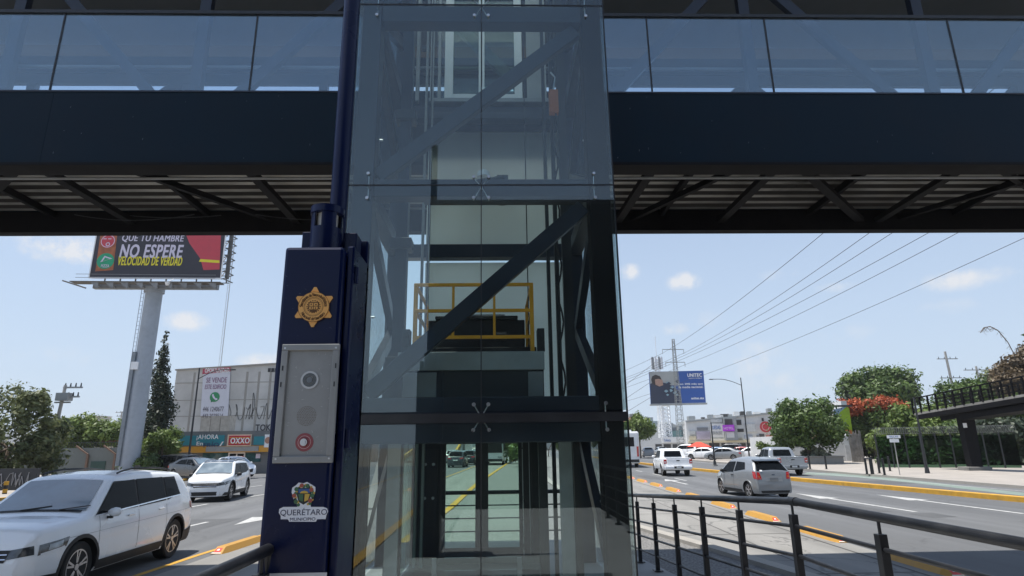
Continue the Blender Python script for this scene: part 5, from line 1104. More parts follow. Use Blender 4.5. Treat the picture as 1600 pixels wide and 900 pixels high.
def disc_on(fr, x, y, r, m, parent, b0=-.03, name='roundel', n=30, rin=None):
    a, c = fr.on(x, y); a2, _ = fr.on(x+r, y); rr = a2-a
    if rin:
        return ring(fr, a, c, rr*rin, rr, b0, m, parent, name)
    q = MB(); q.disc(fr, a, c, rr, b0, b0+.01, n); return q.build(name, m, parent)
poly_on(BFr, [(149, 424), (177, 422), (184, 360), (158, 360)], ado, face)
disc_on(BFr, 169, 377, 11.5, adr, face); disc_on(BFr, 169, 377, 10.8, adw, face, -.035, 'ring', rin=.9)
disc_on(BFr, 165, 408, 13.5, adg, face)
poly_on(BFr, [(157, 410), (164, 400), (176, 404)], adw, face, -.05, 'triangle_mark'); poly_on(BFr, [(161, 408.5), (165, 402.5), (172, 405)], adg, face, -.065, 'triangle_mark_inner')
textpx('PIZZA', BFr, 158, 418, 171, 413.5, adw, face, b=-.045, bold=.02)
for x0 in (164.5, 172): poly_on(BFr, [(x0-2.5, 374), (x0+2.5, 374), (x0+2.5, 372.8), (x0-2.5, 372.8)], adw, face, -.045, 'face_mark')
disc_on(BFr, 169, 382, 3.4, adw, face, -.045, 'face_mark', rin=.6)
poly_on(BFr, [(285, 352), (346, 352), (343, 421), (318, 422), (313, 404), (296, 380)], adr, face)
poly_on(BFr, [(313, 405), (343, 407), (343, 411), (311, 409)], ady, face, -.03)
# frame behind, catwalk, pillar
b = MB()
for k in range(9):
    a = a0+.3+(a1-a0-.4)*k/8; b.bar(BFr.P(a, .2, z0), BFr.P(a, .2, zbd), .08, .08); b.bar(BFr.P(a, 1.5, z0), BFr.P(a, 1.5, zbd), .08, .08)
    for j in range(4): b.bar(BFr.P(a, .2, z0+1.3*j), BFr.P(a, 1.5, z0+1.3*(j+1)), .05, .05)
for j in range(9):
    z = z0+j*.62; b.bar(BFr.P(a0, .3, z), BFr.P(a1+.1, .3, z), .06, .06); b.bar(BFr.P(a0, 1.6, z), BFr.P(a1+.1, 1.6, z), .06, .06)
for j in range(8):
    b.bar(BFr.P(a1+.12, .2, z0+j*.65), BFr.P(a1+.4, 1.5, z0+j*.65), .07, .07); b.bar(BFr.P(a1+.12, .2, z0+j*.65), BFr.P(a1+.4, 1.5, z0+(j+1)*.65), .06, .06)
b.box(a1+.14, a1+.42, .5, .7, z0+.1, zbd, BFr); b.build('back_frame', mat('rusty_grey_steel', (.12, .12, .12), .7, var=.3), bd)
b = MB(); b.box(a0-.9, a1+.4, -.9, -.05, z0-.62, z0-.56, BFr); b.bar(BFr.P(a0-1.4, -.9, z0-.55), BFr.P(a0+.8, -1.5, z0-1.3), .1, .1); b.build('catwalk', mat('weathered_catwalk', (.12, .11, .10), .8, var=.3), bd)
b = MB()
for k in range(9):
    a = a0+.9+(a1-a0-1.2)*k/8; b.prism([(a-.35, z0-.60), (a+.35, z0-.60), (a+.35, z0-1.15)], BFr, -.8, -.74); b.bar(BFr.P(a, -.8, z0-.6), BFr.P(a, .4, z0-.9), .08, .08)
b.box(a0+.3, a1-.2, .1, .5, z0-.9, z0-.3, BFr); b.bar(BFr.P(a0-.5, -.9, z0), BFr.P(a1, -.9, z0-.02), .03, .03); b.bar(BFr.P(a0-.5, -.9, z0-.28), BFr.P(a1, -.9, z0-.28), .03, .03)
b.build('bracket', mat('galvanised_grey', (.22, .23, .24), .6, var=.2), bd)
pm = mat('pale_blue_grey_paint', (.34, .38, .43), .55, var=.06, dirt=(.24, .26, .28), dscale=.5, damt=.5)
pt, pb_ = P(238, 455, 47.7), P(205, 728, 47.7); pb_.z = 0; px0 = (pt.x+pb_.x)/2
b = MB(); b.cyl((px0, 47.7, 0), (px0, 47.7, z0-.9), .66, .62, 28); b.cyl((px0, 47.7, z0-1.1), (px0, 47.7, z0-.7), .75, .75, 24); b.build('pillar', pm, bd, smooth=True)
b = MB(); b.box(px0-.62, px0-.36, 47.0, 47.2, 1, 9.6); b.build('riser_duct', mat('duct_grey', (.22, .25, .28), .6), bd)
b = MB(); b.box(px0-.55, px0+.0, 46.95, 47.1, 8.2, 8.8); b.build('junction_box', whitep, bd)
b = MB(); 
for s_ in (-.85, -.62): b.cyl((px0+s_, 47.4, 1), (px0+s_, 47.4, z0-.7), .025, n=6)
for k in range(46): b.cyl((px0-.85, 47.4, 1.2+.33*k), (px0-.62, 47.4, 1.2+.33*k), .015, n=5)
b.build('ladder', pm, bd)
b = MB(); q = P(262, 441, 46.2); b.cyl(q, q-Vector((0, 0, .25)), .2, .12, 16); b.bar(q, q+Vector((0, .8, .5)), .04, .04); b.build('floodlight', whitep, bd)
# thin guyed mast behind the sale building
q0, q1 = P(343, 575, 75), P(356, 430, 75); ms = thing('radio_mast', 'very thin lattice mast rising behind the building for sale', 'mast', (q0.x, 75, 8)); b = MB()
for dx, dy in ((-.14, 0), (.14, 0), (0, .2)): b.cyl((q0.x+dx, 75+dy, 8), (q0.x+dx, 75+dy, 30), .02, n=5)
for k in range(44): b.cyl((q0.x-.14, 75, 8+.5*k), (q0.x+.14, 75+(.2 if k % 2 else 0), 8.5+.5*k), .012, n=4)
b.build('lattice', greyp, ms)
# building for sale
gB = mat('bare_block_render', (.52, .505, .48), .9, var=.12, scale=.6, bump=.3, bscale=6, dirt=(.36, .35, .335), dscale=.35, damt=.6)
bl = P(270, 670, 66); brr = P(445, 670, 66); SF = Fr((bl.x, 66, 0), 2.0)
def con(fr, x, y): return fr.on(x, y)
ax0, _ = SF.on(268, 640); ax1, _ = SF.on(470, 640); _, zt0 = SF.on(285, 578); _, zt1 = SF.on(430, 566)
sb2 = thing('sale_building', 'bare grey block building with a for sale banner and graffiti above the convenience store', 'building', (bl.x, 66, 0))
b = MB(); b.prism([(ax0, 0), (ax1, 0), (ax1, zt1), (ax0, zt0)][::-1], SF, 0, 14); b.build('wall', gB, sb2)
b = MB()
for z in (zt0-.02,): b.bar(SF.P(ax0-.1, -.05, zt0), SF.P(ax1, -.05, zt1), .2, .16)
for x, y in ((286, 578),): pass
b.build('parapet', kerbc, sb2)
b = MB()
for yy in (598, 625, 650): _, z_ = SF.on(330, yy); b.box(ax0+.05, ax1-.05, -.03, 0, z_-.04, z_+.04, SF)
for xx in (300, 320, 383, 402, 420): a_, _ = SF.on(xx, 620); b.box(a_-.12, a_+.12, -.015, .0, 1, zt0-.3, SF)
b.build('block_course', kerbc, sb2)
b = MB(); 
for k in range(3): a_, z_ = SF.on(421+k*5.2, 577); b.box(a_-.15, a_+.15, -.03, .02, z_-.3, z_+.12, SF)
b.build('window_opening', dark, sb2)
bn = []
b = MB(); cs_ = [SF.on(x, y) for x, y in ((314, 650), (357, 650), (361, 573), (319, 575))]; b.prism(cs_, SF, -.12, -.08); ban = b.build('sale_banner', mat('banner_lilac_white', (.60, .60, .66), .7, var=.03), sb2)
b = MB(); b.prism([SF.on(x, y) for x, y in ((317, 585), (361, 580.5), (361.5, 572), (318, 576))], SF, -.14, -.121); b.build('banner_header', mat('banner_red', (.42, .06, .10), .6), ban)
bw_, bi = adw, mat('banner_purple_ink', (.20, .06, .16), .7); bt = mat('banner_grey_ink', (.16, .15, .18), .7)
textpx('OPORTUNIDAD', SF, 321, 582.5, 359, 575.5, mat('pale_lettering', (.75, .75, .75), .7), ban, b=-.16, bold=.03)
textpx('SE VENDE', SF, 323, 598, 355, 590, bi, ban, b=-.14); textpx('ESTE EDIFICIO', SF, 321, 608, 354, 601, bi, ban, b=-.14)
disc_on(SF, 336.5, 620.5, 7.6, mat('chat_green', (.02, .24, .09), .5), ban, -.15, 'phone_roundel'); poly_on(SF, [(331, 624), (330.3, 629), (335, 627)], mat('chat_green', (0, 0, 0)), ban, -.15)
poly_on(SF, [(333, 616), (335, 616), (335.8, 619), (337.5, 622), (340.5, 622.5), (341, 624.5), (338, 625.5), (334, 622), (332.4, 618)], adw, ban, -.17, 'phone_mark')
textpx('446 1240677', SF, 317.5, 643, 350, 635.5, bt, ban, b=-.14, bold=.01); textpx('442 2029514', SF, 317, 652.5, 349, 646.5, bt, ban, b=-.14, bold=.01)
# graffiti scrawl and lettering on the wall
b = MB()
gs = [[(358, 632), (361, 645), (358, 655), (364, 660), (369, 648)], [(366, 660), (371, 640), (369, 632), (373, 655), (379, 652), (383, 636)], [(384, 655), (388, 640), (392, 632), (389, 655), (396, 640)], [(393, 652), (398, 632), (396, 614), (394, 655)], [(400, 636), (405, 655), (413, 636), (407, 636)], [(412, 655), (417, 630), (419, 655), (425, 640)], [(424, 655), (430, 632), (433, 650), (438, 636)], [(385, 637), (388, 640), (391, 636)], [(396, 638), (400, 640)]]
for st_ in gs:
    pp = [SF.on(*q) for q in st_]; sm = []
    for i in range(len(pp)-1):
        for k in range(5): 
            t = k/5; p0 = pp[max(0, i-1)]; p1 = pp[i]; p2 = pp[i+1]; p3 = pp[min(len(pp)-1, i+2)]
            sm.append(tuple(.5*(2*p1[d]+(p2[d]-p0[d])*t+(2*p0[d]-5*p1[d]+4*p2[d]-p3[d])*t*t+(3*p1[d]-p0[d]-3*p2[d]+p3[d])*t**3) for d in (0, 1)))
    sm.append(pp[-1])
    for u_, v_ in zip(sm[:-1], sm[1:]): b.bar(SF.P(u_[0], -.03, u_[1]), SF.P(v_[0], -.03, v_[1]), .02, .09, upv=(0, 1, 0))
b.build('graffiti', mat('graffiti_black', (.07, .07, .075), .8), sb2)
textpx('TOKE', SF, 399, 673, 428, 663, mat('graffiti_ink', (.05, .05, .06), .8), sb2, name='graffiti_lettering', b=-.03, bold=.025)
# convenience store
OF = Fr((P(250, 700, 56).x, 56, 0), 1.0); ts = thing('convenience_store', 'low convenience store with teal and yellow fascia and red white sign', 'shop', (OF.o.x, 56, 0))
teal = mat('store_teal', (.02, .22, .27), .5, var=.05); sgrey = mat('store_grey', (.14, .15, .155), .7, var=.06); syel = mat('store_yellow', (.62, .30, .03), .5, var=.05)
oa0, oz = OF.on(262, 672); oa1, _ = OF.on(460, 672); _, z1_ = OF.on(340, 674); _, z2_ = OF.on(340, 697); _, z3_ = OF.on(340, 707)
b = MB(); b.box(oa0, oa1, 0, 9, 0, z1_, OF); b.build('wall', sgrey, ts)
b = MB(); b.box(oa0-.2, oa1, -.5, 0, z2_, z1_-.0, OF); fs = b.build('fascia', sgrey, ts)
def fpan(x0, x1, y0, y1, m, parent, nm, b0=-.56, b1=-.501):
    a_, zz1 = OF.on(x0, y0, b0); c2, _ = OF.on(x1, y0, b0); _, zz0 = OF.on(x0, y1, b0); q = MB(); q.box(a_, c2, b0, b1, zz0, zz1, OF); return q.build(nm, m, parent)
fpan(279, 351, 681, 696, teal, fs, 'teal_panel'); fpan(397, 414, 682, 695, teal, fs, 'teal_panel'); fpan(414, 440, 679, 699, whitep, fs, 'white_panel')
b = MB(); b.box(oa0-.2, oa1, -.52, -.02, z3_, z2_-.01, OF); b.build('yellow_band', syel, ts)
fpan(322, 404, 698, 706, greyp, ts, 'entrance_soffit', -.6, -.525)
sgn = fpan(356, 393, 679, 697, mat('sign_beige', (.62, .52, .40), .5), ts, 'store_sign', -.72, -.57); fpan(358, 391.5, 681, 695.5, mat('sign_red', (.45, .015, .045), .4), sgn, 'red_field', -.75, -.721)
of2 = Fr(OF.P(0, -.75, 0), 1.0)
fpan(358, 391.5, 683.3, 684.3, syel, sgn, 'stripe', -.77, -.751); fpan(358, 391.5, 692.3, 693.3, syel, sgn, 'stripe', -.77, -.751)
textpx('OXXO', of2, 360, 693, 390, 684, mat('sign_white', (.8, .8, .8), .5), sgn, b=-.04, bold=.03)
of3 = Fr(OF.P(0, -.56, 0), 1.0); tw_ = mat('sign_white', (0, 0, 0)); tp_ = mat('fascia_blue_ink', (.03, .07, .16), .6)
textpx('¡AHORA', of3, 307, 688, 341, 679, tw_, fs, b=-.03, bold=.02); textpx('En', of3, 307, 696, 317, 690, tw_, fs, b=-.03, bold=.02); textpx('FRÍO', of3, 318, 699, 342, 690, tp_, fs, b=-.03, bold=.02); textpx('/', of3, 343, 697, 349, 690, tw_, fs, b=-.03, bold=.02)
disc_on(of3, 419, 688, 5, mat('picture_brown', (.42, .22, .15), .6), fs, -.03, 'food_picture')
def owall(x0, x1, y0, y1, m, nm, parent=ts, b0=-.03, b1=-.0): return fpan(x0, x1, y0, y1, m, parent, nm, b0, b1)
gw = mat('shop_window_teal', (.03, .09, .10), .1, coat=1, var=.3)
owall(317, 356, 708, 722, gw, 'shop_window'); owall(384, 408, 708, 722, gw, 'shop_window'); owall(400, 407, 709, 716, adw, 'poster', b0=-.05, b1=-.031)
dr = owall(357, 383, 707, 727, whitep, 'entrance_door'); owall(359, 369, 709, 725, carglass, 'door_pane', dr, -.045, -.031); owall(371, 381, 709, 725, carglass, 'door_pane', dr, -.045, -.031); owall(359, 381, 713, 715, adr, 'door_sticker', dr, -.06, -.046)
b = MB(); 
for x, y in ((285, 708), (287, 736)): pass
a_, _ = OF.on(262, 700); 
b.box(oa0+1.0, oa0+3.4, -2.0, -1.95, 0, 1.9, OF); b.build('barred_gate', mat('gate_grey', (.2, .19, .18), .7), ts)
wt = thing('water_tank', 'pale block of water tanks on the convenience store roof', 'tank', tuple(OF.P((OF.on(352, 665)[0]), 2, z1_)))
a_, _ = OF.on(313, 665, 2); c2, _ = OF.on(359, 665, 2); _, zz = OF.on(330, 650, 2); b = MB()
for k in range(3): w_ = (c2-a_)/3; b.box(a_+k*w_+.02, a_+(k+1)*w_-.02, 2, 3.2, z1_-.1, zz-.15*(k == 0), OF)
b.build('casing', mat('tank_beige', (.42, .38, .33), .9, var=.15, scale=3), wt)
# grey compound wall with gate
GW = Fr((P(60, 730, 58).x, 58, 0), 0); gwm = mat('compound_wall_grey', (.13, .145, .14), .8, var=.08, dirt=(.09, .1, .09), dscale=.5)
wl_ = thing('compound_wall', 'long plain grey green wall behind the large white suv', 'wall', (GW.o.x, 58, 0)); w0, _ = GW.on(20, 720); w1, _ = GW.on(262, 720); _, wz = GW.on(130, 700)
b = MB(); b.box(w0, w1, 0, .25, 0, wz, GW); b.build('wall_face', gwm, wl_)
b = MB()
for x in (137, 180): a_, _ = GW.on(x, 720); b.bar(GW.P(a_, -.1, 0), GW.P(a_, -.1, wz-.6), .18, .18); b.bar(GW.P(a_, -.1, wz-.6), GW.P(a_-1.2, -.1, wz+.2), .12, .12)
b.build('wall_bracket', mat('rust_steel', (.16, .10, .07), .8), wl_)
b = MB(); a_, _ = GW.on(143, 720); c2, _ = GW.on(166, 720); b.box(a_, c2, -.06, 0, 0, wz-1.2, GW); b.build('green_gate', mat('gate_green', (.015, .05, .04), .6), wl_)
b = MB(); a_, _ = GW.on(75, 690); c2, _ = GW.on(190, 690)
for k in range(30): t = a_+(c2-a_)*k/29; b.bar(GW.P(t, .1, wz), GW.P(t, .1, wz+.55), .03, .03)
b.bar(GW.P(a_, .1, wz+.5), GW.P(c2, .1, wz+.5), .04, .04); b.build('wall_railing', dark, wl_)
ro = thing('tiled_roof', 'thin red tiled canopy roof behind the grey wall', 'roof', tuple(P(160, 690, 61))); q, q2 = P(125, 691, 61), P(192, 687, 61); b = MB(); b.add([q, q2, q2+Vector((0, 3, .8)), q+Vector((0, 3, .8)), q-Vector((0, 0, .15)), q2-Vector((0, 0, .15))], [(0, 1, 2, 3), (0, 4, 5, 1)]); b.build('tiles', mat('red_tiles', (.30, .09, .06), .8), ro)
q = P(152, 660, 110); bx_ = thing('water_tower_block', 'small pale concrete block above the green treetop on the left', 'building', (q.x, 110, 0)); b = MB(); b.box(q.x-1.1, q.x+1.1, 109, 112, 0, q.z+.95); b.box(q.x-1.2, q.x+1.2, 108.9, 112.1, q.z+.95, q.z+1.1); b.build('wall', gB, bx_)
# low graffiti wall and kerb post at far left
q = P(10, 735, 34); gwl = thing('graffiti_wall', 'dark low wall with pale graffiti at the far left', 'wall', (q.x, 34.5, 0)); b = MB(); b.box(q.x-6, q.x+1.3, 34.5, 34.7, 0, 1.25); b.build('wall_face', dark, gwl)
b = MB(); qq = random.Random(3); pr = None
for k in range(46):
    c3 = Vector((q.x-1.6+.06*k+qq.uniform(-.1, .1), 34.47, .62+qq.uniform(-.38, .42)))
    if pr: b.bar(pr, c3, .015, .035, upv=(0, 1, 0))
    pr = c3
b.build('graffiti', mat('graffiti_pale', (.35, .35, .36), .8), gwl)
for i, (x, y) in enumerate(((6, 776), (16, 768))):
    p_ = gp(x, y); t = thing('traffic_post', ['yellow and black striped post at the far left edge', 'second yellow and black striped post just left of the blue grey sedan'][i], 'bollard', (p_.x, p_.y, 0), 0, 'striped posts'); b = MB()
    for k in range(4): b.cyl((p_.x, p_.y, .18*k), (p_.x, p_.y, .18*(k+1)), .1, n=14, mi=k % 2)
    b.build('shaft', [clad, yline], t, smooth=True)

# ------------------------------------------------------------------ poles, lamps, wires
conp = mat('concrete_pole', (.36, .35, .33), .85, var=.1)
def lamp(name, label, px, py, Y, h, arm, dirn, m=dark, group='street lamps', r=.09, arms=1):
    p = at(px, py, Y); t = thing(name, label, 'street lamp', (p.x, p.y, .1), 0, group); b = MB(); b.cyl((p.x, p.y, .1), (p.x, p.y, .1+h), r, r*.6, 12); b.cyl((p.x, p.y, .1), (p.x, p.y, .5), r*1.8, r*1.3, 12); b.build('post', m, t, smooth=True)
    if arm:
        for sgn in ((dirn,) if arms == 1 else (dirn, -dirn)):
            b = MB(); n = 10; pts = [Vector((p.x+sgn*arm*k/n, p.y, .1+h-.9+.75*math.sin(math.pi/2*min(1, k/n*1.3)))) for k in range(n+1)]; b.tube(pts, .035, 8); b.build('arm', m, t, smooth=True)
            e = pts[-1]; b = MB(); b.box(e.x-.35 if sgn < 0 else e.x-.1, e.x+.1 if sgn < 0 else e.x+.35, p.y-.12, p.y+.12, e.z-.06, e.z+.03); b.build('lamp_head', dark, t, bevel=.02)
    b = MB(); b.box(p.x-.2, p.x+.2, p.y-.2, p.y+.2, .02, .13); b.build('base_plate', kerbc, t)
    return t
def hgt(px, py, Y): return at(px, py, Y).z
lamp('street_lamp', 'tall dark lamp post with a curved arm pointing left, before the shop row', 1171, 715, 70, hgt(1163, 590, 70)-.1, 3.4, -1)
lamp('street_lamp', 'shorter dark post without an arm standing by the parked cars', 1117, 725, 58, hgt(1109, 660, 58)-.1, 0, 1)
lamp('street_lamp', 'tall dark lamp post with an arm to the right in front of the sale banner', 292, 738, 50, hgt(317, 575, 50)-.1, 2.6, 1)
lamp('street_lamp', 'dark lamp post on the right pavement in front of the raised walkway', 1450, 743, 38, hgt(1432, 620, 38)-.1, 0, 1, r=.08)
def upole(name, label, px, pyb, pyt, Y, cross, r=.16, lean=0., group='utility poles'):
    b_ = at(px, pyb, Y); z = hgt(px, pyt, Y); t = thing(name, label, 'utility pole', (b_.x, b_.y, 0), 0, group); b = MB(); b.cyl((b_.x, b_.y, 0), (b_.x+lean, b_.y, z), r, r*.6, 10); b.build('pole', conp, t, smooth=True)
    for (dz, w0_, w1_) in cross:
        b = MB(); x = b_.x+lean; b.box(x+w0_, x+w1_, b_.y-.06, b_.y+.06, z-dz-.06, z-dz+.04); cr_ = b.build('crossarm', greyp, t)
        for k in range(4): xx = x+w0_+(w1_-w0_)*(k+.3)/3.6; b = MB(); b.cyl((xx, b_.y, z-dz+.04), (xx, b_.y, z-dz+.28), .05, .03, 8); b.build('insulator', dark, cr_)
    return t, Vector((b_.x+lean, b_.y, z))
t, tp = upole('utility_pole', 'grey concrete pole with two crossarms and a transformer beside the olive tree', 70, 735, 602, 40, ((.15, -.1, 1.1), (.75, -.1, 1.0)), .15, .35)
b = MB(); b.box(tp.x-.35, tp.x+.45, tp.y-.25, tp.y+.25, 5.3, 5.8); b.box(tp.x-.5, tp.x+.5, tp.y-.05, tp.y+.05, 5.15, 5.25); b.build('transformer', greyp, t)
upole('utility_pole', 'distant grey pole with crossarm between the pale block and the billboard pillar', 182, 700, 643, 120, ((.2, -1.2, 1.2), (.9, -.9, .9)), .2)
upole('utility_pole', 'leaning grey power pole with crossarms above the raised walkway', 1510, 700, 549, 80, ((1.0, -1.3, 1.6), (3.6, -1.4, 1.6)), .22, -.3)
upole('utility_pole', 'second pole with one crossarm right of the leaning power pole', 1552, 700, 572, 80, ((.5, -1.8, 1.6),), .2)
# transmission mast (lattice) and wires
mY = 120; m0, m1 = at(1068, 705, mY), at(1050, 530, mY); mx = (m0.x+m1.x)/2; lm = thing('transmission_mast', 'tall lattice power mast with two crossarms in front of the blue billboard', 'power mast', (mx, mY, 0))
def lattice(b, x, y, z0, z1, w0, w1, n, r=.05):
    c = lambda k: w0+(w1-w0)*k/n; Zk = lambda k: z0+(z1-z0)*k/n; S = ((-1, -1), (1, -1), (1, 1), (-1, 1))
    for k in range(n):
        for i, (sx, sy) in enumerate(S):
            tx, ty = S[(i+1) % 4]; a, d = c(k)/2, c(k+1)/2
            b.cyl((x+sx*a, y+sy*a, Zk(k)), (x+sx*d, y+sy*d, Zk(k+1)), r, n=4, cap=False); b.cyl((x+sx*a, y+sy*a, Zk(k)), (x+tx*d, y+ty*d, Zk(k+1)), r*.6, n=4, cap=False); b.cyl((x+sx*d, y+sy*d, Zk(k+1)), (x+tx*d, y+ty*d, Zk(k+1)), r*.6, n=4, cap=False)
b = MB(); lattice(b, mx, mY, 0, m1.z, 1.5, .4, 24, .05); b.build('lattice', mat('galvanised_mast', (.26, .27, .27), .5, metal=.3), lm)
arms_ = []
for py, l_, r_ in ((546, 1035, 1068), (566, 1040, 1070)):
    q, q2 = at(l_, py, mY), at(r_, py, mY); b = MB(); b.bar(q, q2, .12, .12)
    for e in (q, q2): b.cyl(e, e-Vector((0, 0, .9)), .05, n=6)
    b.build('crossarm', greyp, lm); arms_ += [q-Vector((0, 0, .9)), q2-Vector((0, 0, .9))]
wr = mat('wire_dark', (.05, .05, .055), .6)
wires = [((1289, 362), (1035, 552), 'wire'), ((1361, 362), (1068, 552), ''), ((1397, 362), (1068, 556), ''), ((1454, 362), (1040, 572), ''), ((1500, 362), (1070, 570), ''), ((1600, 372), (1070, 596), '')]
names = ['topmost overhead wire', 'second overhead wire from the top', 'third overhead wire from the top', 'fourth overhead wire from the top', 'fifth overhead wire from the top', 'lowest overhead wire']
for (e, s_, _), nm in zip(wires, names):
    A, B = at(s_[0], s_[1], mY), at(e[0], e[1], 46); D = (B-A); Bx = A+D*1.35; n = 24; b = MB(); sag = 1.1
    pts = [A.lerp(Bx, k/n)-Vector((0, 0, sag*4*((k/n)*(1-k/n)-(k/n)*(.741)*0))) for k in range(n+1)]
    kx = 1/1.35; corr_ = sag*4*kx*(1-kx); pts = [p_+Vector((0, 0, corr_*(k/n)/kx)) for k, p_ in enumerate(pts)]
    b.tube(pts, .026, 5)
    A2 = A-Vector((14, -60, 3)) ; pts2 = [A.lerp(A2, k/8)-Vector((0, 0, 2*4*(k/8)*(1-k/8)*.3)) for k in range(9)]; b.tube(pts2, .03, 4)
    o = b.build('power_wire', wr); tag(o, nm+' running from the lattice mast over to the right', 'wire', 'overhead wires')
for i, (a, c) in enumerate((((985, 618), (1015, 598)), ((985, 640), (1018, 620)), ((985, 596), (1024, 566)))):
    A, B = at(a[0], a[1], 118), at(c[0], c[1], 121); D = (A-B); b = MB(); b.tube([B, A+D*2], .035, 4); o = b.build('power_wire', wr); tag(o, ['middle', 'lowest', 'upper'][i]+' wire at the left of the blue billboard next to the lift', 'wire', 'overhead wires')
# UNITEC board + telecom tower
uY = 126; UF = Fr((at(1058, 630, uY).x, uY, 0), 3); ub = thing('university_billboard', 'blue billboard with a man and white lettering beyond the lattice mast', 'billboard', (UF.o.x, uY, 0))
b = MB(); b.prism([UF.on(x, y) for x, y in ((1017, 631), (1103, 629), (1099, 579), (1014, 581))], UF, 0, .3); pf_ = b.build('poster', mat('advert_blue', (.02, .085, .33), .5, var=.06), ub)
b = MB(); b.prism([UF.on(x, y) for x, y in ((1015.5, 634), (1104, 632), (1104, 629.5), (1015.5, 631.5))], UF, -.5, .4); b.build('catwalk', greyp, ub)
poly_on(UF, [(1014.3, 581.2), (1058, 580.2), (1060, 602), (1016, 603)], mat('advert_pale', (.36, .37, .36), .6, var=.2, scale=.3), pf_, -.05)
poly_on(UF, [(1016, 600), (1025, 595), (1045, 600), (1062, 612), (1065, 630), (1017, 631)], mat('advert_dark_blue', (.03, .04, .075), .6), pf_, -.09)
poly_on(UF, [(1019, 588), (1024, 585.5), (1031, 588), (1034, 594), (1033, 602), (1027, 604), (1019, 600), (1017.5, 593)], mat('advert_hair', (.045, .035, .03), .6), pf_, -.12)
poly_on(UF, [(1023, 593), (1029, 592), (1035, 594), (1036, 602), (1030, 604), (1024, 601)], mat('advert_skin', (.42, .26, .20), .6), pf_, -.15)
for k in range(16):
    q = random.Random(k); x, y = 1038+q.random()*20, 596+q.random()*22; s_ = 2.2+q.random()*2; poly_on(UF, [(x-s_, y), (x, y+s_*.7), (x+s_, y), (x, y-s_*.7)], [mat('advert_lightblue', (.25, .38, .45), .5), mat('advert_dark_blue', (0, 0, 0))][k % 2], pf_, -.2-.02*k, 'robot_part')
textpx('UNITEC', UF, 1074, 589, 1096.5, 583.5, tw_, pf_, b=-.15, bold=.025, name='lettering'); textpx('universidad', UF, 1076, 591.8, 1096, 590, tw_, pf_, b=-.15)
textpx('con 20% más que', UF, 1060, 602, 1098, 598.5, tw_, pf_, b=-.15, bold=.02); textpx('la media nacional.', UF, 1061, 606.5, 1098.5, 603, tw_, pf_, b=-.15, bold=.02); textpx('unitec.mx', UF, 1080, 624, 1100, 620.5, tw_, pf_, b=-.15, bold=.03)
b = MB(); q = at(1043, 690, uY+1); lattice(b, q.x, uY+1, 0, at(1040, 634, uY).z, 1.7, 1.5, 12, .09); b.build('support_tower', whitep, ub)
tl = thing('telecom_tower', 'white telecom mast with antenna panels above the blue billboard', 'telecom tower', (at(1034, 690, 134).x, 134, 0)); q = at(1032, 640, 134); b = MB(); lattice(b, q.x, 134, 0, at(1030, 560, 134).z, 1.4, .8, 26, .07); b.cyl((q.x, 134, at(1030, 560, 134).z), (q.x, 134, at(1029, 525, 134).z), .06, n=6); b.build('lattice', whitep, tl)
zc = at(1031, 567, 134).z
for k in range(9): a = 2*math.pi*k/9; b = MB(); x, y = q.x+math.cos(a)*1.15, 134+math.sin(a)*1.15; b.box(x-.17, x+.17, y-.1, y+.1, zc-1.4, zc+1.3); b.bar((q.x, 134, zc), (x, y, zc), .06, .06); b.build('antenna_panel', [whitep, greyp][k % 2], tl)
# ------------------------------------------------------------------ right side shops
def facade(fr, x0, x1, y0, y1, m, parent, nm, b0, b1=0.):
    a_, zz1 = fr.on(x0, y0, b0); c2, _ = fr.on(x1, y0, b0); _, zz0 = fr.on(x0, y1, b0); q = MB(); q.box(min(a_, c2), max(a_, c2), b0, b1, zz0, zz1, fr); return q.build(nm, m, parent)
shw = mat('shop_white_render', (.62, .63, .63), .8, var=.05, dirt=(.42, .43, .43), dscale=.15, damt=.5); shy = mat('shop_cream', (.60, .52, .36), .8, var=.05); shd = mat('shop_dark_opening', (.05, .05, .052), .6, var=.5, scale=.5); shg = mat('shop_grey', (.28, .30, .31), .7, var=.1); shb = mat('sign_blue', (.08, .18, .42), .6)
SH = Fr((at(1110, 700, 112).x, 112, 0), 14); sh = thing('shop_row', 'long two storey white shop row with signs beyond the parked cars', 'shops', tuple(SH.o))
a_, _ = SH.on(1075, 700); c2, _ = SH.on(1225, 700); zl, zr = SH.on(1078, 659)[1], SH.on(1215, 645)[1]
b = MB(); b.prism([(a_, 0), (c2, 0), (c2, zr), (a_, zl)][::-1], SH, 0, 12); b.build('wall', shw, sh)
b = MB(); 
for k in range(9): t = a_+(c2-a_)*k/9; b.box(t, t+(c2-a_)/9-.4, 3, 8, zl-.5, zl+(zr-zl)*(k+1)/9+.25, SH)
b.build('roof_blocks', shw, sh)
facade(SH, 1076, 1228, 689, 692, shy, sh, 'canopy', -1.2)
for x0, x1 in ((1080, 1089), (1091, 1100), (1108, 1124), (1127, 1133), (1136, 1145), (1156, 1165), (1167, 1177), (1181, 1200), (1204, 1212)): facade(SH, x0, x1, 692.5, 708, shd, sh, 'shopfront', -.1)
facade(SH, 1088, 1109, 674, 687, mat('sign_lilac', (.36, .33, .42), .7, var=.3, scale=.4), sh, 'signboard', -.3); sg = facade(SH, 1109, 1130, 662, 689, shw, sh, 'signboard', -.35)
S2 = Fr(SH.P(0, -.36, 0), 14); textpx('RUEDAS', S2, 1111, 671, 1126, 665, shb, sg, b=-.05, bold=.03); textpx('TODO EN UNO', S2, 1111, 679, 1128, 674, shg, sg, b=-.05, bold=.02); textpx('CONSULTORIO', S2, 1112, 686, 1131, 683, shg, sg, b=-.05, bold=.01)
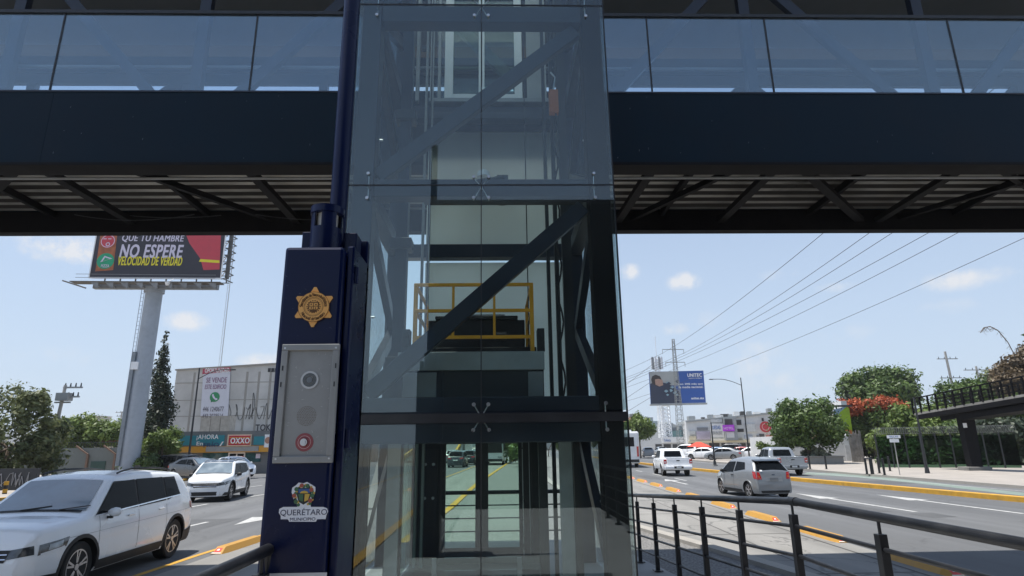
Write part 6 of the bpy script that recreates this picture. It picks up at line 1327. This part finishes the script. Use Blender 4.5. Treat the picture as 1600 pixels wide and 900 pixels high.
tc_ = facade(SH, 1131, 1150, 653, 688, shg, sh, 'stair_block', -1.5); facade(SH, 1132, 1144, 655, 664, shd, tc_, 'stair_opening', -1.62, -1.5); pu = facade(SH, 1129, 1147, 664, 674, mat('sign_purple', (.38, .04, .55), .5), sh, 'purple_sign', -2.0, -1.62)
S3 = Fr(SH.P(0, -2.0, 0), 14); textpx('HOTEL', S3, 1131, 671, 1146, 667, mat('sign_pink', (.75, .45, .8), .5), pu, b=-.05, bold=.02)
facade(SH, 1135, 1147, 675, 684, shw, tc_, 'stair_panel', -1.6, -1.5)
qd = random.Random(12); pal = [mat('sign_mix%s' % 'abcde'[i], c_, .6) for i, c_ in enumerate(((.30, .34, .42), (.5, .46, .36), (.42, .16, .12), (.16, .17, .19), (.45, .47, .48)))]
for (x0, y0, x1, y1, ci) in ((1077, 673, 1086, 679, 4), (1077, 681, 1087, 687, 1), (1089, 668, 1106, 672, 3), (1094, 676, 1099, 686, 3), (1101, 677, 1107, 684, 0), (1150, 684, 1160, 688, 1), (1163, 680, 1176, 686, 0), (1164, 662, 1180, 675, 4), (1182, 680, 1187, 686, 3), (1197, 680, 1212, 686, 2), (1110, 655, 1128, 660, 4), (1131, 686, 1150, 689, 3)):
    facade(SH, x0, x1, y0, y1, pal[ci], sh, 'signboard', -.22-.01*(ci+1))
for k in range(14):
    a9 = a_+(c2-a_)*(k+.5)/14; b = MB(); zq = zl+(zr-zl)*(k+.5)/14; b.box(a9, a9+qd.uniform(.6, 2), 1, 3, zq, zq+qd.uniform(.3, 1.1), SH); b.build('roof_unit', [shg, shw, shd][k % 3], sh)
b = MB(); b.bar(SH.P(a_, -.12, zl+.05), SH.P(c2, -.12, zr+.05), .3, .3); b.build('parapet_cap', shg, sh)
for x0, y0, x1, y1 in ((1150, 656, 1158, 664), (1152, 670, 1162, 675), (1126, 661, 1130, 667), (1190, 653, 1193, 658), (1186, 678, 1194, 683)): facade(SH, x0, x1, y0, y1, shd, sh, 'window', -.08)
rs_ = thing('round_shop_sign', 'round red sign on the white shop row left of the round tree', 'sign', tuple(SH.P(SH.on(1196, 667)[0], -.8, SH.on(1196, 667)[1]))); S4 = Fr(SH.P(0, -.8, 0), 14)
disc_on(S4, 1196, 667, 9, mat('sign_dull_red', (.42, .03, .04), .6), rs_, -.1, 'face'); disc_on(S4, 1196, 667, 6, mat('sign_pink2', (.6, .3, .3), .6), rs_, -.2, 'emblem_ring', rin=.8)
# low shops further left, red awning
S5 = Fr((at(1040, 700, 125).x, 125, 0), 6); ls_ = thing('low_shops', 'low pale shops with a blue sign left of the shop row', 'shops', tuple(S5.o)); a_, _ = S5.on(985, 700); c2, _ = S5.on(1078, 700); _, z_ = S5.on(1030, 684); b = MB(); b.box(a_, c2, 0, 10, 0, z_, S5); b.build('wall', shw, ls_)
facade(S5, 1034, 1070, 683, 692, whitep, ls_, 'signboard', -.4); S6 = Fr(S5.P(0, -.4, 0), 6); textpx('Toluca', S6, 1037, 690, 1048, 685.5, shb, ls_, b=-.05, bold=.025)
for x0, x1 in ((1024, 1034), (1037, 1048), (1051, 1068)): facade(S5, x0, x1, 694, 706, shd, ls_, 'shopfront', -.1)
bls = (((1014, 658, 1030, 690), 175, 'tall pale blue glass block behind the green tree beside the lift', mat('pale_block', (.36, .42, .44), .6)), ((1031, 670, 1044, 688), 160, 'brown grey block under the telecom mast', shg), ((1045, 668, 1062, 690), 165, 'grey windowed block behind the lattice mast', shg), ((1064, 672, 1077, 690), 150, 'dark teal block left of the shop row', mat('teal_block', (.06, .13, .14), .5)), ((985, 652, 993, 690), 190, 'reddish brown block at the edge of the lift shaft', mat('brick_block', (.26, .13, .10), .8)), ((1080, 657, 1100, 690), 150, 'plain pale block at the left end of the shop row', mat('pale_block2', (.48, .50, .50), .8)))
for (x0, y0, x1, y1), Y, lab, m in bls:
    f_ = Fr((at(x0, 690, Y).x, Y, 0), 0); t = thing('office_block', lab, 'building', tuple(f_.o), 0, 'distant buildings'); a_, z_ = f_.on(x0, y0); c2, _ = f_.on(x1, y0); b = MB(); b.box(a_, c2, 0, 12, 0, z_, f_); b.build('wall', m, t)
    w = (c2-a_); wn = MB()
    for i in range(4):
        for j in range(int(z_/3)): wn.box(a_+w*(i+.2)/4, a_+w*(i+.75)/4, -.05, 0, 1+3*j, 2.6+3*j, f_)
    wn.build('window_band', shd, t); b = MB(); b.box(a_+.5, a_+2, 3, 5, z_, z_+1.2, f_); b.build('roof_box', shg, t)
q = at(1092, 698, 84); tn = thing('red_canopy', 'red pyramid canopy tent by the parked white car', 'canopy', (q.x, 84, 0)); w = 1.05; zt_ = at(1092, 690.5, 84).z; ze = at(1092, 698, 84).z
b = MB(); b.add([(q.x-w, 82, ze), (q.x+w, 82, ze), (q.x+w, 86, ze), (q.x-w, 86, ze), (q.x-.3, 84, zt_), (q.x+.3, 84, zt_), (q.x-w, 82, ze-.3), (q.x+w, 82, ze-.3)], [(0, 1, 5, 4), (1, 2, 5), (2, 3, 4, 5), (3, 0, 4), (0, 6, 7, 1)]); b.build('canopy_cloth', mat('canvas_red', (.55, .06, .03), .7), tn)
for dx, dy in ((-w, 82), (w, 82), (w, 86), (-w, 86)): b = MB(); b.cyl((q.x+dx, dy, .1), (q.x+dx, dy, ze), .03, n=6); b.build('leg', greyp, tn)
# white building with green/orange panel
WB = Fr((at(1300, 720, 64).x, 64, 0), 8); wb = thing('white_building', 'white walled building with a green and orange slanted panel on its corner', 'building', tuple(WB.o)); a_, _ = WB.on(1215, 720); c2, _ = WB.on(1331, 720); _, z_ = WB.on(1330, 680)
whw = mat('white_wall', (.60, .61, .61), .8, var=.05, dirt=(.42, .42, .42), dscale=.3, damt=.4)
b = MB(); b.box(a_, c2, 0, 10, 0, z_, WB); b.box(a_+8, c2, .5, 10, z_, z_+3.6, WB); b.build('wall', whw, wb)
gp_ = MB(); gp_.prism([WB.on(x, y, -.1) for x, y in ((1319, 677), (1332, 678), (1326, 638), (1322, 635), (1311, 645), (1308, 655))][::-1], WB, -.2, -.1); pp_ = gp_.build('green_panel', mat('panel_green', (.32, .46, .02), .5), wb)
WB2 = Fr(WB.P(0, -.2, 0), 8); poly_on(WB2, [(1319, 677), (1332, 678), (1330.5, 672), (1318, 671)], mat('panel_orange', (.5, .15, .04), .5), pp_, -.03); poly_on(WB2, [(1302, 640), (1323, 635), (1312, 644), (1308, 655), (1302, 650)], mat('panel_blue', (.25, .36, .48), .5), pp_, -.03)
facade(WB, 1302, 1331, 633, 636, shd, wb, 'roof_edge', -.3); facade(WB, 1320, 1329, 695, 721, mat('white_door', (.5, .51, .52), .6), wb, 'door', -.05)
# weathered wooden fence, planters, bollards, sign
WF = Fr((at(1345, 720, 60).x, 60, 0), 6); wf = thing('wooden_fence', 'weathered grey board fence right of the white building', 'fence', tuple(WF.o)); b = MB(); a_, _ = WF.on(1332, 720); c2, _ = WF.on(1352, 720)
for k in range(12): t = a_+(c2-a_)*k/12; b.box(t, t+(c2-a_)/12-.03, rnd.uniform(0, .03), .06, 0, 3.0+rnd.uniform(-.3, .2), WF)
b.build('boards', mat('grey_boards', (.27, .25, .23), .9, var=.3, scale=2), wf)
plr = thing('planter', 'low concrete planter around the round tree', 'planter', (at(1275, 722, 57).x, 57, .1)); b = MB(); x = at(1275, 722, 57).x; b.box(x-3.2, x+2.2, 56.2, 59.8, .1, .75); b.box(x-3.3, x+2.3, 56.1, 59.9, .75, .83); b.build('planter_wall', kerbc, plr, bevel=.02)
for i, (x, yb, yt) in enumerate(((1266, 733, 719.5), (1291.5, 733, 718.5), (1355, 741, 721), (1363.5, 741, 723), (1374.5, 739.5, 723.5), (1382.5, 742.5, 724.5), (1391, 736, 725))):
    q = gp(x, yb, .125); h = min(1.1, .95); lab = ['first from the left, in front of the round tree', 'second from the left, in front of the white wall', 'third from the left, start of the close group by the sign', 'fourth from the left, thick one in the close group', 'fifth from the left, set back in the close group', 'sixth from the left, beside the street sign', 'last on the right, behind the street sign'][i]
    t = thing('bollard', 'thin dark bollard, '+lab, 'bollard', (q.x, q.y, .125), 0, 'bollards on the right pavement'); b = MB(); b.cyl((q.x, q.y, .125), (q.x, q.y, .125+h), .10 if i == 3 else .065, n=12); b.cyl((q.x, q.y, .125+h), (q.x, q.y, .15+h), .10 if i == 3 else .065, .03, 12); b.build('post', black, t, smooth=True)
    b = MB(); b.cyl((q.x, q.y, .125), (q.x, q.y, .145), .13, n=14); b.build('foot', clad, t)
q = gp(1406, 742, .125); SS = Fr((q.x, q.y, 0), 10); ss = thing('street_sign', 'grey post with two small white name plates on the right pavement', 'sign', (q.x, q.y, .125)); b = MB(); zt_ = at(1398, 680, q.y).z; b.cyl((q.x, q.y, .12), (q.x, q.y, zt_), .03, n=8); b.build('post', conp, ss)
b = MB(); b.box(-.38, .38, -.05, -.03, zt_-.18, zt_+.0, SS); pn_ = b.build('name_plate', whitep, ss); text('VILLAS', SS, -.25, .25, zt_-.14, zt_-.04, shb, pn_, b=-.06); b = MB(); b.box(-.26, .26, -.05, -.03, zt_-.42, zt_-.22, SS); b.build('name_plate', whitep, ss)
# green mesh fence with razor wire
FX = [gp(1400, 740, .12), gp(1580, 745, .12)]; FA, FB_ = Vector((FX[0].x+4.5, 47, 0)), Vector((at(1600, 740, 43).x, 43, 0)); fe = thing('mesh_fence', 'dark green mesh fence with coiled razor wire on top along the right pavement', 'fence', tuple(FA))
gmesh = glassmat('green_mesh', (.30, .42, .34), -.04, film=(.0, .01)); fh = 2.5; nseg = 9
for k in range(nseg):
    p0, p1 = FA.lerp(FB_, k/nseg), FA.lerp(FB_, (k+1)/nseg); b = MB(); b.bar(p0+Vector((0, 0, .1)), p0+Vector((0, 0, fh+.1)), .08, .08); b.build('post', dark, fe); b = MB(); b.bar(p0.lerp(p1, .03)+Vector((0, 0, 1.3)), p0.lerp(p1, .97)+Vector((0, 0, 1.3)), .01, 2.3); b.build('mesh_panel', gmesh, fe)
b = MB(); n = 700; pr = None; dv = (FB_-FA)
for k in range(n): t = k/n; a = t*2*math.pi*60; c = FA+dv*t+Vector((0, math.cos(a)*.25, fh+.35+math.sin(a)*.25)); (b.bar(pr, c, .016, .016) if pr else None); pr = c
b.build('razor_wire', mat('razor_wire_grey', (.16, .17, .17), .6, metal=.2), fe)
for k, (px, Y, h) in enumerate(((1478, 52, 2.1), (1570, 50, 2.0))):
    q = at(px, 720, Y); t = thing('stone_wall', ['brown rubble wall piece behind the mesh fence left of the pillar', 'pale concrete slab leaning behind the fence right of the pillar'][k], 'wall', (q.x, Y, 0)); b = MB(); b.box(q.x-1.3, q.x+1.3, Y, Y+.3, 0, h); b.build('wall_face', [mat('brown_rubble', (.16, .11, .08), .95, var=.5, scale=2), gB][k], t)
# raised walkway (ramp of another footbridge)
rw = thing('raised_walkway', 'black steel pedestrian ramp with railings on a leaning pillar at the right edge', 'pedestrian ramp', (31.5, 41, .1))
e0, e1 = at(1428, 647, 43.5), at(1600, 617, 35.5)
A, B = e0, e1; D = (B-A); wdir = Vector((D.y, -D.x, 0)).normalized()*-1
if wdir.y < 0: wdir = -wdir
E_ = A+D*1.6; wv = wdir*2.2
def slabm(b, A, E, wv, h0, h1):
    b.add([A+Vector((0, 0, h0)), E+Vector((0, 0, h0)), E+wv+Vector((0, 0, h0)), A+wv+Vector((0, 0, h0)), A+Vector((0, 0, h1)), E+Vector((0, 0, h1)), E+wv+Vector((0, 0, h1)), A+wv+Vector((0, 0, h1))], [(0,1,2,3), (7,6,5,4), (0,4,5,1), (1,5,6,2), (2,6,7,3), (3,7,4,0)])
b = MB(); slabm(b, A, E_, wv, -.10, 0.05); b.build('deck', conc, rw)
b = MB(); slabm(b, A+D*.02, E_, wv*.08, -.42, -.102); slabm(b, A+D*.02+wv*.92, E_+wv*.92, wv*.08, -.50, -.102)
b.build('edge_girder', soot, rw)
b = MB(); slabm(b, A+D*.42+wv*.1, E_+wv*.1, wv*.8, -.85, -.51); b.build('deep_girder', soot, rw)
b = MB(); 
for s_ in (0, .98):
    o_ = wv*s_
    for h in (1.08, .82, .56, .30): b.bar(A+o_+Vector((0, 0, h)), E_+o_+Vector((0, 0, h)), .08 if h > 1 else .04, .08 if h > 1 else .04)
    for k in range(20): p_ = A.lerp(E_, k/19)+o_; b.bar(p_, p_+Vector((0, 0, 1.06)), .11, .08)
b.build('railing', soot, rw)
pq = at(1515, 735, 40.6); b = MB(); pk = A+D*((40.6-A.y)/D.y)+wv*.5
b.prism([(-.36, .35), (.40, .35), (.50, pk.z-.42), (-.42, pk.z-.42)][::-1], Fr((pk.x, pk.y, 0), 0), -.25, .25); b.build('pillar', soot, rw, bevel=.02)
b = MB(); b.box(pk.x-.8, pk.x+.8, pk.y-.5, pk.y+.5, .1, .36); b.build('pillar_footing', conc, rw, bevel=.03)
b = MB(); b.box(pk.x-.42, pk.x-.18, pk.y-.30, pk.y-.26, 2.9, 3.2); b.build('notice_plate', whitep, rw)
# yellow clothed pedestrian on the raised walkway is only a few pixels: seated cart driver behind the railing
# ------------------------------------------------------------------ overpass and hills beyond the lift
ov = thing('overpass', 'concrete road overpass crossing far beyond the lift doors', 'overpass', (2, 150, 0)); b = MB()
x0, x1 = at(640, 690, 150).x, at(775, 690, 150).x; zz = at(735, 692, 150).z; zz = at(735, 690, 150).z
b.box(x0-40, x1+3, 150, 160, 6.0, 7.4); b.build('deck', gB, ov); b = MB(); b.box(x0-40, x1+3, 149.8, 150, 7.4, 8.3); b.build('parapet', kerbc, ov)
for x in (-60, -40, -24, -9, 3): b = MB(); b.box(x-.8, x+.8, 152, 158, 0, 6); b.build('pier', kerbc, ov)
# curving ramp climbing on the left of the overpass
b = MB(); n = 24; L_ = []; 
for k in range(n+1):
    t = k/n; y = 88+62*t; x = -9.5+2.5*math.sin(t*3.0)-5.5*t; z = .2+8.3*t**1.15; L_.append((x, y, z))
V = []; 
for (x, y, z) in L_: V += [(x-4.2, y, z), (x+3.0, y, z)]
b.add(V, [(2*i, 2*i+1, 2*i+3, 2*i+2) for i in range(n)]); o = b.build('curved_ramp', asph, ov)
b = MB()
for s_ in (-4.1, 2.9):
    for i in range(n): b.bar((L_[i][0]+s_, L_[i][1], L_[i][2]+.3), (L_[i+1][0]+s_, L_[i+1][1], L_[i+1][2]+.3), .3, .6)
b.build('ramp_parapet', yline, o)
V = []
b = MB()
for s_ in (-4.3, 3.1):
    V = []
    for (x, y, z) in L_: V += [(x+s_, y, 0), (x+s_, y, z)]
    b.add(V, [(2*i, 2*i+1, 2*i+3, 2*i+2) for i in range(n)])
b.build('retaining_wall', gB, o)
# tan buildings left of the shaft, seen past the kiosk
for (x0, y0, x1, Y, lab, m) in ((560, 662, 584, 95, 'tan block with small windows seen between kiosk and lift', mat('tan_render', (.34, .22, .15), .8)), (585, 672, 600, 100, 'white block right of the tan one beyond the lift glass', whw), (520, 668, 559, 100, 'grey row of low buildings behind the kiosk', shg), (600, 676, 660, 130, 'long grey block behind the left side of the lift', shg), (440, 660, 520, 90, 'cream building hidden mostly behind the kiosk', shy)):
    f_ = Fr((at(x0, 690, Y).x, Y, 0), 0); t = thing('office_block', lab, 'building', tuple(f_.o), 0, 'distant buildings'); a_, z_ = f_.on(x0, y0); c2, _ = f_.on(x1, y0); b = MB(); b.box(a_, c2, 0, 12, 0, z_, f_); b.build('wall', m, t); w = c2-a_; wn = MB()
    for i in range(4):
        for j in range(max(1, int(z_/3))): wn.box(a_+w*(i+.25)/4, a_+w*(i+.7)/4, -.05, 0, 1+3*j, 2.5+3*j, f_)
    wn.build('window_band', shd, t); b = MB(); b.box(a_-.1, c2+.1, -.15, 0, z_-.3, z_, f_); b.build('cornice', shw, t)
# white plinths
hl = MB(); n = 90; V = []
for k in range(n+1):
    x = -1500+3000*k/n; h = 26+18*math.sin(k*.35)+12*math.sin(k*.9+1)+6*math.sin(k*2.3); V += [(x, 1500, -1), (x, 1500, max(6, h)), (x, 1700, max(8, h+10))]
hl.add(V, [(3*i, 3*i+3, 3*i+4, 3*i+1) for i in range(n)]+[(3*i+1, 3*i+4, 3*i+5, 3*i+2) for i in range(n)]); struct(hl.build('hills', mat('hill_scrub', (.10, .12, .10), .9, var=.2, scale=.01)))
# distant town mass on both sides
dt = MB(); q = random.Random(5)
for k in range(160):
    x = q.uniform(-500, 500); y = q.uniform(230, 420); w = q.uniform(6, 18); h = q.uniform(3, 9) ; dt.box(x, x+w, y, y+w, 0, h, mi=k % 3)
o = dt.build('distant_town', [shw, shg, shy]); tag(o, 'far off low rise town merging into one pale mass on the horizon', 'town', kind='stuff')
# ------------------------------------------------------------------ air
hz = MB(); hz.box(-1700, 1700, -300, 1750, -1.2, 75); ho = hz.build('haze', bpy.data.materials.new('haze_air'))
hm = ho.data.materials[0]; hm.use_nodes = True; ht = hm.node_tree; ht.nodes.clear(); hout = N(ht, 'ShaderNodeOutputMaterial'); hv = N(ht, 'ShaderNodeVolumePrincipled')
hv.inputs['Color'].default_value = (.92, .95, 1, 1); hv.inputs['Density'].default_value = .00026; hv.inputs['Anisotropy'].default_value = .2
ht.links.new(hv.outputs[0], hout.inputs['Volume']); tag(ho, 'thin pale haze softening the far buildings and hills', 'haze', kind='stuff')
